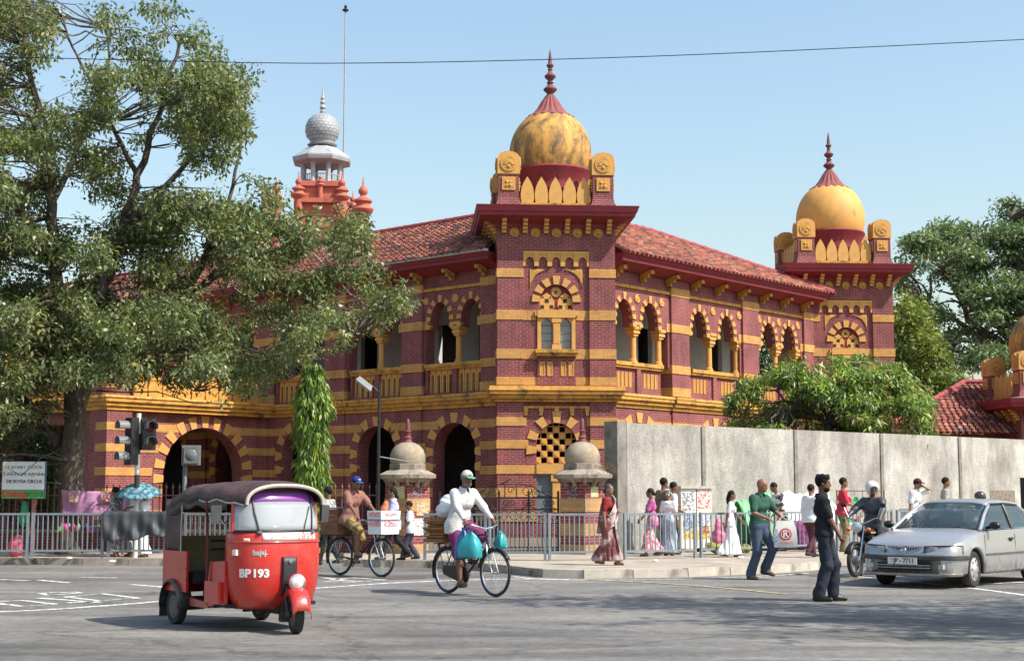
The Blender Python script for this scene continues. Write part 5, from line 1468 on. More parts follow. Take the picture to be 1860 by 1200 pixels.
# ---------------------------------------------------------------- people: smooth blended bodies and clothes grown from joints
class Field:
    def __init__(self, lo, hi, h):
        self.lo = np.array(lo, float); self.h = h
        n = np.ceil((np.array(hi) - self.lo) / h).astype(int) + 1
        self.ax = [self.lo[i] + h * np.arange(n[i]) for i in range(3)]
        self.vol = np.full(n, 1.0, np.float32)
    def _sub(self, lo, hi, m=.09):
        s = []
        for i in range(3):
            a = int(np.clip(np.floor((lo[i] - m - self.lo[i]) / self.h), 0, len(self.ax[i]))); b = int(np.clip(np.ceil((hi[i] + m - self.lo[i]) / self.h) + 1, 0, len(self.ax[i])))
            s.append(slice(a, b))
        s = tuple(s)
        X, Y, Z = np.meshgrid(self.ax[0][s[0]], self.ax[1][s[1]], self.ax[2][s[2]], indexing='ij')
        return s, X, Y, Z
    def _blend(self, s, d, k):
        v = self.vol[s]
        hh = np.clip(.5 + .5 * (v - d) / k, 0, 1)
        self.vol[s] = v * (1 - hh) + d * hh - k * hh * (1 - hh)
    def cap(self, a, b, ra, rb=None, k=.03):
        if rb is None: rb = ra
        a = np.array(a, float); b = np.array(b, float); r = max(ra, rb)
        s, X, Y, Z = self._sub(np.minimum(a, b) - r, np.maximum(a, b) + r)
        if X.size == 0: return self
        d = b - a; L2 = max(float(d @ d), 1e-9)
        px, py, pz = X - a[0], Y - a[1], Z - a[2]
        t = np.clip((px * d[0] + py * d[1] + pz * d[2]) / L2, 0, 1)
        dist = np.sqrt((px - t * d[0]) ** 2 + (py - t * d[1]) ** 2 + (pz - t * d[2]) ** 2) - (ra + (rb - ra) * t)
        self._blend(s, dist.astype(np.float32), k); return self
    def ell(self, c, r, B=None, k=.02):
        c = np.array(c, float); r = np.array(r, float); m = r.max()
        s, X, Y, Z = self._sub(c - m, c + m)
        if X.size == 0: return self
        px, py, pz = X - c[0], Y - c[1], Z - c[2]
        if B is not None: px, py, pz = [px * B[i][0] + py * B[i][1] + pz * B[i][2] for i in range(3)]
        q = np.sqrt((px / r[0]) ** 2 + (py / r[1]) ** 2 + (pz / r[2]) ** 2)
        self._blend(s, ((q - 1) * r.min()).astype(np.float32), k); return self
    def cut(self, p, n):
        n = np.array(n, float); n /= np.linalg.norm(n)
        X, Y, Z = np.meshgrid(*self.ax, indexing='ij')
        d = (X - p[0]) * n[0] + (Y - p[1]) * n[1] + (Z - p[2]) * n[2]
        self.vol = np.maximum(self.vol, d.astype(np.float32)); return self
    def cutell(self, c, r, B=None):
        c = np.array(c, float); r = np.array(r, float); m = r.max()
        s, X, Y, Z = self._sub(c - m, c + m)
        px, py, pz = X - c[0], Y - c[1], Z - c[2]
        if B is not None: px, py, pz = [px * B[i][0] + py * B[i][1] + pz * B[i][2] for i in range(3)]
        q = np.sqrt((px / r[0]) ** 2 + (py / r[1]) ** 2 + (pz / r[2]) ** 2)
        self.vol[s] = np.maximum(self.vol[s], (-(q - 1) * r.min()).astype(np.float32)); return self
    def mesh(self):
        v = self.vol; h = self.h
        v[0], v[-1] = 1, 1; v[:, 0], v[:, -1] = 1, 1; v[:, :, 0], v[:, :, -1] = 1, 1
        ins = v < 0
        cor = [(i, j, k) for i in (0, 1) for j in (0, 1) for k in (0, 1)]
        n = np.array(v.shape) - 1
        cnt = sum(ins[i:i + n[0], j:j + n[1], k:k + n[2]].astype(np.int8) for i, j, k in cor)
        I, J, Kk = np.nonzero((cnt > 0) & (cnt < 8))
        if len(I) == 0: return np.zeros((0, 3)), np.zeros((0, 4), int)
        vals = np.stack([v[I + i, J + j, Kk + k] for i, j, k in cor], 1)
        acc = np.zeros((len(I), 3)); num = np.zeros(len(I))
        for a in range(8):
            for b in range(a + 1, 8):
                if sum(abs(cor[a][q] - cor[b][q]) for q in range(3)) != 1: continue
                va, vb = vals[:, a], vals[:, b]; cr = (va < 0) != (vb < 0)
                t = np.where(cr, va / np.where(cr, va - vb, 1), 0)
                p = np.array(cor[a])[None] + t[:, None] * (np.array(cor[b]) - np.array(cor[a]))[None]
                acc += p * cr[:, None]; num += cr
        P = (np.stack([I, J, Kk], 1) + acc / num[:, None]) * h + self.lo
        idx = -np.ones(n, int); idx[I, J, Kk] = np.arange(len(I))
        F = []
        for ax in range(3):
            sl0 = [slice(None)] * 3; sl1 = [slice(None)] * 3; sl0[ax] = slice(0, -1); sl1[ax] = slice(1, None)
            ch = ins[tuple(sl0)] != ins[tuple(sl1)]
            E = np.stack(np.nonzero(ch), 1); u, w_ = (ax + 1) % 3, (ax + 2) % 3
            E = E[(E[:, u] > 0) & (E[:, w_] > 0) & (E[:, u] < n[u]) & (E[:, w_] < n[w_])]
            def g(du, dw):
                q = E.copy(); q[:, u] -= du; q[:, w_] -= dw; return idx[q[:, 0], q[:, 1], q[:, 2]]
            Q = np.stack([g(1, 1), g(0, 1), g(0, 0), g(1, 0)], 1)
            a_in = ins[E[:, 0], E[:, 1], E[:, 2]]
            Q[~a_in] = Q[~a_in][:, ::-1]; F.append(Q)
        F = np.concatenate(F); F = F[(F >= 0).all(1)]
        return P, F
def relax(P, F, it=1, lam=.5):
    for _ in range(it):
        A_ = np.zeros_like(P); c = np.zeros(len(P))
        for a, b in ((0, 1), (1, 2), (2, 3), (3, 0)):
            np.add.at(A_, F[:, a], P[F[:, b]]); np.add.at(c, F[:, a], 1); np.add.at(A_, F[:, b], P[F[:, a]]); np.add.at(c, F[:, b], 1)
        P = P * (1 - lam) + lam * A_ / np.maximum(c, 1)[:, None]
    return P
def vnormals(P, F):
    n = np.cross(P[F[:, 2]] - P[F[:, 0]], P[F[:, 3]] - P[F[:, 1]]); N_ = np.zeros_like(P)
    for i in range(4): np.add.at(N_, F[:, i], n)
    return unit(N_)
def wrinkle(P, F, amp, seed=0):
    r = np.random.default_rng(seed); N_ = vnormals(P, F); d = np.zeros(len(P))
    for i in range(5):
        k = r.normal(size=3) * np.array([11, 11, 13]) * (1 + .5 * i); d += np.sin(P @ k + r.uniform(0, 6)) / (1.5 + i)
    return P + N_ * (d * amp)[:, None]
V3 = lambda *a: np.array(a, float)
def ik(a, t, l1, l2, pole):
    v = t - a; L = np.linalg.norm(v); L = min(max(L, abs(l1 - l2) + .01), l1 + l2 - .003); u = v / np.linalg.norm(v); t = a + u * L
    x = (l1 * l1 - l2 * l2 + L * L) / (2 * L); hgt = math.sqrt(max(l1 * l1 - x * x, 0))
    p = pole - u * (pole @ u); p = p / max(np.linalg.norm(p), 1e-6)
    return a + u * x + p * hgt, t
_clothm = {}
def cloth(col, rough=.85, var=.14, scale=6.0, name='cloth'):
    key = (tuple(col), rough, var, scale)
    if key not in _clothm: _clothm[key] = mat(name + '_%d' % len(_clothm), col, rough, var, scale, spec=.2, bump=.9, bscale=11)
    return _clothm[key]
SKIN = [mat('brown_skin_a', (.25, .125, .075), .5, .12, 8, spec=.4), mat('brown_skin_b', (.175, .085, .052), .5, .12, 8, spec=.4), mat('brown_skin_c', (.30, .155, .095), .5, .12, 8, spec=.4)]
HAIRM = mat('black_hair', (.010, .008, .008), .7, .3, 30, spec=.2); GREYHAIR = mat('grey_hair', (.16, .155, .15), .6, .5, 30); EYEM = mat('dark_eye', (.02, .015, .012), .2, .1); LIPM = mat('lips', (.18, .06, .05), .5, .1)
_eye = MB(); _eye.ball((0, 0, 0), .011, 8, 6); EYE = _eye.mesh('eye', EYEM)
_lip = MB(); _lip.ball((0, 0, 0), (.024, .008, .008), 8, 5); LIP = _lip.mesh('lips', LIPM)

def person(label, loc, yaw, H=1.68, skin=0, pelvis=(0, 0, .945), lean=4, side=0, turn=0, look=0, nod=0, feet=None, hands=None, toe=(0, 0), knee=(0, 0), elbow=None,
           shirt=None, trousers=None, skirt=None, hair='short', haircol=None, cap=None, shoes=None, girth=1.0, h=.019, seed=1, group=None, grip=(0, 0), female=False, sari=None, beard=None, helmet=None, bag=None, pal=None):
    """pose in metres for a 1.72 m figure: x right, y forward, z up; feet and hands are (left, right)"""
    sc = H / 1.72
    o = empty('person', loc, yaw - PI / 2, label, 'person', group)
    B = SC(sc, sc, sc)
    pel = V3(*pelvis)
    la, sa, ta = R(lean), R(side), R(turn)
    up = V3(math.sin(sa), math.sin(la), math.cos(la) * math.cos(sa)); up /= np.linalg.norm(up)
    rt = V3(math.cos(ta), math.sin(ta), 0); rt = rt - up * (rt @ up); rt /= np.linalg.norm(rt); fw = np.cross(up, rt)
    hipr = V3(math.cos(ta * .4), math.sin(ta * .4), 0)
    waist = pel + up * .13; chest = pel + up * .34; sh = pel + up * .475; neck = pel + up * .53
    shw = .165 if female else .18
    sL, sR = sh - rt * shw, sh + rt * shw
    hL, hR = pel - hipr * .088 + V3(0, 0, -.03), pel + hipr * .088 + V3(0, 0, -.03)
    if feet is None: feet = ((-.10, 0, 0), (.10, 0, 0))
    aL, aR = V3(*feet[0][:3]) + V3(0, 0, .085), V3(*feet[1][:3]) + V3(0, 0, .085)
    kp = [V3(knee[0], 1, 0), V3(knee[1], 1, 0)]
    kL, aL = ik(hL, aL, .425, .425, kp[0]); kR, aR = ik(hR, aR, .425, .425, kp[1])
    if hands is None: hands = ((-.26, .05, .80), (.26, .05, .80))
    el = elbow or ((-.4, -1, -.2), (.4, -1, -.2))
    eL, wL = ik(sL, V3(*hands[0]), .285, .255, V3(*el[0])); eR, wR = ik(sR, V3(*hands[1]), .285, .255, V3(*el[1]))
    # head basis
    lk, nd = R(look) + ta, R(nod)
    hf = V3(-math.sin(lk), math.cos(lk), 0); hf = hf * math.cos(nd) - V3(0, 0, 1) * math.sin(nd); hu = V3(0, 0, 1) - hf * hf[2]; hu /= np.linalg.norm(hu); hr = np.cross(hf, hu)
    HB = [hr, hf, hu]
    hc = neck + up * .06 + hu * .115 + hf * .028
    hcW = lambda x, y, z: hc + hr * x + hf * y + hu * z
    allp = np.stack([pel, sL, sR, kL, kR, aL, aR, eL, eR, wL, wR, hc]); lo, hi = allp.min(0) - .27, allp.max(0) + .27
    g_ = girth
    def torso(f, e=0.0, k=.05):
        w_ = .075 if female else .085
        f.cap(pel - hipr * w_, pel + hipr * w_, (.100 + .012 * female) * g_ + e, k=k)
        f.cap(waist - rt * .055, waist + rt * .06, .093 * g_ + e, k=k)
        f.cap(chest - rt * .075, chest + rt * .075, .092 * g_ + e, k=k)
        f.cap(sh - rt * (shw - .03) - up * .03, sh + rt * (shw - .03) - up * .03, .060 + e, k=k)
        if female:
            for s in (-1, 1): f.ell(chest + rt * (.065 * s) + fw * .085 + up * .01, (.062 + e * .5,) * 3, k=.04)
        f.cap(neck - up * .05, sh + up * .0, .06 + e * .4, .085 + e * .6, k=.04)
    fb = Field(lo, hi, h)
    torso(fb, -.012)
    fb.cap(neck - up * .03, hcW(0, -.02, -.05), .052, .048, k=.03)
    fb.ell(hcW(0, -.008, .022), (.076, .096, .098), HB, k=.02); fb.ell(hcW(0, .028, -.055), (.054, .062, .065), HB, k=.04)
    fb.cap(hcW(0, .088, .01), hcW(0, .106, -.022), .010, .017, k=.012); fb.cap(hcW(-.035, .082, .03), hcW(.035, .082, .03), .012, k=.02); fb.ell(hcW(0, .078, -.088), (.022, .018, .018), HB, k=.02)
    for s in (-1, 1): fb.ell(hcW(.078 * s, -.01, -.01), (.012, .024, .034), HB, k=.008)
    for (s_, e_, w_) in ((sL, eL, wL), (sR, eR, wR)):
        fb.cap(s_, e_, .050 * g_, .040, k=.03); fb.cap(e_, w_, .040, .027, k=.02)
        d = unit(w_ - e_); fb.cap(w_, w_ + d * .06, .024, .030, k=.02)
    for (h_, k_, a_, i) in ((hL, kL, aL, 0), (hR, kR, aR, 1)):
        fb.cap(h_, k_, .082 * g_, .055, k=.04); m_ = k_ + (a_ - k_) * .35 + V3(0, -.012, 0); fb.cap(k_, m_, .052, .055, k=.03); fb.cap(m_, a_, .053, .034, k=.03)
        ta_ = R(toe[i]); td = V3(math.sin(ta_), math.cos(ta_), -.0)
        drop = feet[i][2]
        tz = -.055 if len(feet[i]) < 4 else feet[i][3]
        heel = a_ + td * -.045 + V3(0, 0, -.052); tip = a_ + td * .15 + V3(0, 0, tz)
        fb.cap(heel, a_ + td * .05 + V3(0, 0, -.045 + (tz + .055) * .3), .032, .036, k=.03); fb.cap(a_ + td * .04 + V3(0, 0, -.045 + (tz + .055) * .3), tip, .036, .026, k=.02)
    P, F = fb.mesh(); P = relax(P, F, 1, .4)
    # fingers
    fm = MB()
    for (e_, w_, s, gr) in ((eL, wL, -1, grip[0]), (eR, wR, 1, grip[1])):
        d = unit(w_ - e_); sd = np.cross(d, V3(0, 0, 1)) if abs(d[2]) < .9 else np.cross(d, V3(0, 1, 0)); sd = unit(sd)
        if abs(d[2]) > .7: sd = unit(np.cross(d, hipr)); 
        pn = unit(np.cross(sd, d)); pn = -pn if pn[2] > 0 and abs(d[2]) < .7 else pn
        if abs(d[2]) > .7: pn = unit(V3(-s * 1.0, .25, 0) - d * (V3(-s, .25, 0) @ d)); sd = unit(np.cross(d, pn))
        p0 = w_ + d * .075
        cu = .35 + .9 * gr
        for q, L in ((-1.5, .058), (-.5, .068), (.5, .064), (1.5, .05)):
            b0 = p0 + sd * (q * .014); b1 = b0 + (d * math.cos(cu * .6) + pn * math.sin(cu * .6)) * L * .55; b2 = b1 + (d * math.cos(cu * 1.7) + pn * math.sin(cu * 1.7)) * L * .5
            fm.tube([b0 - d * .02, b0, b1, b2], [.0095, .0095, .0085, .004], 6, caps=False)
        t0 = w_ + d * .03 - sd * .024 * (1 if s < 0 else -1); t1 = t0 + (d * .6 - sd * .7 * (1 if s < 0 else -1) + pn * .5) * .032; t2 = t1 + (d * .9 + pn * .4) * .03
        fm.tube([w_ + d * .01, t0, t1, t2], [.012, .012, .010, .005], 6, caps=False)
    n0 = len(P); P = np.concatenate([P, np.array(fm.v)]); F = np.concatenate([F, np.array(fm.f) + n0])
    link('body', np_mesh('body', P, F, SKIN[skin]), o, B)
    for s in (-1, 1):
        e_ = hcW(.032 * s, .079, .012); link('eye', EYE, o, B @ T(*e_))
    e_ = hcW(0, .088, -.052); link('lips', LIP, o, B @ T(*e_) @ RZ(lk))
    def garment(name, f, m, amp=.005, it=1, extra=None):
        P, F = f.mesh()
        if len(P) == 0: return None
        P = relax(P, F, it, .4)
        if amp: P = wrinkle(P, F, amp, seed)
        if extra: P = extra(P, F)
        return link(name, np_mesh(name, P, F, m), o, B)
    if shirt:
        f = Field(lo, hi, h); lo_ = shirt.get('loose', .018)
        torso(f, lo_)
        hem = shirt.get('hem', -.12)
        if hem < -.05: f.cap(pel - hipr * .08 - up * .06, pel + hipr * .08 - up * .06, .106 * g_ + lo_ + .008, k=.05); f.cap(pel - hipr * .08 + V3(0, 0, hem), pel + hipr * .08 + V3(0, 0, hem), .104 * g_ + lo_ + .014, k=.06)
        f.cut(pel + V3(0, 0, hem), V3(0, 0, -1))
        sl = shirt.get('sleeve', 'short')
        for (s_, e_, w_) in ((sL, eL, wL), (sR, eR, wR)):
            g2 = Field(lo, hi, h)
            if sl == 'long': f.cap(s_, e_, .056 * g_ + lo_ * .5, .048 + lo_ * .4, k=.035); f.cap(e_, w_ + (e_ - w_) * .06, .048 + lo_ * .4, .036, k=.03)
            elif sl == 'short': f.cap(s_, s_ + (e_ - s_) * .80, .056 * g_ + lo_ * .5, .052 + lo_ * .6, k=.035)
            else: f.cap(s_, s_ + (e_ - s_) * .35, .062 * g_, .058, k=.04)
        f.cutell(neck + up * .065 + fw * .03, (.075, .085, .085)) if shirt.get('open', True) else None
        so = garment('shirt', f, shirt['mat'], shirt.get('amp', .0055))
        if shirt.get('collar'):
            c = MB(); rr = .068
            ring = [[tuple(neck + up * (.005 + z_) + (rt * math.cos(a) + fw * math.sin(a) * 1.05) * (rr + q)) for a in [PI / 2 + .3 + (2 * PI - .6) * i / 18 for i in range(19)]] for z_, q in ((-.02, .012), (.035, -.004), (.03, .012), (-.025, .03))]
            c.rings(ring, close=False); c.build('collar', shirt['mat'], o, B)
        if shirt.get('buttons'):
            for i in range(4):
                p_ = waist + up * (.02 + .085 * i) + fw * (.092 * g_ + lo_ + .006); c = MB(); c.ball(tuple(p_), .008, 6, 4); c.build('button', shirt['buttons'], o, B)
    if trousers:
        f = Field(lo, hi, h); e = trousers.get('loose', .014); ln = trousers.get('length', 'long')
        f.cap(pel - hipr * .08, pel + hipr * .08, .100 * g_ + e * .8, k=.05); f.cap(waist - rt * .055 - up * .04, waist + rt * .055 - up * .04, .090 * g_ + e * .5, k=.05)
        for (h_, k_, a_) in ((hL, kL, aL), (hR, kR, aR)):
            f.cap(h_, k_, .082 * g_ + e * .8, .060 + e * .8, k=.03)
            if ln == 'long': f.cap(k_, a_ + (k_ - a_) * .04, .060 + e * .8, .048 + e * 1.1, k=.03); 
            elif ln == 'half': f.cap(k_, k_ + (a_ - k_) * .05, .07 + e, .07 + e, k=.03)
            elif ln == 'short': pass
        f.cut(waist + up * .03, up)
        garment('trousers', f, trousers['mat'], trousers.get('amp', .007))
        if trousers.get('belt'):
            c = MB(); w0 = waist - up * .0
            ring = [[tuple(w0 + up * z_ + rt * math.cos(a) * (.150 * g_ + q) + fw * math.sin(a) * (.098 * g_ + q)) for a in [2 * PI * i / 24 for i in range(24)]] for z_, q in ((-.018, .006), (-.018, .016), (.018, .016), (.018, .006))]
            c.rings(ring, close=True, cap0=False, cap1=False); c.build('belt', trousers['belt'], o, B)
            c = MB(); p_ = w0 + fw * (.098 * g_ + .016); c.M = T(*p_) @ RZ(ta); c.box(-.025, .025, -.006, .008, -.02, .02); c.build('buckle', MAT['grey'], o, B)
    if skirt:
        f = Field(lo, hi, h); e = skirt.get('loose', .03); hem = skirt.get('hem', .10); flare = skirt.get('flare', .05)
        f.cap(waist - rt * .055, waist + rt * .055, .092 * g_ + .008, k=.06); f.cap(pel - hipr * .08, pel + hipr * .08, .112 * g_ + e * .6, k=.06)
        for (h_, k_, a_) in ((hL, kL, aL), (hR, kR, aR)): f.cap(h_, k_, .088 * g_ + e, .074 + e, k=.08); f.cap(k_, a_, .074 + e, .062 + e + flare, k=.09)
        mk, ma = (kL + kR) / 2, (aL + aR) / 2; f.cap(pel, mk, .095 + e, .085 + e, k=.08); f.cap(mk, ma, .085 + e, .075 + e + flare, k=.09)
        f.cut(V3(0, 0, hem), V3(0, 0, -1)); f.cut(waist + up * .05, up)
        def pleat(P, F):
            N_ = vnormals(P, F); a = np.arctan2(P[:, 1] - ma[1] * .5, P[:, 0] - ma[0] * .5); w_ = np.clip((waist[2] - P[:, 2]) / .8, 0, 1)
            return P + N_ * ((np.sin(a * 11 + P[:, 2] * 3) * .012 + np.sin(a * 23 + 1) * .005) * w_)[:, None]
        garment('skirt', f, skirt['mat'], .004, 2, pleat)
    if sari:
        # pallu: a band wound over the left shoulder, across the chest and down the front
        def band(pts, ws, m, name, off=.0, fold=5):
            Q = catm([tuple(p) for p in pts], 6); W_ = catm([(w_,) for w_ in ws], 6); c = MB(); L1, L2 = [], []; rows = []
            for i, q in enumerate(Q):
                q = np.array(q); d = np.array(Q[min(i + 1, len(Q) - 1)]) - np.array(Q[max(i - 1, 0)]); d = unit(d)
                out = q - (pel + up * ((q - pel) @ up)); out = unit(out); s_ = unit(np.cross(d, out)); w_ = W_[i][0]
                rows.append([tuple(q + s_ * w_ * (t / 8 - .5) + out * (.012 * math.sin(t * 2.4 + i * .15) + off)) for t in range(9)])
            c.rings(rows, close=False); ob = c.build(name, m, o, B); solidify(ob, .006)
        y_ = .115 * g_
        # folds fall from the hip over the front, the free end hangs behind the shoulder
        band([pel + rt * .17 + fw * -.02 + up * .0, pel + rt * .10 + fw * (y_ + .01) + up * .06, chest + fw * (y_ + .03) + rt * .0 - up * .03, sh - rt * .10 + fw * .105 - up * .02, sh - rt * .12 + up * .065, sh - rt * .13 - fw * .115 - up * .06, waist - rt * .14 - fw * .15, pel - rt * .15 - fw * .17 - up * .28], [.30, .30, .24, .15, .12, .15, .2, .24], sari['mat'], 'sari_drape', .014)
        if sari.get('front'):
            band([waist + rt * .02 + fw * (y_ + .02), pel + fw * (y_ + .035) + rt * -.02, pel + fw * (y_ + .05) + V3(-.05, .0, -.3), pel + fw * (y_ + .08) + V3(-.10, .02, -.62)], [.10, .16, .2, .24], sari['mat'], 'sari_pleats', .02)
    # hair, caps
    hm = haircol or HAIRM
    if hair and not (helmet):
        f = Field(hc - .3, hc + .3, .012)
        if hair != 'bald':
            f.ell(hcW(0, -.018, .032), (.086, .100, .100), HB, k=.02)
            f.cutell(hcW(0, .10, -.035), (.080, .085, .095), HB); f.cut(hcW(0, 0, -.07), -hu)
            f.cut(hcW(0, .082, .06), hf * .75 + hu * -.25)
        if hair == 'curly':
            for i in range(14):
                a = i * 2.4; f.ell(hcW(.06 * math.cos(a), -.01 + .07 * math.sin(a), .085 + .02 * math.cos(i * 1.7)), (.036, .036, .034), HB, k=.015)
        if hair in ('long', 'ponytail'):
            f.cap(hcW(0, -.09, -.01), hcW(0, -.115, -.10), .042, .045, k=.03); f.cap(hcW(0, -.115, -.10), hcW(0, -.12, -.25), .045, .022, k=.03)
        if hair == 'bun': f.ell(hcW(0, -.12, -.03), (.055, .045, .05), HB, k=.02)
        if hair == 'plait': f.cap(hcW(0, -.08, -.05), hcW(.01, -.12, -.28), .032, .02, k=.02)
        if hair != 'bald':
            P, F = f.mesh(); P = relax(P, F, 1, .4); P = wrinkle(P, F, .003, seed + 5); link('hair', np_mesh('hair', P, F, hm), o, B)
    if beard:
        f = Field(hc - .2, hc + .2, .012); f.ell(hcW(0, .032, -.072), (.060, .066, .058), HB, k=.02); f.cutell(hcW(0, .09, -.015), (.055, .05, .055), HB); f.cut(hcW(0, 0, -.035), hu)
        P, F = f.mesh(); link('beard', np_mesh('beard', P, F, beard), o, B)
    if cap:
        f = Field(hc - .3, hc + .3, .011); f.ell(hcW(0, -.008, .035), (.090, .108, .100), HB, k=.02); f.cut(hcW(0, 0, .045), -hu + hf * .05)
        P, F = f.mesh(); P = relax(P, F, 1, .4); cp = link('cap', np_mesh('cap', P, F, cap['mat']), o, B)
        f = Field(hc - .3, hc + .3, .011); f.ell(hcW(0, .115, .042), (.078, .085, .013), HB, k=.01); f.cut(hcW(0, .075, 0), -hf)
        P, F = f.mesh(); link('cap_peak', np_mesh('cap_peak', P, F, cap.get('peak', cap['mat'])), o, B)
        if cap.get('badge'):
            c = MB(); p_ = hcW(0, .098, .085); c.M = T(*p_) @ RZ(lk); c.ball((0, 0, 0), (.03, .008, .02), 8, 5); c.build('cap_badge', cap['badge'], o, B)
    if helmet:
        f = Field(hc - .3, hc + .3, .013); f.ell(hcW(0, -.012, .022), (.128, .150, .140), HB, k=.02); f.cutell(hcW(0, .15, -.04), (.10, .12, .085), HB); f.cut(hcW(0, 0, -.10), -hu + hf * .15)
        P, F = f.mesh(); P = relax(P, F, 2, .5); link('helmet', np_mesh('helmet', P, F, helmet), o, B)
    if shoes:
        for (a_, i) in ((aL, 0), (aR, 1)):
            f = Field(a_ - .27, a_ + .27, min(h, .016)); ta_ = R(toe[i]); td = V3(math.sin(ta_), math.cos(ta_), 0); tz = -.055 if len(feet[i]) < 4 else feet[i][3]
            if shoes.get('sandal'):
                f.cap(a_ + td * -.05 + V3(0, 0, -.078), a_ + td * .15 + V3(0, 0, tz - .028), .022, .022, k=.01)
            else:
                f.cap(a_ + td * -.045 + V3(0, 0, -.045), a_ + td * .06 + V3(0, 0, -.04 + (tz + .055) * .35), .046, .047, k=.02); f.cap(a_ + td * .05 + V3(0, 0, -.04 + (tz + .055) * .35), a_ + td * .175 + V3(0, 0, tz), .046, .034, k=.02); f.cap(a_ + V3(0, 0, -.03), a_ + V3(0, 0, .01), .05, .048, k=.03)
            P, F = f.mesh(); P = relax(P, F, 1, .4); link('shoe', np_mesh('shoe', P, F, shoes['mat']), o, B)
    o['_'] = 0; del o['_']
    J = dict(wL=wL * sc, wR=wR * sc, hc=hc * sc, pel=pel * sc)
    return o, J
# ---------------------------------------------------------------- vehicles (local axes: x forward, y left, z up)
RUB = mat('tyre_rubber', (.028, .027, .026), .8, .3, 12, bump=.2); CHROME = mat('chrome', (.62, .63, .64), .18, .1, 5, metal=1.0); STEEL = mat('dull_steel', (.30, .30, .31), .4, .2, 6, metal=.9); BLK = mat('black_enamel', (.015, .015, .016), .35, .2, 6); GREASE = mat('greasy_metal', (.07, .062, .055), .6, .4, 8, metal=.5)
def paint(name, col, dust, metal=0.0, rough=.28, zd=.6):
    """vehicle paint with road dust clinging in patches"""
    m, n, l, b = newmat(name)
    tc = n.new('ShaderNodeTexCoord'); a = noise(n, l, tc.outputs['Object'], 5, 7, .75)
    r1 = ramp(n, [(.42, 0.0), (.80, .6)]); l.new(a.outputs['Fac'], r1.inputs['Fac'])
    c = mix(n, l, r1.outputs['Color'], col, dust)
    sx = n.new('ShaderNodeSeparateXYZ'); l.new(tc.outputs['Object'], sx.inputs[0]); mud = noise(n, l, tc.outputs['Object'], 9, 6, .8)
    ma = n.new('ShaderNodeMath'); ma.operation = 'MULTIPLY_ADD'; l.new(sx.outputs['Z'], ma.inputs[0]); ma.inputs[1].default_value = -.9; l.new(mud.outputs['Fac'], ma.inputs[2])
    r7 = ramp(n, [(.14, 0.0), (.42, .7)]); l.new(ma.outputs[0], r7.inputs['Fac']); c = mix(n, l, r7.outputs['Color'], c, (.16, .11, .08)); l.new(c, b.inputs['Base Color'])
    rr = ramp(n, [(.4, rough), (.8, .65)]); l.new(a.outputs['Fac'], rr.inputs['Fac']); l.new(rr.outputs['Color'], b.inputs['Roughness'])
    b.inputs['Metallic'].default_value = metal; b.inputs['Coat Weight'].default_value = .5; b.inputs['Coat Roughness'].default_value = .12
    return m
def wheel(parent, c, r, w_, steer=0.0, hub=STEEL, hubr=.55, bolts=5, cover=None, name='wheel'):
    M = T(*c) @ RZ(steer)
    t = MB(RX(PI / 2)); hw = w_ / 2
    t.lathe([(r * .62, -hw * .8), (r * .80, -hw), (r * .95, -hw * .92), (r, -hw * .6), (r, hw * .6), (r * .95, hw * .92), (r * .80, hw), (r * .62, hw * .8), (r * .58, 0)], 40)
    o = t.build(name, RUB, parent, M)
    t = MB(RX(PI / 2)); t.lathe([(r * .645, -hw * .86), (r * .60, -hw * .7), (r * .52, -hw * .25), (r * .22, -hw * .2), (r * .18, -hw * .6), (.0, -hw * .62)][::-1], 28); t.lathe([(r * .645, hw * .86), (r * .60, hw * .7), (r * .52, hw * .25), (r * .22, hw * .2), (r * .18, hw * .6), (.0, hw * .62)], 28)
    t.build('rim', hub, o)
    return o
# ---- three wheeler
RED = paint('red_vehicle_paint', (.50, .012, .010), (.30, .09, .06)); CANV = mat('black_canvas', (.048, .028, .028), .62, .3, 3, stain=(.14, .085, .08), stain_at=(.45, .75), stain_scale=2.2, bump=.35, bscale=18, spec=.35)
ALPHA = R(36)
fwd = Vector((math.sin(ALPHA), -math.cos(ALPHA), 0))
fw0 = Vector((XY(546, 16.15), 16.15, 0))
c0 = fw0 - fwd * .95
TUK = empty('three_wheeler', (c0.x, c0.y, 0), math.atan2(fwd.y, fwd.x), 'bright red three wheeler taxi with black canvas roof crossing the junction', 'rickshaw')
TUK.scale = (.95, .95, .95)
XB = .30
def shell_dim(z):
    zs = [.26, .34, .5, .75, 1.0, 1.13, 1.30, 1.48, 1.60]; hw = [.44, .49, .53, .55, .55, .545, .54, .53, .51]; nx = [.66, .73, .785, .805, .785, .76, .72, .66, .60]
    return np.interp(z, zs, hw), np.interp(z, zs, nx)
def shell(s, z, off=0.0):
    """s in [-1,1] from the right side round the nose to the left side"""
    hw, nx = shell_dim(z); a = s * PI / 2; p = 2 / 2.7
    x = XB + (nx - XB) * abs(math.cos(a)) ** p; y = math.copysign(hw * abs(math.sin(a)) ** p, a)
    if off:
        e = .01; p0 = np.array(shell(max(-1, s - e), z)); p1 = np.array(shell(min(1, s + e), z)); t = p1 - p0; n = np.array([t[1], -t[0], 0]); n /= max(np.linalg.norm(n), 1e-9)
        if n[0] * .6 + n[1] * y < 0: n = -n
        return (x + n[0] * off, y + n[1] * off, z)
    return (x, y, z)
def shell_panel(zs, s0, s1, n, m, name, off=0.0, th=.012):
    b = MB(); rows = [[shell(s0 + (s1 - s0) * i / n, z, off) for i in range(n + 1)] for z in zs]
    b.rings(rows, close=False); o = b.build(name, m, TUK, angle=60); solidify(o, th); return o
zs_ = [.26, .30, .36, .44, .54, .66, .78, .9, 1.0, 1.07, 1.13]
shell_panel(zs_, -1, 1, 44, RED, 'front_cowl')
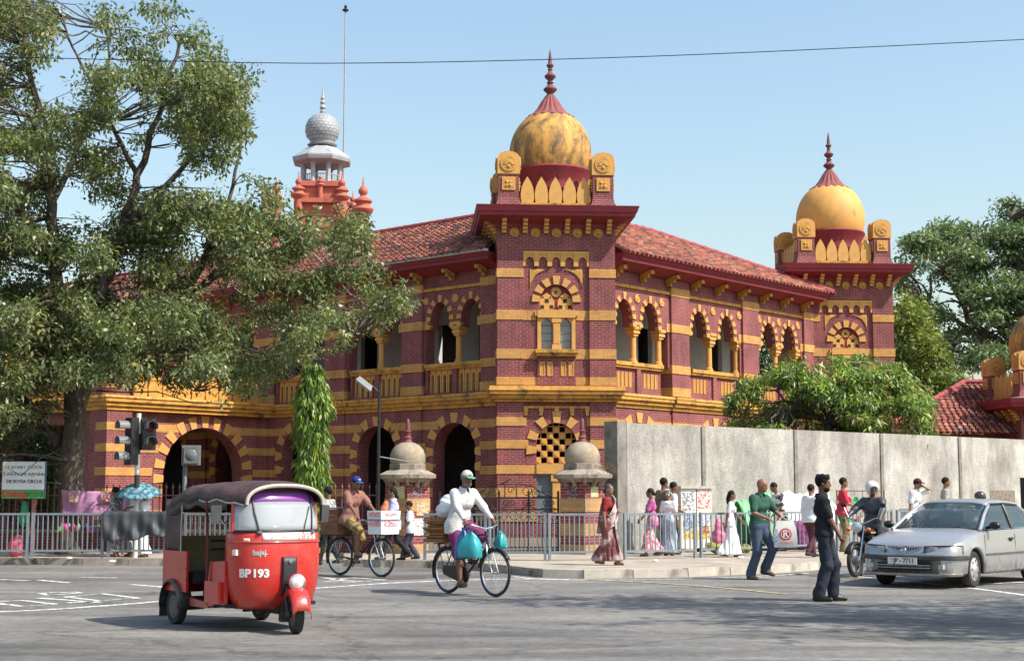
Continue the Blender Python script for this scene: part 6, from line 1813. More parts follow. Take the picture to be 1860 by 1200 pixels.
shell_panel([1.005, 1.015, 1.025], -.97, .97, 44, RED, 'cowl_seam', .012, .01)
GLS = glass('dusty_sky_glare_screen', (.60, .64, .68), .42, .05); PURP = glass('purple_tint_film', (.30, .09, .42), .68, .12)  # whitish tint: dust plus the sky's reflection painted into the glass colour
def ztop(s): return 1.60 - .11 * abs(s / .9) ** 2.6
def arch_panel(f0, f1, n, m, name, off=0.0, th=.004, sm=.86):
    b = MB(); rows = [[shell(-sm + 2 * sm * i / 40, 1.15 + (ztop(-sm + 2 * sm * i / 40) - 1.15) * (f0 + (f1 - f0) * j / n), off) for i in range(41)] for j in range(n + 1)]
    b.rings(rows, close=False); solidify(b.build(name, m, TUK, angle=60), th)
arch_panel(0, .72, 5, GLS, 'windscreen'); arch_panel(.722, .97, 3, PURP, 'sun_strip')
shell_panel([1.125, 1.152], -.88, .88, 40, BLK, 'windscreen_rubber', .006, .012); arch_panel(.96, 1.03, 1, BLK, 'windscreen_rubber', .006, .012, .89)
for s in (-1, 1):
    b = MB(); b.tube([shell(s * .86, 1.13, .004), shell(s * .86, 1.35, .004), shell(s * .86, 1.51, .0)], .024, 8); b.build('screen_pillar', RED, TUK)
    b = MB(); b.tube([shell(s * .34, 1.14, .01), shell(s * .40, 1.35, .01), shell(s * .44, 1.58, .008)], .011, 6); b.build('screen_stay', BLK, TUK)
    b = MB(); b.ball(shell(s * .34, 1.125, .016), (.035, .035, .022), 8, 5); b.build('bracket', STEEL, TUK)
b = MB(); b.tube([shell(.16, 1.12, .02), shell(.02, 1.28, .02) if False else shell(.20, 1.2, .02), shell(.34, 1.42, .018)], .006, 5); b.build('wiper', BLK, TUK)
# canvas roof with ribs
def roof_pt(x, t, dz=0.0):
    """t in [-1,1] across"""
    xs = [-1.30, -1.24, -1.1, -.8, -.3, .2, .45, .64, .72]; zc = [1.38, 1.52, 1.62, 1.67, 1.685, 1.70, 1.70, 1.675, 1.645]; hw = [.58, .60, .615, .62, .615, .585, .54, .50, .485]; ze = [1.26, 1.34, 1.42, 1.46, 1.48, 1.49, 1.47, 1.44, 1.43]
    z_c, w_, z_e = np.interp(x, xs, zc), np.interp(x, xs, hw), np.interp(x, xs, ze)
    a = t * PI / 2; p = .62 + .18 * min(1, max(0, (x - .2) / .4))
    y = math.copysign(w_ * abs(math.sin(a)) ** p, a); z = z_e + (z_c - z_e) * abs(math.cos(a)) ** p
    sag = .016 * math.cos((x + .8) / .46 * 2 * PI) if x < .5 else 0
    return (x, y, z + dz + sag)
b = MB(); b.rings([[roof_pt(x, -1 + 2 * i / 24) for i in range(25)] for x in np.linspace(-1.30, .70, 34)], close=False)
solidify(b.build('canvas_roof', CANV, TUK, angle=70), .014)
def side_drop(s):
    b = MB(); rows = []
    for x in np.linspace(-1.26, .34, 22):
        e = roof_pt(x, s); rows.append([e, (e[0], e[1] + s * .008, e[2] - .05 - .012 * math.sin(x * 9)), (e[0], e[1] - s * .004, e[2] - .09 - .025 * math.sin(x * 6 + 1))])
    b.rings(rows, close=False); solidify(b.build('roof_flap', CANV, TUK), .01)
side_drop(-1); side_drop(1)
BEIGE = mat('beige_piping', (.45, .41, .34), .7, .2, 6)
b = MB(); b.tube([roof_pt(.70, -1 + 2 * i / 24, .004) for i in range(25)], .022, 8); b.build('roof_rim', BEIGE, TUK)
b = MB(); b.tube([roof_pt(x, -1, -.005) for x in np.linspace(-.3, .66, 12)], .012, 6); b.build('piping', BEIGE, TUK)
b = MB(); b.rings([[roof_pt(.68, -1 + 2 * i / 24, -.012) for i in range(25)], [shell((-1 + 2 * i / 24) * .9, ztop((-1 + 2 * i / 24) * .9) + .01, .015) for i in range(25)]], close=False); solidify(b.build('visor', CANV, TUK), .012)
# rear body
b = MB()
for s in (-1, 1):
    y0, y1 = sorted((s * .60, s * .63))
    b.box(-1.28, -.60, y0, y1, .40, .88)
b.box(-1.30, -1.27, -.63, .63, .36, .88)
b.build('rear_body', RED, TUK, smooth=False)
for s in (-1, 1):
    for z in (.55, .68, .80):
        b = MB(); b.box(-1.27, -.62, s * .63, s * .637, z - .006, z + .006); b.build('body_rib', RED, TUK, smooth=False)
    # canvas side curtain and rear
    b = MB(); rows = [[(x, s * (.615 + .012 * math.sin(z * 12 + x * 5)), z) for x in np.linspace(-1.27, -.80, 8)] for z in np.linspace(.87, 1.42, 10)]; b.rings(rows, close=False); solidify(b.build('side_curtain', CANV, TUK), .008)
    b = MB(); b.tube([(-.80, s * .62, .87), (-.79, s * .625, 1.15), (-.76, s * .63, 1.43)], .010, 6); b.build('curtain_piping', BEIGE, TUK)
    # mudguards
    b = MB(); rows = []
    for i in range(13):
        a = PI * (-.04 + 1.08 * i / 12); rows.append([(-1.0 + (.30 + dr) * math.cos(a) * 1.0, s * yy, .24 + (.30 + dr) * math.sin(a)) for yy, dr in ((.50, -.005), (.66, 0), (.68, -.03))])
    b.rings(rows, close=False); solidify(b.build('mudguard', mat('scuffed_black_plastic', (.05, .052, .055), .6, .5, 6, stain=(.16, .15, .14), stain_at=(.55, .75)), TUK), .01)
    b = MB(); b.box(-1.31, -1.30, s * .46, s * .66, .08, .30); b.build('mud_flap', RUB, TUK, smooth=False)
b = MB(); rows = []
for z in np.linspace(.87, 1.5, 8): rows.append([(-1.285 + .02 * (z - .87), y, z) for y in np.linspace(-.60, .60, 13)])
# rear canvas with a clear window
b.box(-1.29, -1.275, -.61, .61, .87, 1.02); b.box(-1.29, -1.275, -.61, .61, 1.34, 1.50); b.box(-1.29, -1.275, -.61, -.40, 1.02, 1.34); b.box(-1.29, -1.275, .40, .61, 1.02, 1.34); b.build('rear_curtain', CANV, TUK, smooth=False)
b = MB(); b.box(-1.286, -1.28, -.40, .40, 1.02, 1.34); b.build('rear_window', glass('clear_plastic', (.8, .8, .8), .15, .2), TUK, smooth=False)
b = MB(); b.box(-.80, .28, .585, .60, .80, .98); b.box(-.80, .28, .585, .60, 1.30, 1.48); b.box(-.80, -.66, .585, .60, .98, 1.30); b.box(.14, .28, .585, .60, .98, 1.30); b.build('far_side_curtain', CANV, TUK, smooth=False)
# floor, sills, partitions
DK = mat('dark_floor_mat', (.02, .02, .02), .9, .3, 6)
b = MB(); b.box(-1.27, .42, -.56, .56, .27, .31); b.build('floor', DK, TUK, smooth=False)
for s in (-1, 1):
    b = MB(); y0, y1 = sorted((s * .53, s * .575))
    poly = [(-.14, .27), (.02, .27), (.10, .30), (.34, .30), (.34, .80), (.06, .78), (-.06, .78), (-.10, .60)]
    b.prism(poly, y0, y1); b.prism([(-.60, .24), (-.10, .24), (-.10, .30), (-.60, .34)], y0, y1)
    b.build('side_panel', RED, TUK, smooth=False)
b = MB(); b.box(-.08, .28, -.63, -.55, .31, .56); b.build('step_box', RED, TUK, smooth=False)
b = MB(); b.box(-.10, .0, -.53, .53, .31, .78); b.build('partition', RED, TUK, smooth=False)
for s in (-1, 1):
    b = MB(); b.tube([(-.08, s * .60, .30), (-.08, s * .605, 1.0), (-.10, s * .615, 1.50)], .016, 8); b.build('door_post', mat('dark_red_tube', (.12, .012, .012), .5, .2), TUK)
b = MB(); b.tube([(-.07, -.58, 1.02), (-.07, .58, 1.02)], .014, 6); b.tube([(-.07, -.58, .92), (-.07, .58, .92)], .014, 6); b.build('grab_rail', BLK, TUK)
VIN = mat('black_vinyl', (.02, .021, .024), .4, .3, 5); OLV = mat('olive_seat_back', (.13, .12, .055), .6, .2, 5)
b = MB(); b.frustum((-1.12, -.58, -.55, .55, .50), (-1.10, -.60, -.53, .53, .63)); b.build('passenger_seat', VIN, TUK)
b = MB(); b.frustum((-1.24, -1.06, -.55, .55, .60), (-1.26, -1.16, -.53, .53, 1.05)); b.build('seat_back', OLV, TUK)
b = MB(); b.frustum((.02, .36, -.24, .24, .55), (.04, .34, -.22, .22, .66)); b.build('driver_seat', VIN, TUK)
b = MB(); b.tube([(.55, -.30, .98), (.58, -.12, .97), (.62, 0, .95), (.58, .12, .97), (.55, .30, .98)], .016, 8); b.tube([(.62, 0, .95), (.75, 0, .5)], .025, 8); b.build('handlebar', BLK, TUK)
# chassis bits
b = MB(); b.box(-.5, .7, -.07, .07, .20, .27); b.tube([(-1.0, -.5, .22), (-1.0, .5, .22)], .035, 8); b.tube([(-.55, -.42, .24), (-.98, -.44, .20)], .04, 8); b.tube([(-.55, .42, .24), (-.98, .44, .20)], .04, 8); b.box(-.95, -.62, -.25, .25, .2, .42); b.build('chassis', GREASE, TUK)
HUBT = mat('dusty_hub', (.14, .115, .095), .7, .3, 8)
for s in (-1, 1): wheel(TUK, (-1.0, s * .565, .215), .215, .105, 0, HUBT)
STEER = R(-14)
FW = wheel(TUK, (1.0, 0, .215), .215, .10, STEER, HUBT)
b = MB(T(1.0, 0, .215) @ RZ(STEER)); rows = []
for i in range(11):
    a = PI * (.03 + .86 * i / 10); rows.append([(.275 * math.cos(a) * 1.02, yy, .275 * math.sin(a) + dz) for yy, dz in ((-.105, -.07), (-.10, .0), (-.05, .03), (.05, .03), (.10, .0), (.105, -.07))])
b.rings(rows, close=False); solidify(b.build('front_mudguard', RED, TUK, angle=70), .008)
b = MB(T(1.0, 0, .215) @ RZ(STEER)); b.tube([(-.02, -.085, .0), (-.10, -.09, .12), (-.14, -.07, .30)], .026, 8); b.ball((-.02, -.085, 0), .045, 8, 6); b.box(-.34, -.2, -.12, -.02, -.1, .1); b.build('front_fork', GREASE, TUK)
b = MB(T(1.02, -.01, .57) @ RZ(STEER) @ RY(PI / 2)); b.lathe([(.03, -.16), (.085, -.10), (.10, -.02), (.10, .03), (.085, .035)], 24); b.build('headlamp', RED, TUK)
b = MB(T(1.02, -.01, .57) @ RZ(STEER) @ RY(PI / 2)); b.lathe([(.094, .028), (.094, .045), (.080, .05)], 24); b.build('headlamp_ring', CHROME, TUK)
b = MB(T(1.02, -.01, .57) @ RZ(STEER) @ RY(PI / 2)); b.lathe([(.082, .036), (.06, .055), (.0, .065)], 20); b.build('headlamp_lens', mat('lamp_lens', (.62, .64, .64), .12, .15, 40, spec=.9), TUK)
shell_panel([.42, .5, .6, .7, .78, .85], -.052, .052, 6, mat('black_plastic_cover', (.03, .03, .032), .5, .2, 6), 'nose_cover', .026, .03)
b = MB(); p_ = shell(.0, .80, .048); b.M = T(*p_) @ RY(PI / 2); b.lathe([(.026, -.004), (.026, .006), (.0, .008)], 16); b.build('badge', STEEL, TUK)
for i in range(4): shell_panel([.50 + .022 * i, .508 + .022 * i], -.035, .035, 4, DK, 'cover_slot', .044, .004)
for s, m_ in ((-.80, 0), (.88, 0)):
    b = MB(); p_ = shell(s, .90, .02); b.M = T(*p_) @ RZ(math.atan2(p_[1], p_[0] - XB)); b.box(-.02, .02, -.055, .0, -.032, .032); b.box(-.02, .022, .0, .055, -.032, .032, 1)
    b.build('indicator', [mat('amber_lens', (.55, .12, .02), .3, .1), WHITE], TUK, smooth=False)
# mirrors
for s in (-1, 1):
    p_ = shell(s * .95, 1.25, .02); q_ = (p_[0] - .02, s * .70, 1.33)
    b = MB(); b.tube([p_, ((p_[0] + q_[0]) / 2 + .03, (p_[1] + q_[1]) / 2, 1.22), (q_[0], q_[1] - s * .03, 1.30)], .010, 6); b.build('mirror_arm', BLK, TUK)
    b = MB(T(*q_) @ RZ(s * R(12)) @ RY(R(6))); b.frustum((-.018, .022, -.05, .05, -.10), (-.015, .022, -.06, .06, .10)); b.build('mirror', mat('grey_mirror_shell', (.07, .075, .08), .4, .2, 5), TUK)
# painted numbers wrapped on the cowl
def wrap_text(s, size, s0, z0, m, bold=.004, sx=1.0, rot=0.0, off=.010):
    o = text(TUK, s, size, Matrix.Identity(4), m, bold)
    o.matrix_basis = Matrix.Identity(4); me = o.data
    # arc length table at height z0
    S_ = np.linspace(-1, 1, 401); Pp = np.array([shell(q, z0)[:2] for q in S_]); A_ = np.concatenate([[0], np.cumsum(np.linalg.norm(np.diff(Pp, axis=0), axis=1))]); a0 = np.interp(s0, S_, A_)
    for v in me.vertices:
        x, y = v.co.x * sx, v.co.y
        x, y = x * math.cos(rot) - y * math.sin(rot), x * math.sin(rot) + y * math.cos(rot)
        q = np.interp(a0 + x, A_, S_); v.co = shell(q, z0 + y, off + v.co.z)
    me.update(); return o
wrap_text('BP', .125, -.60, .665, WHITE, .0055, 1.05); wrap_text('193', .125, -.33, .665, WHITE, .0055, 1.05)
wrap_text('bajaj', .085, -.35, .90, mat('silver_script', (.5, .5, .5), .3, .1, metal=.6), .003, 1.0); shell_panel([.872, .884], -.34, -.22, 4, STEEL, 'trim_bar', .010, .003)
shell_panel([1.035, 1.08, 1.122], -.30, .42, 16, WHITE, 'number_strip', .010, .004)
FRP = mat('faded_red_paint', (.55, .06, .06), .6, .3, 20)
for s_, q_ in (('/', -.16), ('\u2013', -.03), ('2835', .20)): wrap_text(s_, .105, q_, 1.075, FRP, -.001, 1.15, 0, .014)
shell_panel([1.02, 1.04, 1.06], -.62, -.50, 4, mat('torn_sticker', (.62, .55, .42), .8, .2, 20), 'sticker', .011, .003)

# ---- bicycles
def spoked(parent, c, r, name='wheel', tyre=.021):
    M = T(*c)
    b = MB(); b.torus((0, 0, 0), r - tyre, tyre, 48, 8, 'Y'); o = b.build(name, RUB, parent, M)
    b = MB(); b.torus((0, 0, 0), r - 2 * tyre - .006, .011, 48, 6, 'Y'); b.build('rim', CHROME, o)
    b = MB(RX(PI / 2)); b.lathe([(.012, -.055), (.024, -.04), (.014, -.03), (.014, .03), (.024, .04), (.012, .055)], 10); b.build('hub', STEEL, o)
    b = MB()
    for i in range(28):
        a = 2 * PI * i / 28; a2 = a + (.35 if i % 2 else -.35); y = .035 if i % 4 < 2 else -.035; q = r - 2 * tyre - .01
        b.tube([(.02 * math.cos(a2), y, .02 * math.sin(a2)), (q * math.cos(a), 0, q * math.sin(a))], .0022, 3)
    tag(b.build('spokes', CHROME, o), kind='stuff')
    return o
def bicycle(front_px, Yf, d, label, crank=0.0, steer=0.0, chaincase=True):
    d = Vector((d[0], d[1], 0)).normalized(); f = Vector((XY(front_px, Yf), Yf, 0)); c = f - d * .61
    o = empty('bicycle', (c.x, c.y, 0), math.atan2(d.y, d.x), label, 'bicycle', 'loaded bicycles')
    r = .35
    spoked(o, (-.52, 0, r), r); spoked(o, (.61, 0, r), r)
    bb, st, ht, hb, ra = (-.06, 0, .29), (-.24, 0, .86), (.40, 0, .90), (.44, 0, .74), (-.52, 0, r)
    b = MB()
    b.tube([bb, st], .015, 8); b.tube([st, ht], .014, 8); b.tube([bb, hb], .016, 8); b.tube([hb, (.385, 0, .95)], .019, 8)
    for s in (-1, 1): b.tube([(bb[0], s * .03, bb[2]), (ra[0], s * .06, ra[2])], .010, 6); b.tube([(st[0], s * .025, st[2]), (ra[0], s * .06, ra[2])], .009, 6)
    b.build('frame', BLK, o)
    b = MB()
    for s in (-1, 1): b.tube([(.44, s * .03, .74), (.50, s * .055, .60), (.61, s * .06, r)], [.013, .012, .009], 7)
    b.tube([(.43, -.035, .745), (.43, .035, .745)], .014, 6); b.build('fork', CHROME, o)
    b = MB(); b.tube([(.30, .30, 1.02), (.36, .24, 1.04), (.40, .10, 1.0), (.385, 0, .985), (.40, -.10, 1.0), (.36, -.24, 1.04), (.30, -.30, 1.02)], .012, 8); b.tube([(.395, 0, .9), (.385, 0, .99)], .014, 8); b.build('handlebar', CHROME, o)
    for s in (-1, 1):
        b = MB(); b.tube([(.34, s * .255, 1.04), (.27, s * .32, 1.015)], .017, 8); b.build('grip', RUB, o)
    b = MB(); b.tube([(.37, .2, 1.0), (.43, .05, .98), (.43, -.05, .98), (.37, -.2, 1.0)], .005, 5); b.tube([(.43, .05, .98), (.47, .03, .72)], .005, 5); b.build('brake_rod', CHROME, o)
    b = MB(T(-.27, 0, .94)); b.rings([[(-.13, -.09, 0), (-.13, .09, 0), (-.13, .07, .05), (-.13, -.07, .05)], [(.0, -.07, .0), (0, .07, 0), (0, .055, .045), (0, -.055, .045)], [(.16, -.022, 0), (.16, .022, 0), (.16, .018, .035), (.16, -.018, .035)]]); b.build('saddle', VIN, o)
    b = MB(); b.tube([st, (-.26, 0, .95)], .012, 8); b.build('seat_post', CHROME, o)
    for (cx, a0, a1) in ((-.52, .12, 1.12), (.61, .18, .95)):
        b = MB(); rows = []
        for i in range(15):
            a = PI * (a0 + (a1 - a0) * i / 14); rows.append([(cx + (r + .022) * math.cos(a), y, r + (r + .022 - (.012 if abs(y) > .02 else 0)) * math.sin(a)) for y in (-.032, -.015, .015, .032)])
        b.rings(rows, close=False); solidify(b.build('mudguard', BLK, o), .003)
    b = MB(); b.box(-.80, -.30, -.075, .075, .735, .75)
    for s in (-1, 1): b.tube([(-.70, s * .065, .735), (-.53, s * .07, r)], .007, 5); b.tube([(-.40, s * .065, .735), (-.27, s * .03, .74)], .007, 5)
    b.build('carrier', BLK, o)
    if chaincase:
        b = MB(); pts = [(-.06 + .13 * math.cos(a), .29 + .13 * math.sin(a)) for a in [PI * (-.5 + i / 8) for i in range(9)]] + [(-.50 + .075 * math.cos(a), r + .075 * math.sin(a)) for a in [PI * (.5 + i / 8) for i in range(9)]]; b.prism(pts, -.075, -.055); b.build('chain_case', BLK, o)
    b = MB(RX(PI / 2)); b.lathe([(.095, -.06), (.095, -.052), (.0, -.052)], 24, (bb[0], 0, 0)) if False else None
    cr = MB(); ca, sa = math.cos(crank), math.sin(crank)
    for s in (-1, 1):
        e = (bb[0] + s * .17 * ca, -s * .0 + s * -.085, bb[2] + s * .17 * sa); cr.tube([(bb[0], s * -.06, bb[2]), (e[0], s * -.075, e[2])], .009, 6)
    cr.tube([(bb[0], -.07, bb[2]), (bb[0], .07, bb[2])], .014, 8); cr.build('crank', STEEL, o)
    ped = {}
    for s in (-1, 1):
        e = Vector((bb[0] + s * .17 * ca, s * -.13, bb[2] + s * .17 * sa)); b = MB(T(*e)); b.box(-.045, .045, -.045, .045, -.012, .012); b.build('pedal', RUB, o, smooth=False); ped['R' if s > 0 else 'L'] = e
    b = MB(); b.tube([(-.10, .05, .25), (-.36, .09, .17)], .009, 6); b.build('stand', STEEL, o)
    return o, ped
def on(o, M): return o.matrix_basis @ M
BK2, PED2 = bicycle(900, 22.0, (.64, -.77), 'black bicycle ridden by the old man in white, hung with teal bags', R(-78))
BK1, PED1 = bicycle(697, 27.3, (.74, -.67), 'bicycle carrying a white foam box in front and a wooden crate behind', R(20), chaincase=False)
for o_ in (BK1, BK2): o_.matrix_basis = Matrix.LocRotScale(o_.location, o_.rotation_euler, (1, 1, 1))
# loads
def lump(name, ctrs, m, M, label, cat, h=.02, amp=.01, seed=3, freq=1.0):
    P_ = np.array([c[:3] for c in ctrs]); rr = np.array([max(c[3:]) for c in ctrs]); lo = (P_ - rr[:, None]).min(0) - .08; hi = (P_ + rr[:, None]).max(0) + .08
    f = Field(lo, hi, h)
    for c in ctrs: f.ell(c[:3], c[3:], k=.05)
    P, F = f.mesh(); P = relax(P, F, 1, .4); P = wrinkle(P * freq, F, amp * freq, seed) / freq
    o = link(name, np_mesh(name, P, F, m), None, M); return tag(o, label, cat)
PLW = mat('white_plastic_bag', (.66, .67, .64), .4, .12, 6, spec=.5, bump=.2, bscale=20); TEAL = mat('teal_plastic', (.02, .30, .32), .35, .2, 5, spec=.6); BLUEB = mat('blue_plastic', (.02, .11, .30), .35, .2, 5, spec=.6); CARD = mat('brown_card', (.27, .125, .045), .85, .2, 8)
rb = random.Random(9)
CS = empty('cardboard_stack', on(BK2, T(-.62, .06, .76)).translation, BK2.rotation_euler.z, 'stack of flattened brown cardboard tied on the bicycle carrier', 'cardboard')
for i in range(13):
    b = MB(); w_ = .27 + rb.uniform(-.03, .03); b.frustum((-.24, .24, -w_, w_, 0), (-.235, .235, -w_ + .005, w_ - .005, .026)); b.build('cardboard_sheet', CARD, CS, T(rb.uniform(-.02, .02), rb.uniform(-.03, .03), .029 * i) @ RZ(rb.uniform(-.06, .06)) @ RX(rb.uniform(-.02, .02)), smooth=False)
lump('plastic_sack', [(rb.uniform(-.16, .16), rb.uniform(-.18, .18), rb.uniform(-.08, .12), .13, .13, .11) for _ in range(9)], PLW, on(BK2, T(-.56, .04, 1.26)), 'white plastic sacks piled on top of the cardboard stack', 'sack', .02, .014, 3, 1.6)
lump('plastic_sack', [(0, 0, 0, .13, .16, .12), (-.06, .12, -.05, .1, .1, .1)], mat('pale_yellow_plastic', (.62, .58, .30), .4, .15, 6), on(BK2, T(-.72, .14, 1.26)), 'pale yellow plastic sack beside the white sacks on the bicycle', 'sack', .022, .018)
def carrier_bag(M, w_, t_, h_, m, label, seed):
    """knotted plastic bag: full below, gathered at the neck"""
    b = MB(); rows = []; rr = random.Random(seed)
    for z, sw, st in ((0, .75, .6), (.04, .95, .9), (.25, 1.0, 1.0), (.5, .92, .85), (.7, .7, .55), (.84, .4, .25), (.93, .16, .12), (1.0, .26, .14)):
        rows.append([(w_ * sw * math.copysign(abs(math.cos(a)) ** .55, math.cos(a)) + rr.uniform(-.012, .012), t_ * st * math.copysign(abs(math.sin(a)) ** .6, math.sin(a)) + rr.uniform(-.012, .012), -h_ + h_ * z + rr.uniform(-.008, .008)) for a in [2 * PI * i / 18 for i in range(18)]])
    b.rings(rows); o = b.build('carrier_bag', m, None, M, angle=50); return tag(o, label, 'bag')
carrier_bag(on(BK2, T(.36, -.27, .96)) @ RZ(.3), .19, .12, .40, TEAL, 'big teal carrier bag hanging from the bicycle handlebar', 1)
carrier_bag(on(BK2, T(.40, .27, .97)) @ RZ(-.3), .13, .09, .28, TEAL, 'smaller teal carrier bag on the other handlebar end', 2)
carrier_bag(on(BK2, T(.17, -.25, 1.0)) @ RZ(.2), .12, .09, .46, BLUEB, "blue plastic bag hanging beside the rider's knee", 3)
WC = empty('wooden_crate', on(BK1, T(-.60, 0, .755)).translation, BK1.rotation_euler.z, 'weathered wooden crate strapped behind the cyclist in the blue cap', 'crate')
WOOD = mat('brown_crate_wood', (.20, .085, .05), .85, .35, 3, stretch=(1, 1, 6), bump=.3)
for k in range(4):
    for s in (-1, 1):
        b = MB(); b.box(-.23, .23, s * .20, s * .215, .012 + .115 * k, .12 + .115 * k); b.build('plank', WOOD, WC, smooth=False); b = MB(); b.box(s * .231, s * .246, -.2, .2, .012 + .115 * k, .12 + .115 * k); b.build('plank', WOOD, WC, smooth=False)
b = MB(); b.box(-.25, .25, -.22, .22, .476, .50); b.build('lid', mat('grey_board', (.22, .22, .2), .8, .2), WC, smooth=False); b = MB(); b.box(-.23, .23, -.2, .2, 0, .012); b.build('base', WOOD, WC, smooth=False)
FB = empty('foam_box', on(BK1, T(.66, 0, .78)).translation, BK1.rotation_euler.z, 'white foam box with red print tied over the bicycle front wheel', 'box')
b = MB(); b.frustum((-.17, .17, -.22, .22, 0), (-.19, .19, -.24, .24, .42)); b.build('box', mat('white_foam', (.68, .69, .70), .7, .06, 8), FB)
for s, M_ in ((0, T(.184, 0, .25) @ RZ(PI / 2)), (1, T(0, -.238, .25))):
    b = MB(M_); b.box(-.15, .15, -.004, .0, .06, .14); b.box(-.15, .15, -.004, .0, -.10, .0); b.build('print', postermat('red_box_print', (.62, .1, .12), (.7, .6, .6), 40, (.5, .54)), FB, smooth=False)
b = MB(); b.tube([(-.20, -.25, .26), (.2, -.25, .26), (.2, .25, .26), (-.2, .25, .26), (-.2, -.25, .26)], .008, 5); b.build('cord', BLUEB, FB)
lump('paper_bundle', [(0, 0, 0, .06, .05, .10), (.03, .03, .05, .04, .04, .08)], mat('orange_paper', (.60, .16, .08), .7, .3, 12), on(BK1, T(.60, .06, 1.25)), 'crumpled orange paper standing in the foam box', 'paper', .015, .01)

# ---- motorcycle
MD = Vector((-.62, -.78, 0)).normalized(); mf = Vector((XY(1543, 27.3), 27.3, 0)); mc = mf - MD * .66
MOTO = empty('motorcycle', (mc.x, mc.y, 0), math.atan2(MD.y, MD.x), 'black motorcycle with orange indicators stopped beside the silver car', 'motorcycle')
for x, nm in ((.66, 'front'), (-.62, 'rear')):
    w_ = spoked(MOTO, (x, 0, .30), .30, tyre=.042)
    b = MB(RX(PI / 2)); b.lathe([(.02, -.09), (.085, -.07), (.085, .03), (.03, .08), (.0, .08)], 20); b.build('drum_brake', STEEL, w_)
b = MB()
for s in (-1, 1): b.tube([(.66, s * .085, .30), (.56, s * .085, .58), (.44, s * .085, .92)], [.026, .022, .020], 8)
b.build('fork', CHROME, MOTO)
b = MB(); rows = []
for i in range(11):
    a = PI * (.12 + .80 * i / 10); rows.append([(.66 + .345 * math.cos(a), y, .30 + (.345 - (.03 if abs(y) > .05 else 0)) * math.sin(a)) for y in (-.065, -.04, 0, .04, .065)])
b.rings(rows, close=False); solidify(b.build('front_mudguard', BLK, MOTO), .005)
b = MB(); rows = []
for i in range(11):
    a = PI * (.12 + .9 * i / 10); rows.append([(-.62 + .36 * math.cos(a), y, .30 + (.36 - (.03 if abs(y) > .06 else 0)) * math.sin(a)) for y in (-.08, -.04, 0, .04, .08)])
b.rings(rows, close=False); solidify(b.build('rear_mudguard', BLK, MOTO), .005)
b = MB(); b.tube([(.42, 0, .88), (.10, 0, .70), (-.30, 0, .66), (-.62, 0, .70)], .022, 8); b.tube([(.42, 0, .80), (.28, 0, .40), (-.05, 0, .26), (-.3, 0, .34)], .022, 8)
for s in (-1, 1): b.tube([(-.28, s * .07, .34), (-.62, s * .09, .30)], .02, 8); b.tube([(-.40, s * .09, .66), (-.60, s * .10, .32)], .018, 8)
b.build('frame', BLK, MOTO)
f = Field((-.2, -.25, .5), (.55, .25, 1.0), .018); f.cap((.30, 0, .80), (.0, 0, .76), .115, .10, k=.05); f.ell((.18, 0, .80), (.24, .14, .11), k=.04); f.cut((0, 0, .72), (0, 0, -1)); P, F = f.mesh(); P = relax(P, F, 2); tk = link('fuel_tank', np_mesh('fuel_tank', P, F, BLK), MOTO)
for s in (-1, 1):
    b = MB(T(.18, s * .142, .80)); b.box(-.10, .10, -.002, .002, -.015, .015); b.build('tank_emblem', mat('gold_emblem', (.5, .34, .12), .4, .1), MOTO, smooth=False)
b = MB(); b.frustum((-.70, -.02, -.13, .13, .72), (-.68, -.05, -.11, .11, .80)); b.build('seat', VIN, MOTO)
b = MB(); b.box(-.05, .26, -.13, .13, .26, .46); b.build('engine', GREASE, MOTO)
for i in range(6):
    b = MB(RY(R(-20)) @ T(0, 0, 0)); b.M = T(.20, 0, .46 + .028 * i) @ RY(R(18)); b.box(-.085, .085, -.10, .10, 0, .014); b.build('cooling_fin', STEEL, MOTO, smooth=False)
b = MB(); b.tube([(.30, -.10, .52), (.34, -.12, .36), (.1, -.16, .24), (-.7, -.17, .27), (-.95, -.17, .30)], [.022, .022, .024, .038, .036], 10); b.build('exhaust', CHROME, MOTO)
b = MB(); b.tube([(.26, .36, 1.06), (.32, .26, 1.06), (.40, .10, .98), (.42, 0, .96), (.40, -.10, .98), (.32, -.26, 1.06), (.26, -.36, 1.06)], .013, 8); b.build('handlebar', CHROME, MOTO)
b = MB(T(.56, 0, .90) @ RY(PI / 2)); b.lathe([(.04, -.12), (.085, -.06), (.10, .0), (.095, .02)], 24); b.build('headlamp', BLK, MOTO)
b = MB(T(.56, 0, .90) @ RY(PI / 2)); b.lathe([(.098, .0), (.10, .02), (.085, .026), (.05, .045), (.0, .05)], 24); b.build('headlamp_lens', mat('moto_lens', (.6, .62, .62), .1, .1, 30, spec=.9), MOTO)
AMB = mat('orange_lens', (.65, .13, .02), .3, .1)
for s in (-1, 1):
    b = MB(); b.tube([(.48, s * .09, .86), (.49, s * .17, .86)], .01, 6); b.build('indicator_stalk', CHROME, MOTO)
    b = MB(); b.ball((.50, s * .20, .86), (.045, .045, .04), 12, 8); b.build('indicator', AMB, MOTO)
    b = MB(); b.tube([(.30, s * .28, 1.06), (.30, s * .34, 1.20), (.29, s * .38, 1.26)], .007, 6); b.build('mirror_stalk', CHROME, MOTO)
    b = MB(); b.ball((.29, s * .39, 1.30), (.02, .065, .045), 12, 8); b.build('mirror', BLK, MOTO)
    b = MB(); b.tube([(.02, s * .1, .28), (.02, s * .28, .27)], .014, 6); b.build('footrest', RUB, MOTO)

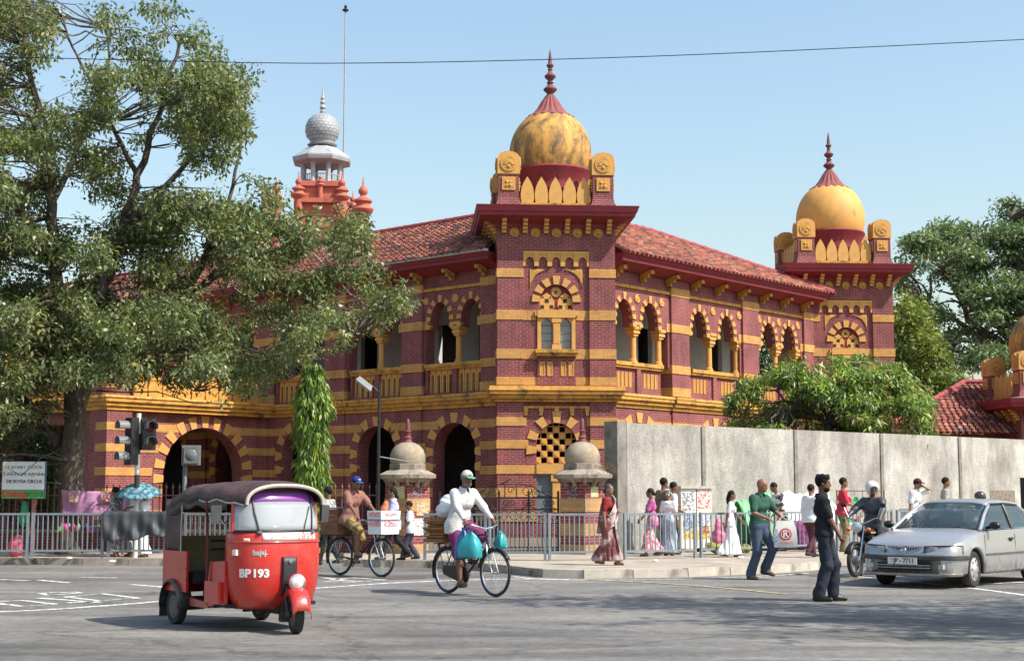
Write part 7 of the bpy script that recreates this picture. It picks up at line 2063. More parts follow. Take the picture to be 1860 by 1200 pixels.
# ---- silver saloon car; s runs from the front bumper backwards, X = 2.1 - s
SILV = paint('silver_car_paint', (.43, .435, .44), (.38, .365, .34), metal=.6, rough=.3)
CD = Vector((-.65, -.76, 0)).normalized(); CR = Vector((CD.y, -CD.x, 0))          # CR: car's right
near = Vector((XY(1747, 24.3), 24.3, 0)); left = -CR
cc0 = near - CD * 1.25 - left * .735
CAR = empty('silver_car', (cc0.x, cc0.y, 0), math.atan2(CD.y, CD.x), 'silver saloon car with plate JP 7711 waiting at the junction', 'car')
CL = 4.34; SA, SR, AR = .85, 3.385, .345
_S = [0, .03, .08, .14, .25, .5, .8, 1.15, 1.3, 2.0, 3.0, 3.6, 3.9, 4.2, 4.30, 4.34]
_W = [.60, .70, .755, .785, .815, .84, .848, .848, .848, .848, .848, .845, .835, .80, .75, .68]
_SH = [.50, .53, .62, .665, .70, .76, .81, .865, .885, .90, .92, .93, .93, .92, .80, .62]   # shoulder height
_TC = [.53, .56, .66, .705, .745, .82, .88, .935, .95, .95, .95, .98, .99, .985, .86, .64]  # centre top
def car_zb(s):
    z = .205
    for a in (SA, SR):
        d = abs(s - a)
        if d < AR: z = max(z, .29 + math.sqrt(AR * AR - d * d) * .985)
    return z
def car_section(s):
    w_ = np.interp(s, _S, _W); sh = np.interp(s, _S, _SH); tc = np.interp(s, _S, _TC); zb = car_zb(s)
    pts = [(w_ - .05, zb), (w_ - .012, max(.24, zb + .004)), (w_ + .0, max(.36, zb + .012)), (w_ + .006, max(.46, zb + .02)), (w_ + .008, min(sh - .05, max(.56, zb + .03))), (w_ - .002, min(sh - .03, max(.66, zb + .05))), (w_ - .022, sh - .012), (w_ - .055, sh + .012), (w_ * .80, sh + (tc - sh) * .5), (w_ * .5, sh + (tc - sh) * .88), (0, tc)]
    return pts
sts = sorted(set([0, .03, .055, .08, .11, .14, .19, .25, .32, .4, .5] + [SA + AR * math.cos(PI * i / 16) for i in range(17)] + [SA - AR - .001, SA + AR + .001] + [1.3, 1.45, 1.7, 2.0, 2.4, 2.8] + [SR + AR * math.cos(PI * i / 16) for i in range(17)] + [SR - AR - .001, SR + AR + .001, 3.9, 4.05, 4.2, 4.25, 4.30, 4.34]))
def bow(s, y): return 2.1 - s - .12 * (abs(y) / .8) ** 2.2 * max(0, 1 - s / .7)
b = MB(); rows = []
for s in sts:
    h_ = car_section(s); rows.append([(bow(s, y), y, z) for y, z in h_] + [(bow(s, y), -y, z) for y, z in h_[-2::-1]])
b.rings(rows[::-1], close=False)
f0 = rows[0]; b.poly(f0[::1]); b.poly(rows[-1][::-1])
CB = b.build('body', SILV, CAR, angle=28); solidify(CB, .01)
b = MB()
for a in (SA, SR):
    for s in (-1, 1):
        rr = [[(2.1 - a + AR * math.cos(PI * i / 14), s * y, .29 + AR * .985 * math.sin(PI * i / 14)) for i in range(15)] for y in (.80, .45)]
        q = MB(); q.rings(rr, close=False); solidify(q.build('wheel_arch', DK, CAR), .01)
b.box(-2.0, 1.95, -.70, .70, .20, .24); b.build('underbody', DK, CAR, smooth=False)
CG = glass('car_glass', (.05, .08, .09), .55, .03)
def gp(s, y, z): return (bow(s, y), y, z)
wb = [gp(1.30 - .16 * (1 - (i / 5 - 1) ** 2), (i / 5 - 1) * .70, .935 + .02 * (1 - (i / 5 - 1) ** 2)) for i in range(11)]
wt = [gp(1.99 - .06 * (1 - (i / 5 - 1) ** 2), (i / 5 - 1) * .555, 1.335 + .035 * (1 - (i / 5 - 1) ** 2)) for i in range(11)]
wm = [tuple((np.array(a) + np.array(c)) / 2 + np.array([.035, 0, .03])) for a, c in zip(wb, wt)]
b = MB(); b.rings([wb, wm, wt], close=False); solidify(b.build('windscreen', CG, CAR), .004)
rb_ = [gp(3.74 + .05 * (1 - (i / 5 - 1) ** 2), (i / 5 - 1) * .68, .96) for i in range(11)]; rt_ = [gp(3.17, (i / 5 - 1) * .54, 1.335 + .035 * (1 - (i / 5 - 1) ** 2)) for i in range(11)]
b = MB(); b.rings([rt_, rb_], close=False); solidify(b.build('rear_window', CG, CAR), .004)
b = MB(); rows = []
for s, zz, hw_ in ((1.95, 1.335, .56), (2.05, 1.362, .575), (2.3, 1.385, .585), (2.6, 1.392, .585), (2.9, 1.38, .575), (3.1, 1.355, .56), (3.19, 1.335, .55)):
    rows.append([gp(s - (.05 * (1 - t * t) if s < 2 else 0), t * (hw_ + .03), zz - .035 + .055 * (1 - t ** 4) ** .8 if abs(t) < 1 else zz - .045) for t in [-1 + i / 7 for i in range(15)]])
b.rings(rows[::-1], close=False); solidify(b.build('roof', SILV, CAR), .016)
for s in (-1, 1):
    b = MB(); b.tube([gp(1.20, s * .775, .90), gp(1.60, s * .68, 1.14), gp(2.0, s * .60, 1.33), gp(2.3, s * .605, 1.352)], [.035, .030, .028, .026], 8); b.build('windscreen_pillar', SILV, CAR)
    b = MB(); b.tube([gp(2.2, s * .606, 1.347), gp(2.7, s * .606, 1.355), gp(3.1, s * .595, 1.33), gp(3.4, s * .66, 1.16), gp(3.68, s * .73, .95)], [.026, .026, .03, .05, .06], 8); b.build('roof_rail', SILV, CAR)
    b = MB(); b.tube([gp(2.46, s * .80, .90), gp(2.48, s * .705, 1.15), gp(2.50, s * .612, 1.345)], [.035, .032, .03], 6); b.build('door_pillar', BLK, CAR)
    b = MB(); b.poly([gp(1.30, s * .765, .915), gp(2.44, s * .79, .915), gp(2.46, s * .625, 1.325), gp(2.03, s * .615, 1.315)][::s]); solidify(b.build('side_window', CG, CAR, smooth=False), .004)
    b = MB(); b.poly([gp(2.50, s * .79, .915), gp(3.42, s * .775, .93), gp(3.12, s * .625, 1.30), gp(2.52, s * .625, 1.325)][::s]); solidify(b.build('side_window', CG, CAR, smooth=False), .004)
    b = MB(); b.tube([gp(1.98, s * .635, 1.335), gp(2.5, s * .645, 1.345), gp(3.1, s * .635, 1.315)], .016, 6); b.build('rain_guard', mat('smoked_plastic', (.05, .035, .05), .3, .2), CAR)
    b = MB(); b.tube([gp(1.25, s * .80, .905), gp(2.4, s * .812, .912), gp(3.5, s * .80, .93)], .010, 6); b.build('waist_seal', BLK, CAR)
    b = MB(); b.box(2.1 - 3.0, 2.1 - 1.22, s * .850, s * .868, .50, .535); b.build('rub_strip', mat('dark_trim', (.09, .09, .095), .5, .2), CAR, smooth=False)
    for sx in (1.22, 2.46):
        b = MB(); b.tube([gp(sx, s * .851, .24), gp(sx, s * .858, .56), gp(sx + .01, s * .845, .8), gp(sx + .02, s * .815, .90)], .004, 4); b.build('door_gap', DK, CAR)
    for sx in (2.28, 3.30):
        b = MB(T(2.1 - sx, s * .858, .755)); b.box(-.075, .075, -.012, .012, -.014, .018); b.box(-.05, .05, -.002, .002, -.04, -.014, 1); b.build('door_handle', [BLK, BLK], CAR, smooth=False)
    f = Field((2.1 - 1.65, -.2 + s * .95, .82), (2.1 - 1.2, .2 + s * .95, 1.15), .016); f.ell((2.1 - 1.42, s * .94, .985), (.075, .10, .065), k=.02); f.cut((2.1 - 1.46, 0, 0), (-1, 0, 0)); f.cap((2.1 - 1.42, s * .80, .945), (2.1 - 1.42, s * .88, .955), .03, .025, k=.02); P, F = f.mesh(); link('door_mirror', np_mesh('door_mirror', P, F, BLK), CAR)
    b = MB(); pts = [[gp(.05, s * .33, z) for z in (.535, .665)], [gp(.085, s * .52, z) for z in (.535, .672)], [gp(.14, s * .69, z) for z in (.54, .676)], [gp(.22, s * .785, z) for z in (.545, .68)], [gp(.34, s * .828, z) for z in (.555, .672)]]
    pts = [[(p[0] + (.014 if i < 3 else .006), p[1] + s * .008, p[2]) for p in r_] for i, r_ in enumerate(pts)]
    b.rings(pts, close=False); solidify(b.build('headlamp', mat('headlamp_glass', (.24, .25, .26), .08, .5, 16, spec=1.0, coat=1.0), CAR), .02)
    b = MB(); b.tube([tuple(np.array(p[0]) + [0.008, 0, 0]) for p in pts] + [tuple(np.array(p[1]) + [.008, 0, 0]) for p in pts[::-1]] + [tuple(np.array(pts[0][0]) + [.008, 0, 0])], .011, 5); b.build('lamp_surround', BLK, CAR)
    b = MB(); b.M = T(*gp(-.01, s * .60, .35)) @ RZ(-s * .42); b.box(-.02, .014, -.075, .075, -.035, .035); b.build('fog_lamp', mat('fog_lens', (.48, .48, .46), .2, .15, 20), CAR, smooth=False)
BC = [(.82, .846), (.5, .845), (.25, .822), (.14, .79), (.08, .76), (.03, .705), (.0, .60), (.0, .45), (.0, .3), (.0, .15), (0, 0)]
BC = BC + [(a_, -y_) for a_, y_ in BC[-2::-1]]
def bump_pt(i, z, off):
    s_, y_ = BC[i]; p = np.array([bow(s_, y_), y_]); q0, q1 = BC[max(i - 1, 0)], BC[min(i + 1, len(BC) - 1)]
    t = np.array([bow(*q1) - bow(*q0), q1[1] - q0[1]]); n = np.array([-t[1], t[0]]); n /= np.linalg.norm(n); p = p + n * off; return (p[0], p[1], z)
b = MB(); b.rings([[bump_pt(i, z, o_) for i in range(1, 20)] for z, o_ in ((.452, .006), (.462, .028), (.512, .028), (.522, .006))], close=False); solidify(b.build('bumper_strip', mat('bumper_trim', (.05, .05, .055), .5, .15), CAR), .006)
b = MB(); b.rings([[bump_pt(i, z, o_) for i in range(2, 19)] for z, o_ in ((.195, .0), (.205, .03), (.235, .034), (.25, .008))], close=False); solidify(b.build('bumper_lip', SILV, CAR), .006)
b = MB(); b.rings([[gp(-.012, t * .46, z) for t in [-1 + i / 6 for i in range(13)]] for z in (.285, .405)], close=False); solidify(b.build('lower_intake', DK, CAR), .01)
for z in (.325, .365):
    b = MB(); b.tube([gp(-.024, t * .45, z) for t in [-1 + i / 6 for i in range(13)]], .009, 5); b.build('intake_bar', SILV, CAR)
b = MB(); b.rings([[gp(.052 + .02 * abs(t) - dx, t * (.31 if z < .6 else .29), z) for t in [-1 + i / 6 for i in range(13)]] for z, dx in ((.545, .02), (.66, -.012))], close=False); solidify(b.build('grille', DK, CAR), .008)
for i in range(15):
    y = -.28 + .04 * i; b = MB(); b.tube([gp(.045 - .024 + .02 * abs(y / .3), y, .55), gp(.072 - .012 + .02 * abs(y / .3), y, .655)], .006, 5); b.build('grille_bar', STEEL, CAR)
for z, dx in ((.545, -.006), (.662, .022)):
    b = MB(); b.tube([gp(.03 + dx + .02 * abs(t) - .012, t * .305, z) for t in [-1 + i / 6 for i in range(13)]], .011, 6); b.build('grille_frame', CHROME, CAR)
b = MB(T(*gp(.012, 0, .60)) @ RY(PI / 2 - .2)); b.torus((0, 0, 0), .036, .008, 20, 6, 'Z'); b.box(-.010, .010, -.055, .055, -.006, .008); b.build('badge', CHROME, CAR)
b = MB(); b.box(-.004, .004, -.25, .25, -.055, .055); PLT = b.build('number_plate', mat('white_plate', (.66, .66, .64), .4, .05), CAR, T(*gp(-.045, .0, .435)), smooth=False)
text(PLT, "∵JP - 7711", .105, T(.006, 0, 0) @ RZ(PI / 2), INK, .002, .92)
HUBC = mat('silver_hubcap', (.58, .58, .58), .35, .1, 6, metal=.6)
for a in (SA, SR):
    for s in (-1, 1):
        w_ = wheel(CAR, (2.1 - a, s * .735, .292), .292, .18, R(4) if a == SA else 0, DK)
        b = MB(RX(-PI / 2 * s)); b.lathe([(.19, .060), (.185, .078), (.17, .084), (.075, .094), (.06, .105), (.0, .108)], 32); hc_ = b.build('hubcap', HUBC, w_)
        for i in range(7):
            an = 2 * PI * i / 7; q = MB(RX(-PI / 2 * s)); q.M = RX(-PI / 2 * s) @ RZ(an); q.ball((.135, 0, .088), (.026, .020, .006), 10, 6); q.build('vent_hole', DK, w_)
# inside
SEAT = mat('grey_seat_cloth', (.10, .10, .105), .9, .2)
b = MB(); b.box(2.1 - 1.62, 2.1 - 1.22, -.70, .70, .60, .93); b.build('dashboard', mat('dark_dash', (.035, .035, .04), .7, .2), CAR)
for y in (-.36, .36):
    b = MB(); b.frustum((2.1 - 2.6, 2.1 - 2.08, y - .24, y + .24, .35), (2.1 - 2.6, 2.1 - 2.1, y - .22, y + .22, .52)); b.frustum((2.1 - 2.72, 2.1 - 2.52, y - .23, y + .23, .50), (2.1 - 2.86, 2.1 - 2.74, y - .2, y + .2, 1.02)); b.box(2.1 - 2.88, 2.1 - 2.80, y - .12, y + .12, 1.05, 1.20); b.build('seat', SEAT, CAR)
b = MB(); b.frustum((2.1 - 3.5, 2.1 - 3.0, -.62, .62, .35), (2.1 - 3.6, 2.1 - 3.4, -.60, .60, .98)); b.build('rear_seat', SEAT, CAR)
b = MB(T(2.1 - 1.78, -.36, .90) @ RY(R(-62))); b.torus((0, 0, 0), .18, .014, 28, 6, 'Z'); b.tube([(-.17, 0, 0), (.17, 0, 0)], .014, 6); b.tube([(0, 0, 0), (0, 0, -.2)], .02, 6); b.build('steering_wheel', BLK, CAR)
b = MB(T(2.1 - 2.0, 0, 1.27)); b.box(-.015, .015, -.11, .11, -.03, .03); b.build('rear_view_mirror', BLK, CAR)
for (y, z, w_, m_) in ((.40, 1.27, .05, WHITE), (.47, 1.22, .035, WHITE), (-.02, 1.30, .05, WHITE)):
    s_ = 1.30 + (z - .935) / .40 * .69 - .05; b = MB(T(*gp(s_ - .035, y, z + .005)) @ RY(R(-60))); b.box(-.03, .03, -w_, w_, -.001, .001); b.build('permit_sticker', m_, CAR, smooth=False)
for y in (-.25, .25):
    b = MB(); b.tube([gp(1.20, y + .2, .955), gp(1.22, y - .25, .968)], .008, 5); b.build('wiper', BLK, CAR)
# ---------------------------------------------------------------- the people
def at(px, Y, z=PAVE): return (XY(px, Y), Y, z)
W_SHIRT = cloth((.66, .66, .66)); BLACKSH = cloth((.022, .023, .028)); NAVY = cloth((.03, .034, .048)); DENIM = cloth((.060, .085, .125), .85, .25, 4); GREEN = cloth((.030, .085, .062)); MAROON = cloth((.13, .03, .032)); DKTR = cloth((.035, .033, .04)); LEATHER = mat('dark_shoe_leather', (.025, .02, .018), .4, .3); BRNSHOE = mat('tan_shoe_leather', (.12, .085, .05), .5, .3); SANDAL = mat('sandal_strap', (.10, .05, .04), .7, .3)
STEP = lambda f, b, w=.09: ((-w, f, 0), (w, b, .05, -.07))
def patterned(name, c1, c2, sc=18, at_=(.48, .54)):
    m, n, l, b = newmat(name); tc = n.new('ShaderNodeTexCoord'); a = noise(n, l, tc.outputs['Object'], sc, 2, .5); r1 = ramp(n, [(at_[0], c1), (at_[1], c2)]); l.new(a.outputs['Fac'], r1.inputs['Fac']); l.new(r1.outputs['Color'], b.inputs['Base Color']); b.inputs['Roughness'].default_value = .85; return m
# cyclist in white jacket
def seated(bike, ped, H, dz=.0):
    sc = H / 1.72; k = 1 / sc
    fl = ped['L']; fr = ped['R']
    feet = ((-fl.y * -1 * -1 * k if False else -abs(fl.y) * k, (fl.x - .03) * k, (fl.z + .012) * k), (abs(fr.y) * k, (fr.x - .03) * k, (fr.z + .012) * k))
    hands = ((-.285 * k, .285 * k, 1.035 * k), (.285 * k, .285 * k, 1.035 * k))
    return dict(pelvis=(0, -.27 * k, (1.055 + dz) * k), feet=feet, hands=hands, grip=(1, 1), elbow=((-1, -.6, -.5), (1, -.6, -.5)))
y2 = BK2.rotation_euler.z
person('old cyclist in white jacket and cap riding the bicycle with teal bags', BK2.location, y2, 1.70, 1, **seated(BK2, PED2, 1.70), lean=16, look=-8, nod=12, shirt=dict(mat=cloth((.60, .59, .57)), sleeve='long', hem=-.16, loose=.036, collar=True, buttons=MAT['grey'], amp=0.0056),
       skirt=None, trousers=dict(mat=cloth((.20, .035, .125)), length='half', loose=.05, amp=0.0062), cap=dict(mat=cloth((.50, .50, .42)), peak=cloth((.12, .30, .24)), badge=cloth((.3, .34, .12))), haircol=GREYHAIR, beard=GREYHAIR, shoes=dict(mat=cloth((.16, .16, .30)), sandal=True), h=.017, seed=2)
y1 = BK1.rotation_euler.z
person('cyclist in blue cap and brown shirt riding with the foam box', BK1.location, y1, 1.66, 1, **seated(BK1, PED1, 1.66), lean=14, look=-12, nod=14, shirt=dict(mat=cloth((.26, .125, .10)), sleeve='short', hem=-.1, loose=.03, collar=True, amp=0.0050), trousers=dict(mat=patterned('olive_gold_print', (.30, .20, .07), (.12, .085, .035), 14), length='short', loose=.035, amp=0.0050),
       cap=dict(mat=cloth((.02, .04, .22)), peak=cloth((.03, .07, .30)), badge=cloth((.55, .42, .05))), shoes=dict(mat=SANDAL, sandal=True), h=.018, seed=3)
# motorcyclist
ym = MOTO.rotation_euler.z
person('motorcyclist in white helmet and dark jacket astride the black motorcycle', MOTO.location, ym, 1.72, 1, pelvis=(0, -.22, .90), feet=((-.27, .08, .20), (.25, .0, .0)), hands=((-.34, .30, 1.06), (.34, .30, 1.06)), grip=(1, 1), elbow=((-1, -.5, -.5), (1, -.5, -.5)), knee=(-.5, .5), lean=10, look=42, shirt=dict(mat=mat('dark_jacket', (.045, .05, .058), .4, .3, 6, spec=.5), sleeve='long', hem=-.16, loose=.045, amp=0.0068), trousers=dict(mat=DKTR, loose=.02), helmet=mat('white_helmet', (.68, .67, .63), .25, .06, 4, coat=.6), shoes=dict(mat=LEATHER), h=.018, seed=4)
# man in the green polo shirt, stepping off the pavement
GP, GJ = person('bald man in green polo shirt and jeans stepping off the kerb', at(1372, 26.6, 0), R(-48), 1.74, 0, pelvis=(0, 0, .935), feet=((.10, .10, .10, -.085), (.12, -.12, 0)) if False else ((-.12, .02, .09, -.09), (.13, -.10, 0)), hands=((-.17, .40, 1.06), (.16, .33, 1.06)), grip=(1, .8), elbow=((-.8, -.6, -.5), (.8, -.6, -.5)), toe=(-8, 10), lean=4, look=12, nod=8, turn=0, shirt=dict(mat=GREEN, sleeve='short', hem=.03, loose=.026, collar=True, amp=0.0043), trousers=dict(mat=DENIM, loose=.03, amp=0.0056, belt=BLK), hair='bald', shoes=dict(mat=BRNSHOE), h=.0165, seed=5, girth=1.05)
# man in black
person('young man in black shirt and dark trousers standing in the road', at(1489, 21.15, 0), R(-12), 1.71, 1, feet=((-.09, .10, 0), (.10, -.10, 0)), hands=((-.15, .21, .93), (.17, .20, .93)), elbow=((-1, -.8, 0), (1, -.9, 0)), toe=(-10, 14), lean=-3, nod=2, shirt=dict(mat=BLACKSH, sleeve='short', hem=-.05, loose=.036, collar=True, amp=0.0056), trousers=dict(mat=NAVY, loose=.034, amp=0.0068, belt=BLK), hair='curly', beard=HAIRM, shoes=dict(mat=LEATHER), h=.0165, seed=6)
# woman in the maroon sari
person('woman in maroon blouse and pale maroon sari walking along the kerb', at(1100, 29.3), R(-25), 1.53, 0, feet=STEP(.20, -.20, .07), hands=((-.08, .24, 1.16), (.26, .06, .80)), elbow=((-1, -.6, -.6), (.6, -1, 0)), lean=3, look=-10, female=True, girth=1.2, shirt=dict(mat=cloth((.19, .022, .022)), sleeve='short', hem=.05, loose=.008, amp=0.0019), skirt=dict(mat=patterned('maroon_sari_print', (.15, .045, .05), (.34, .26, .25), 5, (.50, .60)), hem=.10, loose=.02, flare=.05), sari=dict(mat=patterned('pale_sari_pallu', (.42, .35, .34), (.24, .12, .12), 7, (.52, .62)), front=True), hair='bun', haircol=mat('greying_hair', (.05, .048, .048), .5, .6, 30), shoes=dict(mat=SANDAL, sandal=True), h=.017, seed=7)
# woman in white uniform
person('young woman in long white dress with a ponytail pointing ahead', at(1320, 33.2), R(-4), 1.42, 1, feet=STEP(.16, -.22, .06), hands=((-.22, .36, .92), (.20, -.12, .84)), elbow=((-.6, -1, -.5), (.6, -1, 0)), female=True, shirt=dict(mat=cloth((.72, .73, .76)), sleeve='short', hem=-.14, loose=.014), skirt=dict(mat=cloth((.74, .75, .78)), hem=.07, loose=.02, flare=.07), hair='long', shoes=dict(mat=SANDAL, sandal=True), seed=8)
# group behind the railing at the cabinet
person('woman in pink top and flowered skirt behind the railing', at(1182, 33.6), R(185), 1.47, 1, feet=STEP(.2, -.18, .07), hands=((-.14, .34, .96), (.18, .28, .95)), female=True, shirt=dict(mat=cloth((.55, .14, .34)), sleeve='short', hem=-.16, loose=.018), skirt=dict(mat=patterned('pink_flower_print', (.50, .12, .16), (.62, .50, .50), 14), hem=.14, loose=.02, flare=.06), hair='bun', shoes=dict(mat=SANDAL, sandal=True), h=.022, seed=9)
person('man in brown shirt standing beside the poster covered cabinet', at(1199, 35.3), R(30), 1.72, 1, shirt=dict(mat=cloth((.17, .12, .095)), sleeve='short', hem=-.1, loose=.025), trousers=dict(mat=DKTR, loose=.02), shoes=dict(mat=LEATHER), h=.022, seed=10)
person('man in white shirt reading the posters on the cabinet', at(1216, 34.7), R(8), 1.62, 1, hands=((-.2, .16, .9), (.2, .26, 1.02)), shirt=dict(mat=W_SHIRT, sleeve='short', hem=-.1, loose=.025), trousers=dict(mat=DKTR, loose=.02), shoes=dict(mat=LEATHER), h=.022, seed=11)
person('woman with white flowers in her hair in a pale blue skirt', at(1210, 34.0), R(60), 1.44, 0, female=True, shirt=dict(mat=cloth((.68, .69, .70)), sleeve='short', hem=-.02, loose=.015), skirt=dict(mat=cloth((.34, .41, .50)), hem=.08, loose=.02, flare=.06), hair='bun', haircol=patterned('flowered_hair', (.03, .025, .02), (.6, .55, .42), 24, (.50, .56)), h=.022, seed=12)
# crowd by the stalls
person('man in white shirt with dark stripe bending over the stall heap', at(1413, 36.9), R(200), 1.66, 1, lean=14, nod=25, hands=((-.2, .32, .95), (.2, .3, .95)), shirt=dict(mat=patterned('dark_band_shirt', (.6, .6, .58), (.06, .05, .07), 5, (.5, .53)), sleeve='short', hem=-.05, loose=.025), trousers=dict(mat=DKTR, loose=.02), shoes=dict(mat=LEATHER), h=.022, seed=13)
person('man in white shirt and maroon trousers walking past the stalls', at(1464, 33.0), R(40), 1.56, 0, feet=STEP(.22, -.22), shirt=dict(mat=W_SHIRT, sleeve='long', hem=-.1, loose=.03), trousers=dict(mat=cloth((.09, .035, .045)), loose=.02), shoes=dict(mat=LEATHER), h=.022, seed=14)
person('man in bright red shirt at the stall of hanging pans', at(1521, 36.4), R(-5), 1.74, 0, hands=((-.14, .36, 1.12), (.2, .34, 1.06)), shirt=dict(mat=cloth((.50, .035, .065)), sleeve='short', hem=-.06, loose=.022), trousers=dict(mat=cloth((.20, .18, .09)), loose=.015), shoes=dict(mat=SANDAL, sandal=True), h=.022, seed=15)
person('man in white shirt holding the peak of his maroon cap', at(1652, 36.4), R(-38), 1.72, 0, hands=((-.10, .22, 1.56), (.30, .02, .86)), elbow=((-1, .2, -.4), (.5, -1, 0)), nod=12, grip=(.6, 0), shirt=dict(mat=W_SHIRT, sleeve='short', hem=-.12, loose=.035, collar=True, amp=0.0056), trousers=dict(mat=cloth((.50, .50, .52)), loose=.02), cap=dict(mat=cloth((.09, .02, .035))), shoes=dict(mat=LEATHER), h=.021, seed=16)
person('young man in beige shirt looking away beside the railing', at(1705, 39.0), R(-10), 1.78, 0, shirt=dict(mat=cloth((.36, .34, .31)), sleeve='short', hem=-.1, loose=.022), trousers=dict(mat=DKTR, loose=.02), shoes=dict(mat=LEATHER), h=.022, seed=17)
person('rider in dark helmet passing behind the silver car', at(1774, 32.6, 0), R(185), 1.50, 1, shirt=dict(mat=DKTR, sleeve='long', loose=.03), trousers=dict(mat=DKTR), helmet=mat('dark_helmet', (.05, .035, .035), .25, .2, coat=.6), shoes=dict(mat=LEATHER), h=.024, seed=18)
# car driver
drv = CAR.matrix_basis if False else Matrix.LocRotScale(CAR.location, CAR.rotation_euler, (1, 1, 1))
dp = drv @ Vector((2.1 - 2.42, -.36, 0))
person('driver in white shirt behind the wheel of the silver car', (dp.x, dp.y, 0), CAR.rotation_euler.z, 1.66, 1, pelvis=(0, .02, .62), lean=-8, feet=((-.12, .72, .26), (.12, .72, .26)), hands=((-.16, .50, .98), (.16, .50, .98)), grip=(1, 1), shirt=dict(mat=W_SHIRT, sleeve='short', hem=-.05, loose=.02), trousers=dict(mat=DKTR), shoes=dict(mat=LEATHER), h=.024, seed=19)
tp_ = TUK.location + fwd * .10
person('driver in khaki shirt behind the windscreen of the red three wheeler', (tp_.x, tp_.y, 0), TUK.rotation_euler.z, 1.60, 1, pelvis=(0, -.02, .76), lean=6, feet=((-.14, .34, .34), (.14, .34, .34)), hands=((-.29, .46, 1.03), (.29, .46, 1.03)), grip=(1, 1), knee=(-.4, .4), shirt=dict(mat=cloth((.16, .13, .08)), sleeve='short', hem=-.05, loose=.02), trousers=dict(mat=DKTR), shoes=dict(mat=SANDAL, sandal=True), h=.022, seed=27)
# women under the umbrella
person('woman in black and white print dress pointing along the road', at(222, 33.3), R(178), 1.50, 0, hands=((-.24, .08, .92), (.12, .62, 1.30)), elbow=((-.5, -1, 0), (1, 0, -.6)), turn=-20, female=True, girth=1.15, shirt=dict(mat=patterned('black_white_print', (.04, .04, .045), (.42, .42, .40), 26), sleeve='short', hem=-.2, loose=.02), skirt=dict(mat=patterned('black_white_print_skirt', (.04, .04, .045), (.42, .42, .40), 26), hem=.2, loose=.02), hair='bun', shoes=dict(mat=SANDAL, sandal=True), h=.022, seed=20)
person('woman in white top holding the flowered umbrella', at(250, 33.7), R(170), 1.47, 1, hands=((-.22, .16, .95), (.12, .26, 1.18)), grip=(0, 1), female=True, shirt=dict(mat=cloth((.62, .64, .72)), sleeve='short', hem=-.1, loose=.018), skirt=dict(mat=cloth((.30, .30, .36)), hem=.12, loose=.02), hair='bun', shoes=dict(mat=SANDAL, sandal=True), h=.022, seed=21)
UB, UJ = person('woman in white sari pointing, standing under the umbrella', at(274, 33.2), R(180), 1.46, 0, hands=((-.24, .1, .92), (.10, .60, 1.24)), elbow=((-.5, -1, 0), (1, 0, -.6)), turn=-15, female=True, shirt=dict(mat=cloth((.70, .72, .76)), sleeve='short', hem=-.1, loose=.018), skirt=dict(mat=cloth((.70, .72, .76)), hem=.08, loose=.02, flare=.05), hair='bun', shoes=dict(mat=SANDAL, sandal=True), h=.022, seed=22)
# pedestrians behind the cyclists
person('pedestrian in striped grey shirt walking behind the wooden crate', at(604, 29.3), R(160), 1.48, 1, feet=STEP(.22, -.22), shirt=dict(mat=patterned('striped_grey_shirt', (.42, .42, .40), (.16, .16, .15), 12), sleeve='short', hem=-.02, loose=.022), trousers=dict(mat=BLACKSH, loose=.025), hair='short', shoes=dict(mat=LEATHER), h=.021, seed=23)
person('woman in lilac blouse and dark trousers striding past the poster pillar', at(720, 31.2), R(182), 1.47, 0, feet=((-.07, .30, 0), (.07, -.36, .10, -.10)), hands=((-.20, .22, .92), (.22, .20, .92)), female=True, girth=1.08, shirt=dict(mat=cloth((.46, .45, .62)), sleeve='short', hem=-.20, loose=.022, collar=True), trousers=dict(mat=BLACKSH, loose=.02), hair='long', shoes=dict(mat=LEATHER), h=.018, seed=24)
person('boy in white school shirt with a dark satchel walking behind her', at(749, 31.4), R(184), 1.20, 1, feet=STEP(.24, -.2), hands=((-.18, .26, .98), (.24, .1, .86)), shirt=dict(mat=cloth((.72, .73, .75)), sleeve='short', hem=-.14, loose=.03), trousers=dict(mat=cloth((.06, .055, .085)), loose=.03), shoes=dict(mat=LEATHER), h=.018, seed=25)
# ---------------------------------------------------------------- things people carry
wl = Matrix.LocRotScale(GP.location, GP.rotation_euler, (1, 1, 1)) @ Vector(GJ['wL'])
BAG = empty('shopping_bag', (wl.x + .02, wl.y - .10, wl.z - .50), R(-10), 'white shopping bag with a red round logo held by the bald man', 'bag')
b = MB(); rows = [[(x * w_, y_ * t_, z) for x, y_ in ((-1, -1), (0, -1.15), (1, -1), (1, 1), (0, 1.1), (-1, 1))] for z, w_, t_ in ((0, .20, .04), (.12, .205, .07), (.30, .19, .06), (.44, .15, .035), (.46, .14, .03))]; b.rings(rows); b.build('bag', PLW, BAG)
b = MB(T(0, -.075, .23) @ RX(PI / 2)); b.lathe([(.105, -.006), (.105, .006), (0, .006)], 28); b.build('logo_disc', REDINK, BAG)
text(BAG, 'R', .16, T(0, -.084, .23), WHITE, .004); b = MB(T(0, -.083, .23)); b.torus((0, 0, 0), .075, .006, 24, 5, 'Y'); b.build('logo_ring', WHITE, BAG)
b = MB(); b.tube([(-.12, -.02, .45), (-.06, 0, .53), (0, 0, .56), (.06, 0, .53), (.12, .02, .45)], .008, 5); b.build('handle', PLW, BAG); strokes(BAG, [G3, G1, G4, G2, G3], .045, T(-.16, -.082, .21) @ RY(-PI / 2), mat('blue_ink', (.1, .12, .4), .5, .1)); strokes(BAG, [G2, G4, G3, G2, G1, G4], .035, T(.02, -.084, .08), REDINK)
um = at(263, 33.3, 0); zu = PY(263, 874, 33.3).z
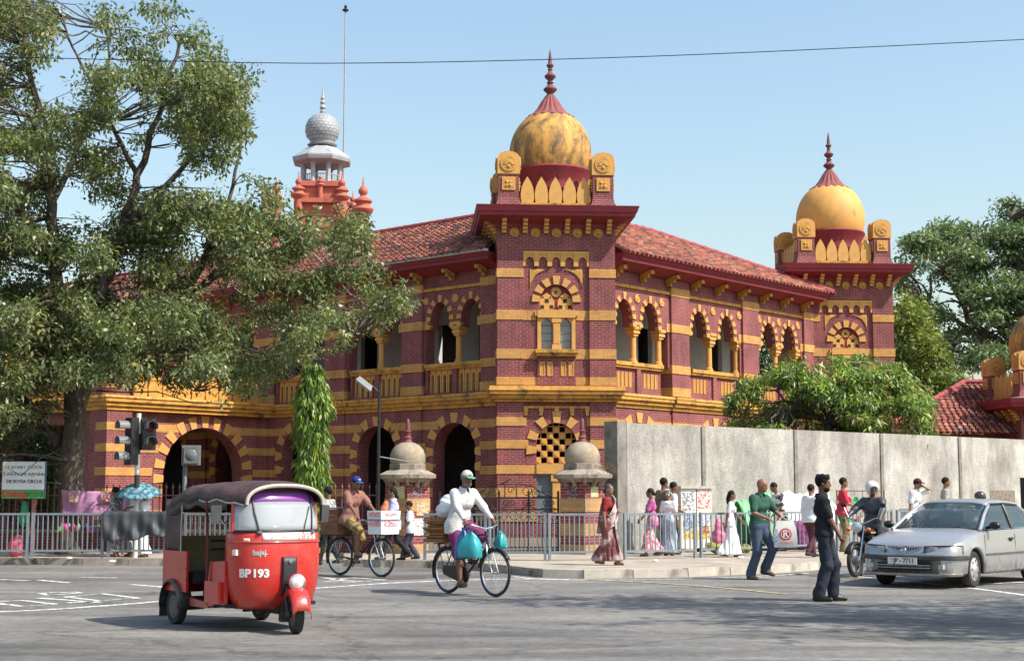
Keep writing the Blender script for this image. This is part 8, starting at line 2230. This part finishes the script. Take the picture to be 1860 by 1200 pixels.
UMB = empty('umbrella', (um[0], um[1], zu - .95), 0, 'open flowered turquoise umbrella sheltering the pointing women', 'umbrella')
b = MB(); rows = []
for j in range(7):
    r_ = .52 * j / 6 + .001; rows.append([(r_ * (1 - .06 * (i % 2) * j / 6) * math.cos(2 * PI * i / 16), r_ * (1 - .06 * (i % 2) * j / 6) * math.sin(2 * PI * i / 16), .95 - .26 * (j / 6) ** 1.8) for i in range(16)])
b.rings(rows, cap0=False, cap1=False); solidify(b.build('canopy', patterned('flower_print', (.03, .10, .15), (.16, .32, .36), 13, (.45, .6)), UMB, RX(R(14))), .004)
b = MB(); b.tube([(0, 0, 0), (0, 0, 1.0)], .008, 6); b.build('shaft', STEEL, UMB, RX(R(14)))
# ---------------------------------------------------------------- street stalls
sp = PY(173, 915, 35.0)
def back(u, v): return ((u - .5) * 1.58 + .02 * math.sin(v * 5), .03 * math.sin(u * 9 + v * 3) + .02 * math.sin(u * 23), .88 + .60 * v - .03 * math.sin(u * PI) * v)
V, F = cloth_sheet(back, 30, 10)
STL = empty('vendor_stall', (sp.x, sp.y, PAVE), 0, 'roadside stall with a purple cloth backdrop and a table of small goods', 'stall')
solidify(link('backdrop', np_mesh('backdrop', V, F, cloth((.50, .25, .42))), STL), .006)
for x in (-.8, .8):
    b = MB(); b.tube([(x, .03, 0), (x, .03, 1.5)], .018, 6); b.build('pole', WOOD, STL)
b = MB(); b.box(-.8, .9, -.75, -.15, .52, .56); b.build('table_top', WOOD, STL, smooth=False)
for x in (-.75, .85):
    for y in (-.7, -.2):
        b = MB(); b.box(x - .02, x + .02, y - .02, y + .02, 0, .52); b.build('leg', WOOD, STL, smooth=False)
rs = random.Random(12); COLS = [(.55, .05, .06), (.6, .45, .05), (.05, .15, .45), (.62, .6, .58), (.05, .35, .12), (.5, .1, .3), (.05, .05, .05), (.6, .25, .05)]
CN = ['red', 'yellow', 'blue', 'white', 'green', 'purple', 'black', 'orange']
CM = [cloth(c, .6, .1, 5, 'goods') for c in COLS]
gm = {}
def goods(kind):
    if kind not in gm:
        b = MB()
        if kind == 0: b.lathe([(.04, 0), (.045, .01), (.045, .10), (.02, .13), (.02, .16), (.0, .16)], 8)
        elif kind == 1: b.frustum((-.06, .06, -.045, .045, 0), (-.055, .055, -.04, .04, .09))
        else: b.ball((0, 0, .05), .052, 8, 6)
        gm[kind] = b
    return gm[kind]
def scatter(M, nx, ny, w_, d_, lab, cat, grp, kinds=(0, 1), z=0.0):
    for i in range(nx):
        for j in range(ny):
            k = rs.choice(kinds); key = (k, rs.randrange(len(CM))); cn = CN[key[1]]
            if key not in gm: gm[key] = goods(k).mesh('goods', CM[key[1]])
            o = link({0: 'bottle', 1: 'packet', 2: 'fruit'}[k], gm[key], None, M @ T(-w_ / 2 + w_ * (i + .5) / nx + rs.uniform(-.02, .02), -d_ / 2 + d_ * (j + .5) / ny + rs.uniform(-.02, .02), z) @ RZ(rs.uniform(0, 3)))
            tag(o, 'small ' + cn + {0: ' bottle ', 1: ' packet ', 2: ' fruit '}[k] + lab, {0: 'bottle', 1: 'packet', 2: 'fruit'}[k], grp[k])
scatter(T(sp.x + .05, sp.y - .45, PAVE + .56), 11, 3, 1.5, .5, 'set out on the purple cloth stall', '', {0: 'bottles on the purple stall', 1: 'packets on the purple stall'})
for (x, z, c) in ((-.5, 1.32, 7), (.25, 1.34, 0)):
    b = MB(); b.box(x - .11, x + .11, -.045, -.04, z - .12, z + .1); b.build('hanging_packet', patterned('packet_print%d' % c, COLS[c], (.6, .6, .55), 20), STL, smooth=False)
tag(lump('green_sack', [(0, 0, .25, .12, .12, .22), (0, 0, .5, .07, .07, .14)], cloth((.05, .30, .14)), T(*PY(44, 928, 33.6)) @ T(0, 0, -.4), 'green plastic bag hanging below the street sign', 'bag', .022, .01), None)
lump('pink_bundle', [(0, 0, .2, .16, .14, .22), (.05, 0, .38, .1, .1, .1)], cloth((.55, .10, .14)), T(*at(42, 33.3)), 'pink bundle lying behind the railing below the sign', 'bundle', .024, .012)
b = MB(); b.tube([(0, 0, 0), (.22, .05, 1.25)], .018, 6); tag(b.build('wooden_stick', WOOD, None, T(*at(58, 33.0))), 'leaning wooden stick beside the street sign post', 'stick')
# white poster cabinet by the wall
cb = at(1250, 36.25)
CAB = empty('metal_cabinet', cb, Wdir, 'white metal cabinet plastered with posters against the concrete wall', 'cabinet')
WCAB = mat('dirty_white_cabinet', (.60, .58, .52), .7, .15, 3, stain=(.33, .27, .2), stain_at=(.5, .75), stain_scale=3)
b = MB(); b.box(-.52, .52, -.2, .2, .10, 1.52); b.build('body', WCAB, CAB, smooth=False)
b = MB(); b.frustum((-.58, .58, -.26, .26, 1.52), (-.60, .60, -.28, .28, 1.58)); b.build('lid', WCAB, CAB, smooth=False)
for x in (-.4, .4):
    b = MB(); b.box(x - .06, x + .06, -.15, .15, 0, .10); b.build('foot', MAT['concgrey'], CAB, smooth=False)
for i, (x, z, w_, h_, c) in enumerate(((-.26, 1.22, .42, .46, (.5, .5, .52)), (.26, 1.25, .44, .42, (.66, .62, .55)), (-.26, .72, .42, .4, (.30, .36, .46)), (.26, .78, .42, .34, (.50, .55, .62)), (.0, .42, .9, .2, (.62, .42, .10)), (.28, .54, .3, .18, (.6, .22, .08)))):
    b = MB(); b.box(x - w_ / 2, x + w_ / 2, -.206, -.2, z - h_ / 2, z + h_ / 2); b.build('poster', patterned('cabinet_poster%d' % i, c, [min(.7, q * (.35 if i != 1 else .8)) for q in c] if i != 1 else (.55, .12, .1), 16, (.5, .58)), CAB, smooth=False)
b = MB(); b.box(-.006, .006, -.212, -.2, .12, 1.5); b.build('door_gap', BLK, CAB, smooth=False)
# stall heaps, tarps and hanging pans along the wall
def tent(px0, px1, Y, z0, z1, m, label, seed, dep=1.0):
    a, c = at(px0, Y), at(px1, Y + (px1 - px0) * .012); L = math.dist(a[:2], c[:2]); rr = np.random.default_rng(seed); ph = rr.uniform(0, 6, 4)
    def fn(u, v):
        x = u * L; t = abs(v * 2 - 1); z = z0 + (z1 - z0) * (1 - t ** 2.2) * (1 - .25 * (2 * u - 1) ** 2) + .09 * math.sin(u * 9 + ph[0] + 2 * v) + .05 * math.sin(u * 21 + v * 13 + ph[1]) + .03 * math.sin(u * 37 - v * 17 + ph[3]); return (x, (v - .5) * dep + .05 * math.sin(u * 13 + ph[2]), max(.04, z))
    V, F = cloth_sheet(fn, 36, 20); o = link('tarp_cover', np_mesh('tarp_cover', V, F, m), None, T(*a) @ RZ(math.atan2(c[1] - a[1], c[0] - a[0]))); solidify(o, .006); return tag(o, label, 'tarpaulin')
tent(1330, 1418, 37.2, .1, 1.36, mat('green_tarp', (.16, .48, .20), .5, .2, 4, spec=.5), 'bright green plastic sheet covering a stall by the wall', 3)
tent(1400, 1500, 38.0, .2, 1.45, mat('white_tarp', (.58, .59, .60), .5, .12, 4, spec=.5), 'white plastic sheet covering a stall by the wall', 4)
lump('fruit_heap', [(rs.uniform(-.5, .5), rs.uniform(-.15, .15), rs.uniform(.08, .2), .13, .12, .1) for _ in range(14)], patterned('mixed_fruit', (.40, .36, .05), (.10, .16, .04), 16), T(*at(1316, 34.6)), 'heap of yellow green flowers and fruit behind the railing', 'heap', .025, .012)
lump('pink_sack', [(0, 0, .3, .2, .16, .3), (0, 0, .6, .1, .1, .22)], mat('pink_plastic', (.62, .14, .26), .45, .15, 5), T(*at(1300, 34.9)), 'pink plastic sack standing beside the cabinet', 'sack', .024, .012)
lump('orange_sack', [(0, 0, .5, .18, .16, .34), (0, 0, .8, .1, .1, .15)], mat('salmon_plastic', (.62, .20, .14), .45, .15, 5), T(*at(1411, 35.4)), 'salmon plastic sack behind the bald man', 'sack', .024, .012)
lump('purple_bundle', [(rs.uniform(-.4, .4), 0, rs.uniform(.2, .6), .22, .18, .22) for _ in range(8)], cloth((.24, .05, .17)), T(*at(1452, 37.6)), 'purple cloth bundle behind the white shopping bag', 'bundle', .026, .015)
pr0 = at(1556, 39.4)
RACK = empty('pan_rack', pr0, Wdir, 'wooden rail of the kitchenware stall by the wall', 'rack')
b = MB(); b.tube([(-1.0, 0, 1.48), (1.0, 0, 1.48)], .018, 6); b.build('rail', WOOD, RACK)
for x in (-.98, .98):
    b = MB(); b.tube([(x, 0, 0), (x, 0, 1.5)], .02, 6); b.build('post', WOOD, RACK)
b = MB(); b.box(-1.0, 1.0, -.3, .3, .62, .66); b.build('shelf', WCAB, RACK, smooth=False)
for i, c in enumerate((0, 4, 2, 2, 0)):
    pm = MB(RX(PI / 2)); pm.lathe([(.05, -.03), (.10, .0), (.13, .035), (.12, .035), (.09, .008), (.0, -.015)], 18); pm.M = Matrix.Identity(4); pm.tube([(0, 0, .12), (0, .0, .30)], .010, 6)
    q = Matrix.Translation(Vector(pr0)) @ RZ(Wdir) @ T(-.62 + .31 * i, -.05, 1.20); o = pm.build('ladle_pan', CM[c], None, q); tag(o, ['red pan hanging beside the green one on the stall rail', 'green pan hanging between the red and blue ones', 'blue pan hanging beside the green one', 'blue pan hanging beside the last red one', 'red pan hanging at the rail end beside the blue one'][i], 'pan', 'hanging pans')
scatter(T(*pr0) @ RZ(Wdir) @ T(0, 0, .66), 9, 2, 1.8, .4, 'on the kitchenware stall shelf', '', {0: 'bottles on the pan stall', 1: 'packets on the pan stall'})
scatter(T(*at(1680, 41.0)) @ RZ(Wdir) @ T(0, 0, 1.0), 7, 2, 1.6, .4, 'on the shelf behind the capped man', '', {0: 'bottles behind the capped man', 1: 'packets behind the capped man'})
SH2 = empty('stall_shelf', at(1680, 41.0), Wdir, 'low white stall counter behind the capped man', 'stall')
b = MB(); b.box(-.9, .9, -.3, .3, .0, 1.0); b.box(-.95, .95, -.34, .34, .96, 1.0); b.build('counter', WCAB, SH2, smooth=False)
# litter
for (px, py, s_) in ((77, 1007, 1), (125, 1013, .8), (203, 1019, 1), (1190, 1018, .7), (1345, 1012, 1)):
    p = PZ(px, py, PAVE + .02); lump('litter', [(0, 0, .02, .06 * s_, .05 * s_, .025), (.03, .02, .03, .04, .03, .02)], PLW, T(p.x, p.y, PAVE), {77: 'white paper scrap on the pavement below the sign', 125: 'white litter scrap near the stall railing', 203: 'white scrap in the gutter below the tarpaulin', 1190: 'white scrap on the pavement beside the sari woman', 1345: 'white litter by the feet of the woman in white'}[px], 'litter', .014, .006)
p = PZ(1206, 1041, 0); b = MB()
for i in range(14): a = rs.uniform(0, 6.3); b.tube([(0, 0, .02), (rs.uniform(-.1, .1), rs.uniform(-.06, .06), .07), (.2 * math.cos(a), .12 * math.sin(a), .02)], [.008, .006, .003], 4)
tag(b.build('dry_weed', mat('dry_weed', (.22, .12, .06), .9, .3), None, T(p.x, p.y, 0)), 'tuft of dry brown weeds at the foot of the kerb', 'weed')
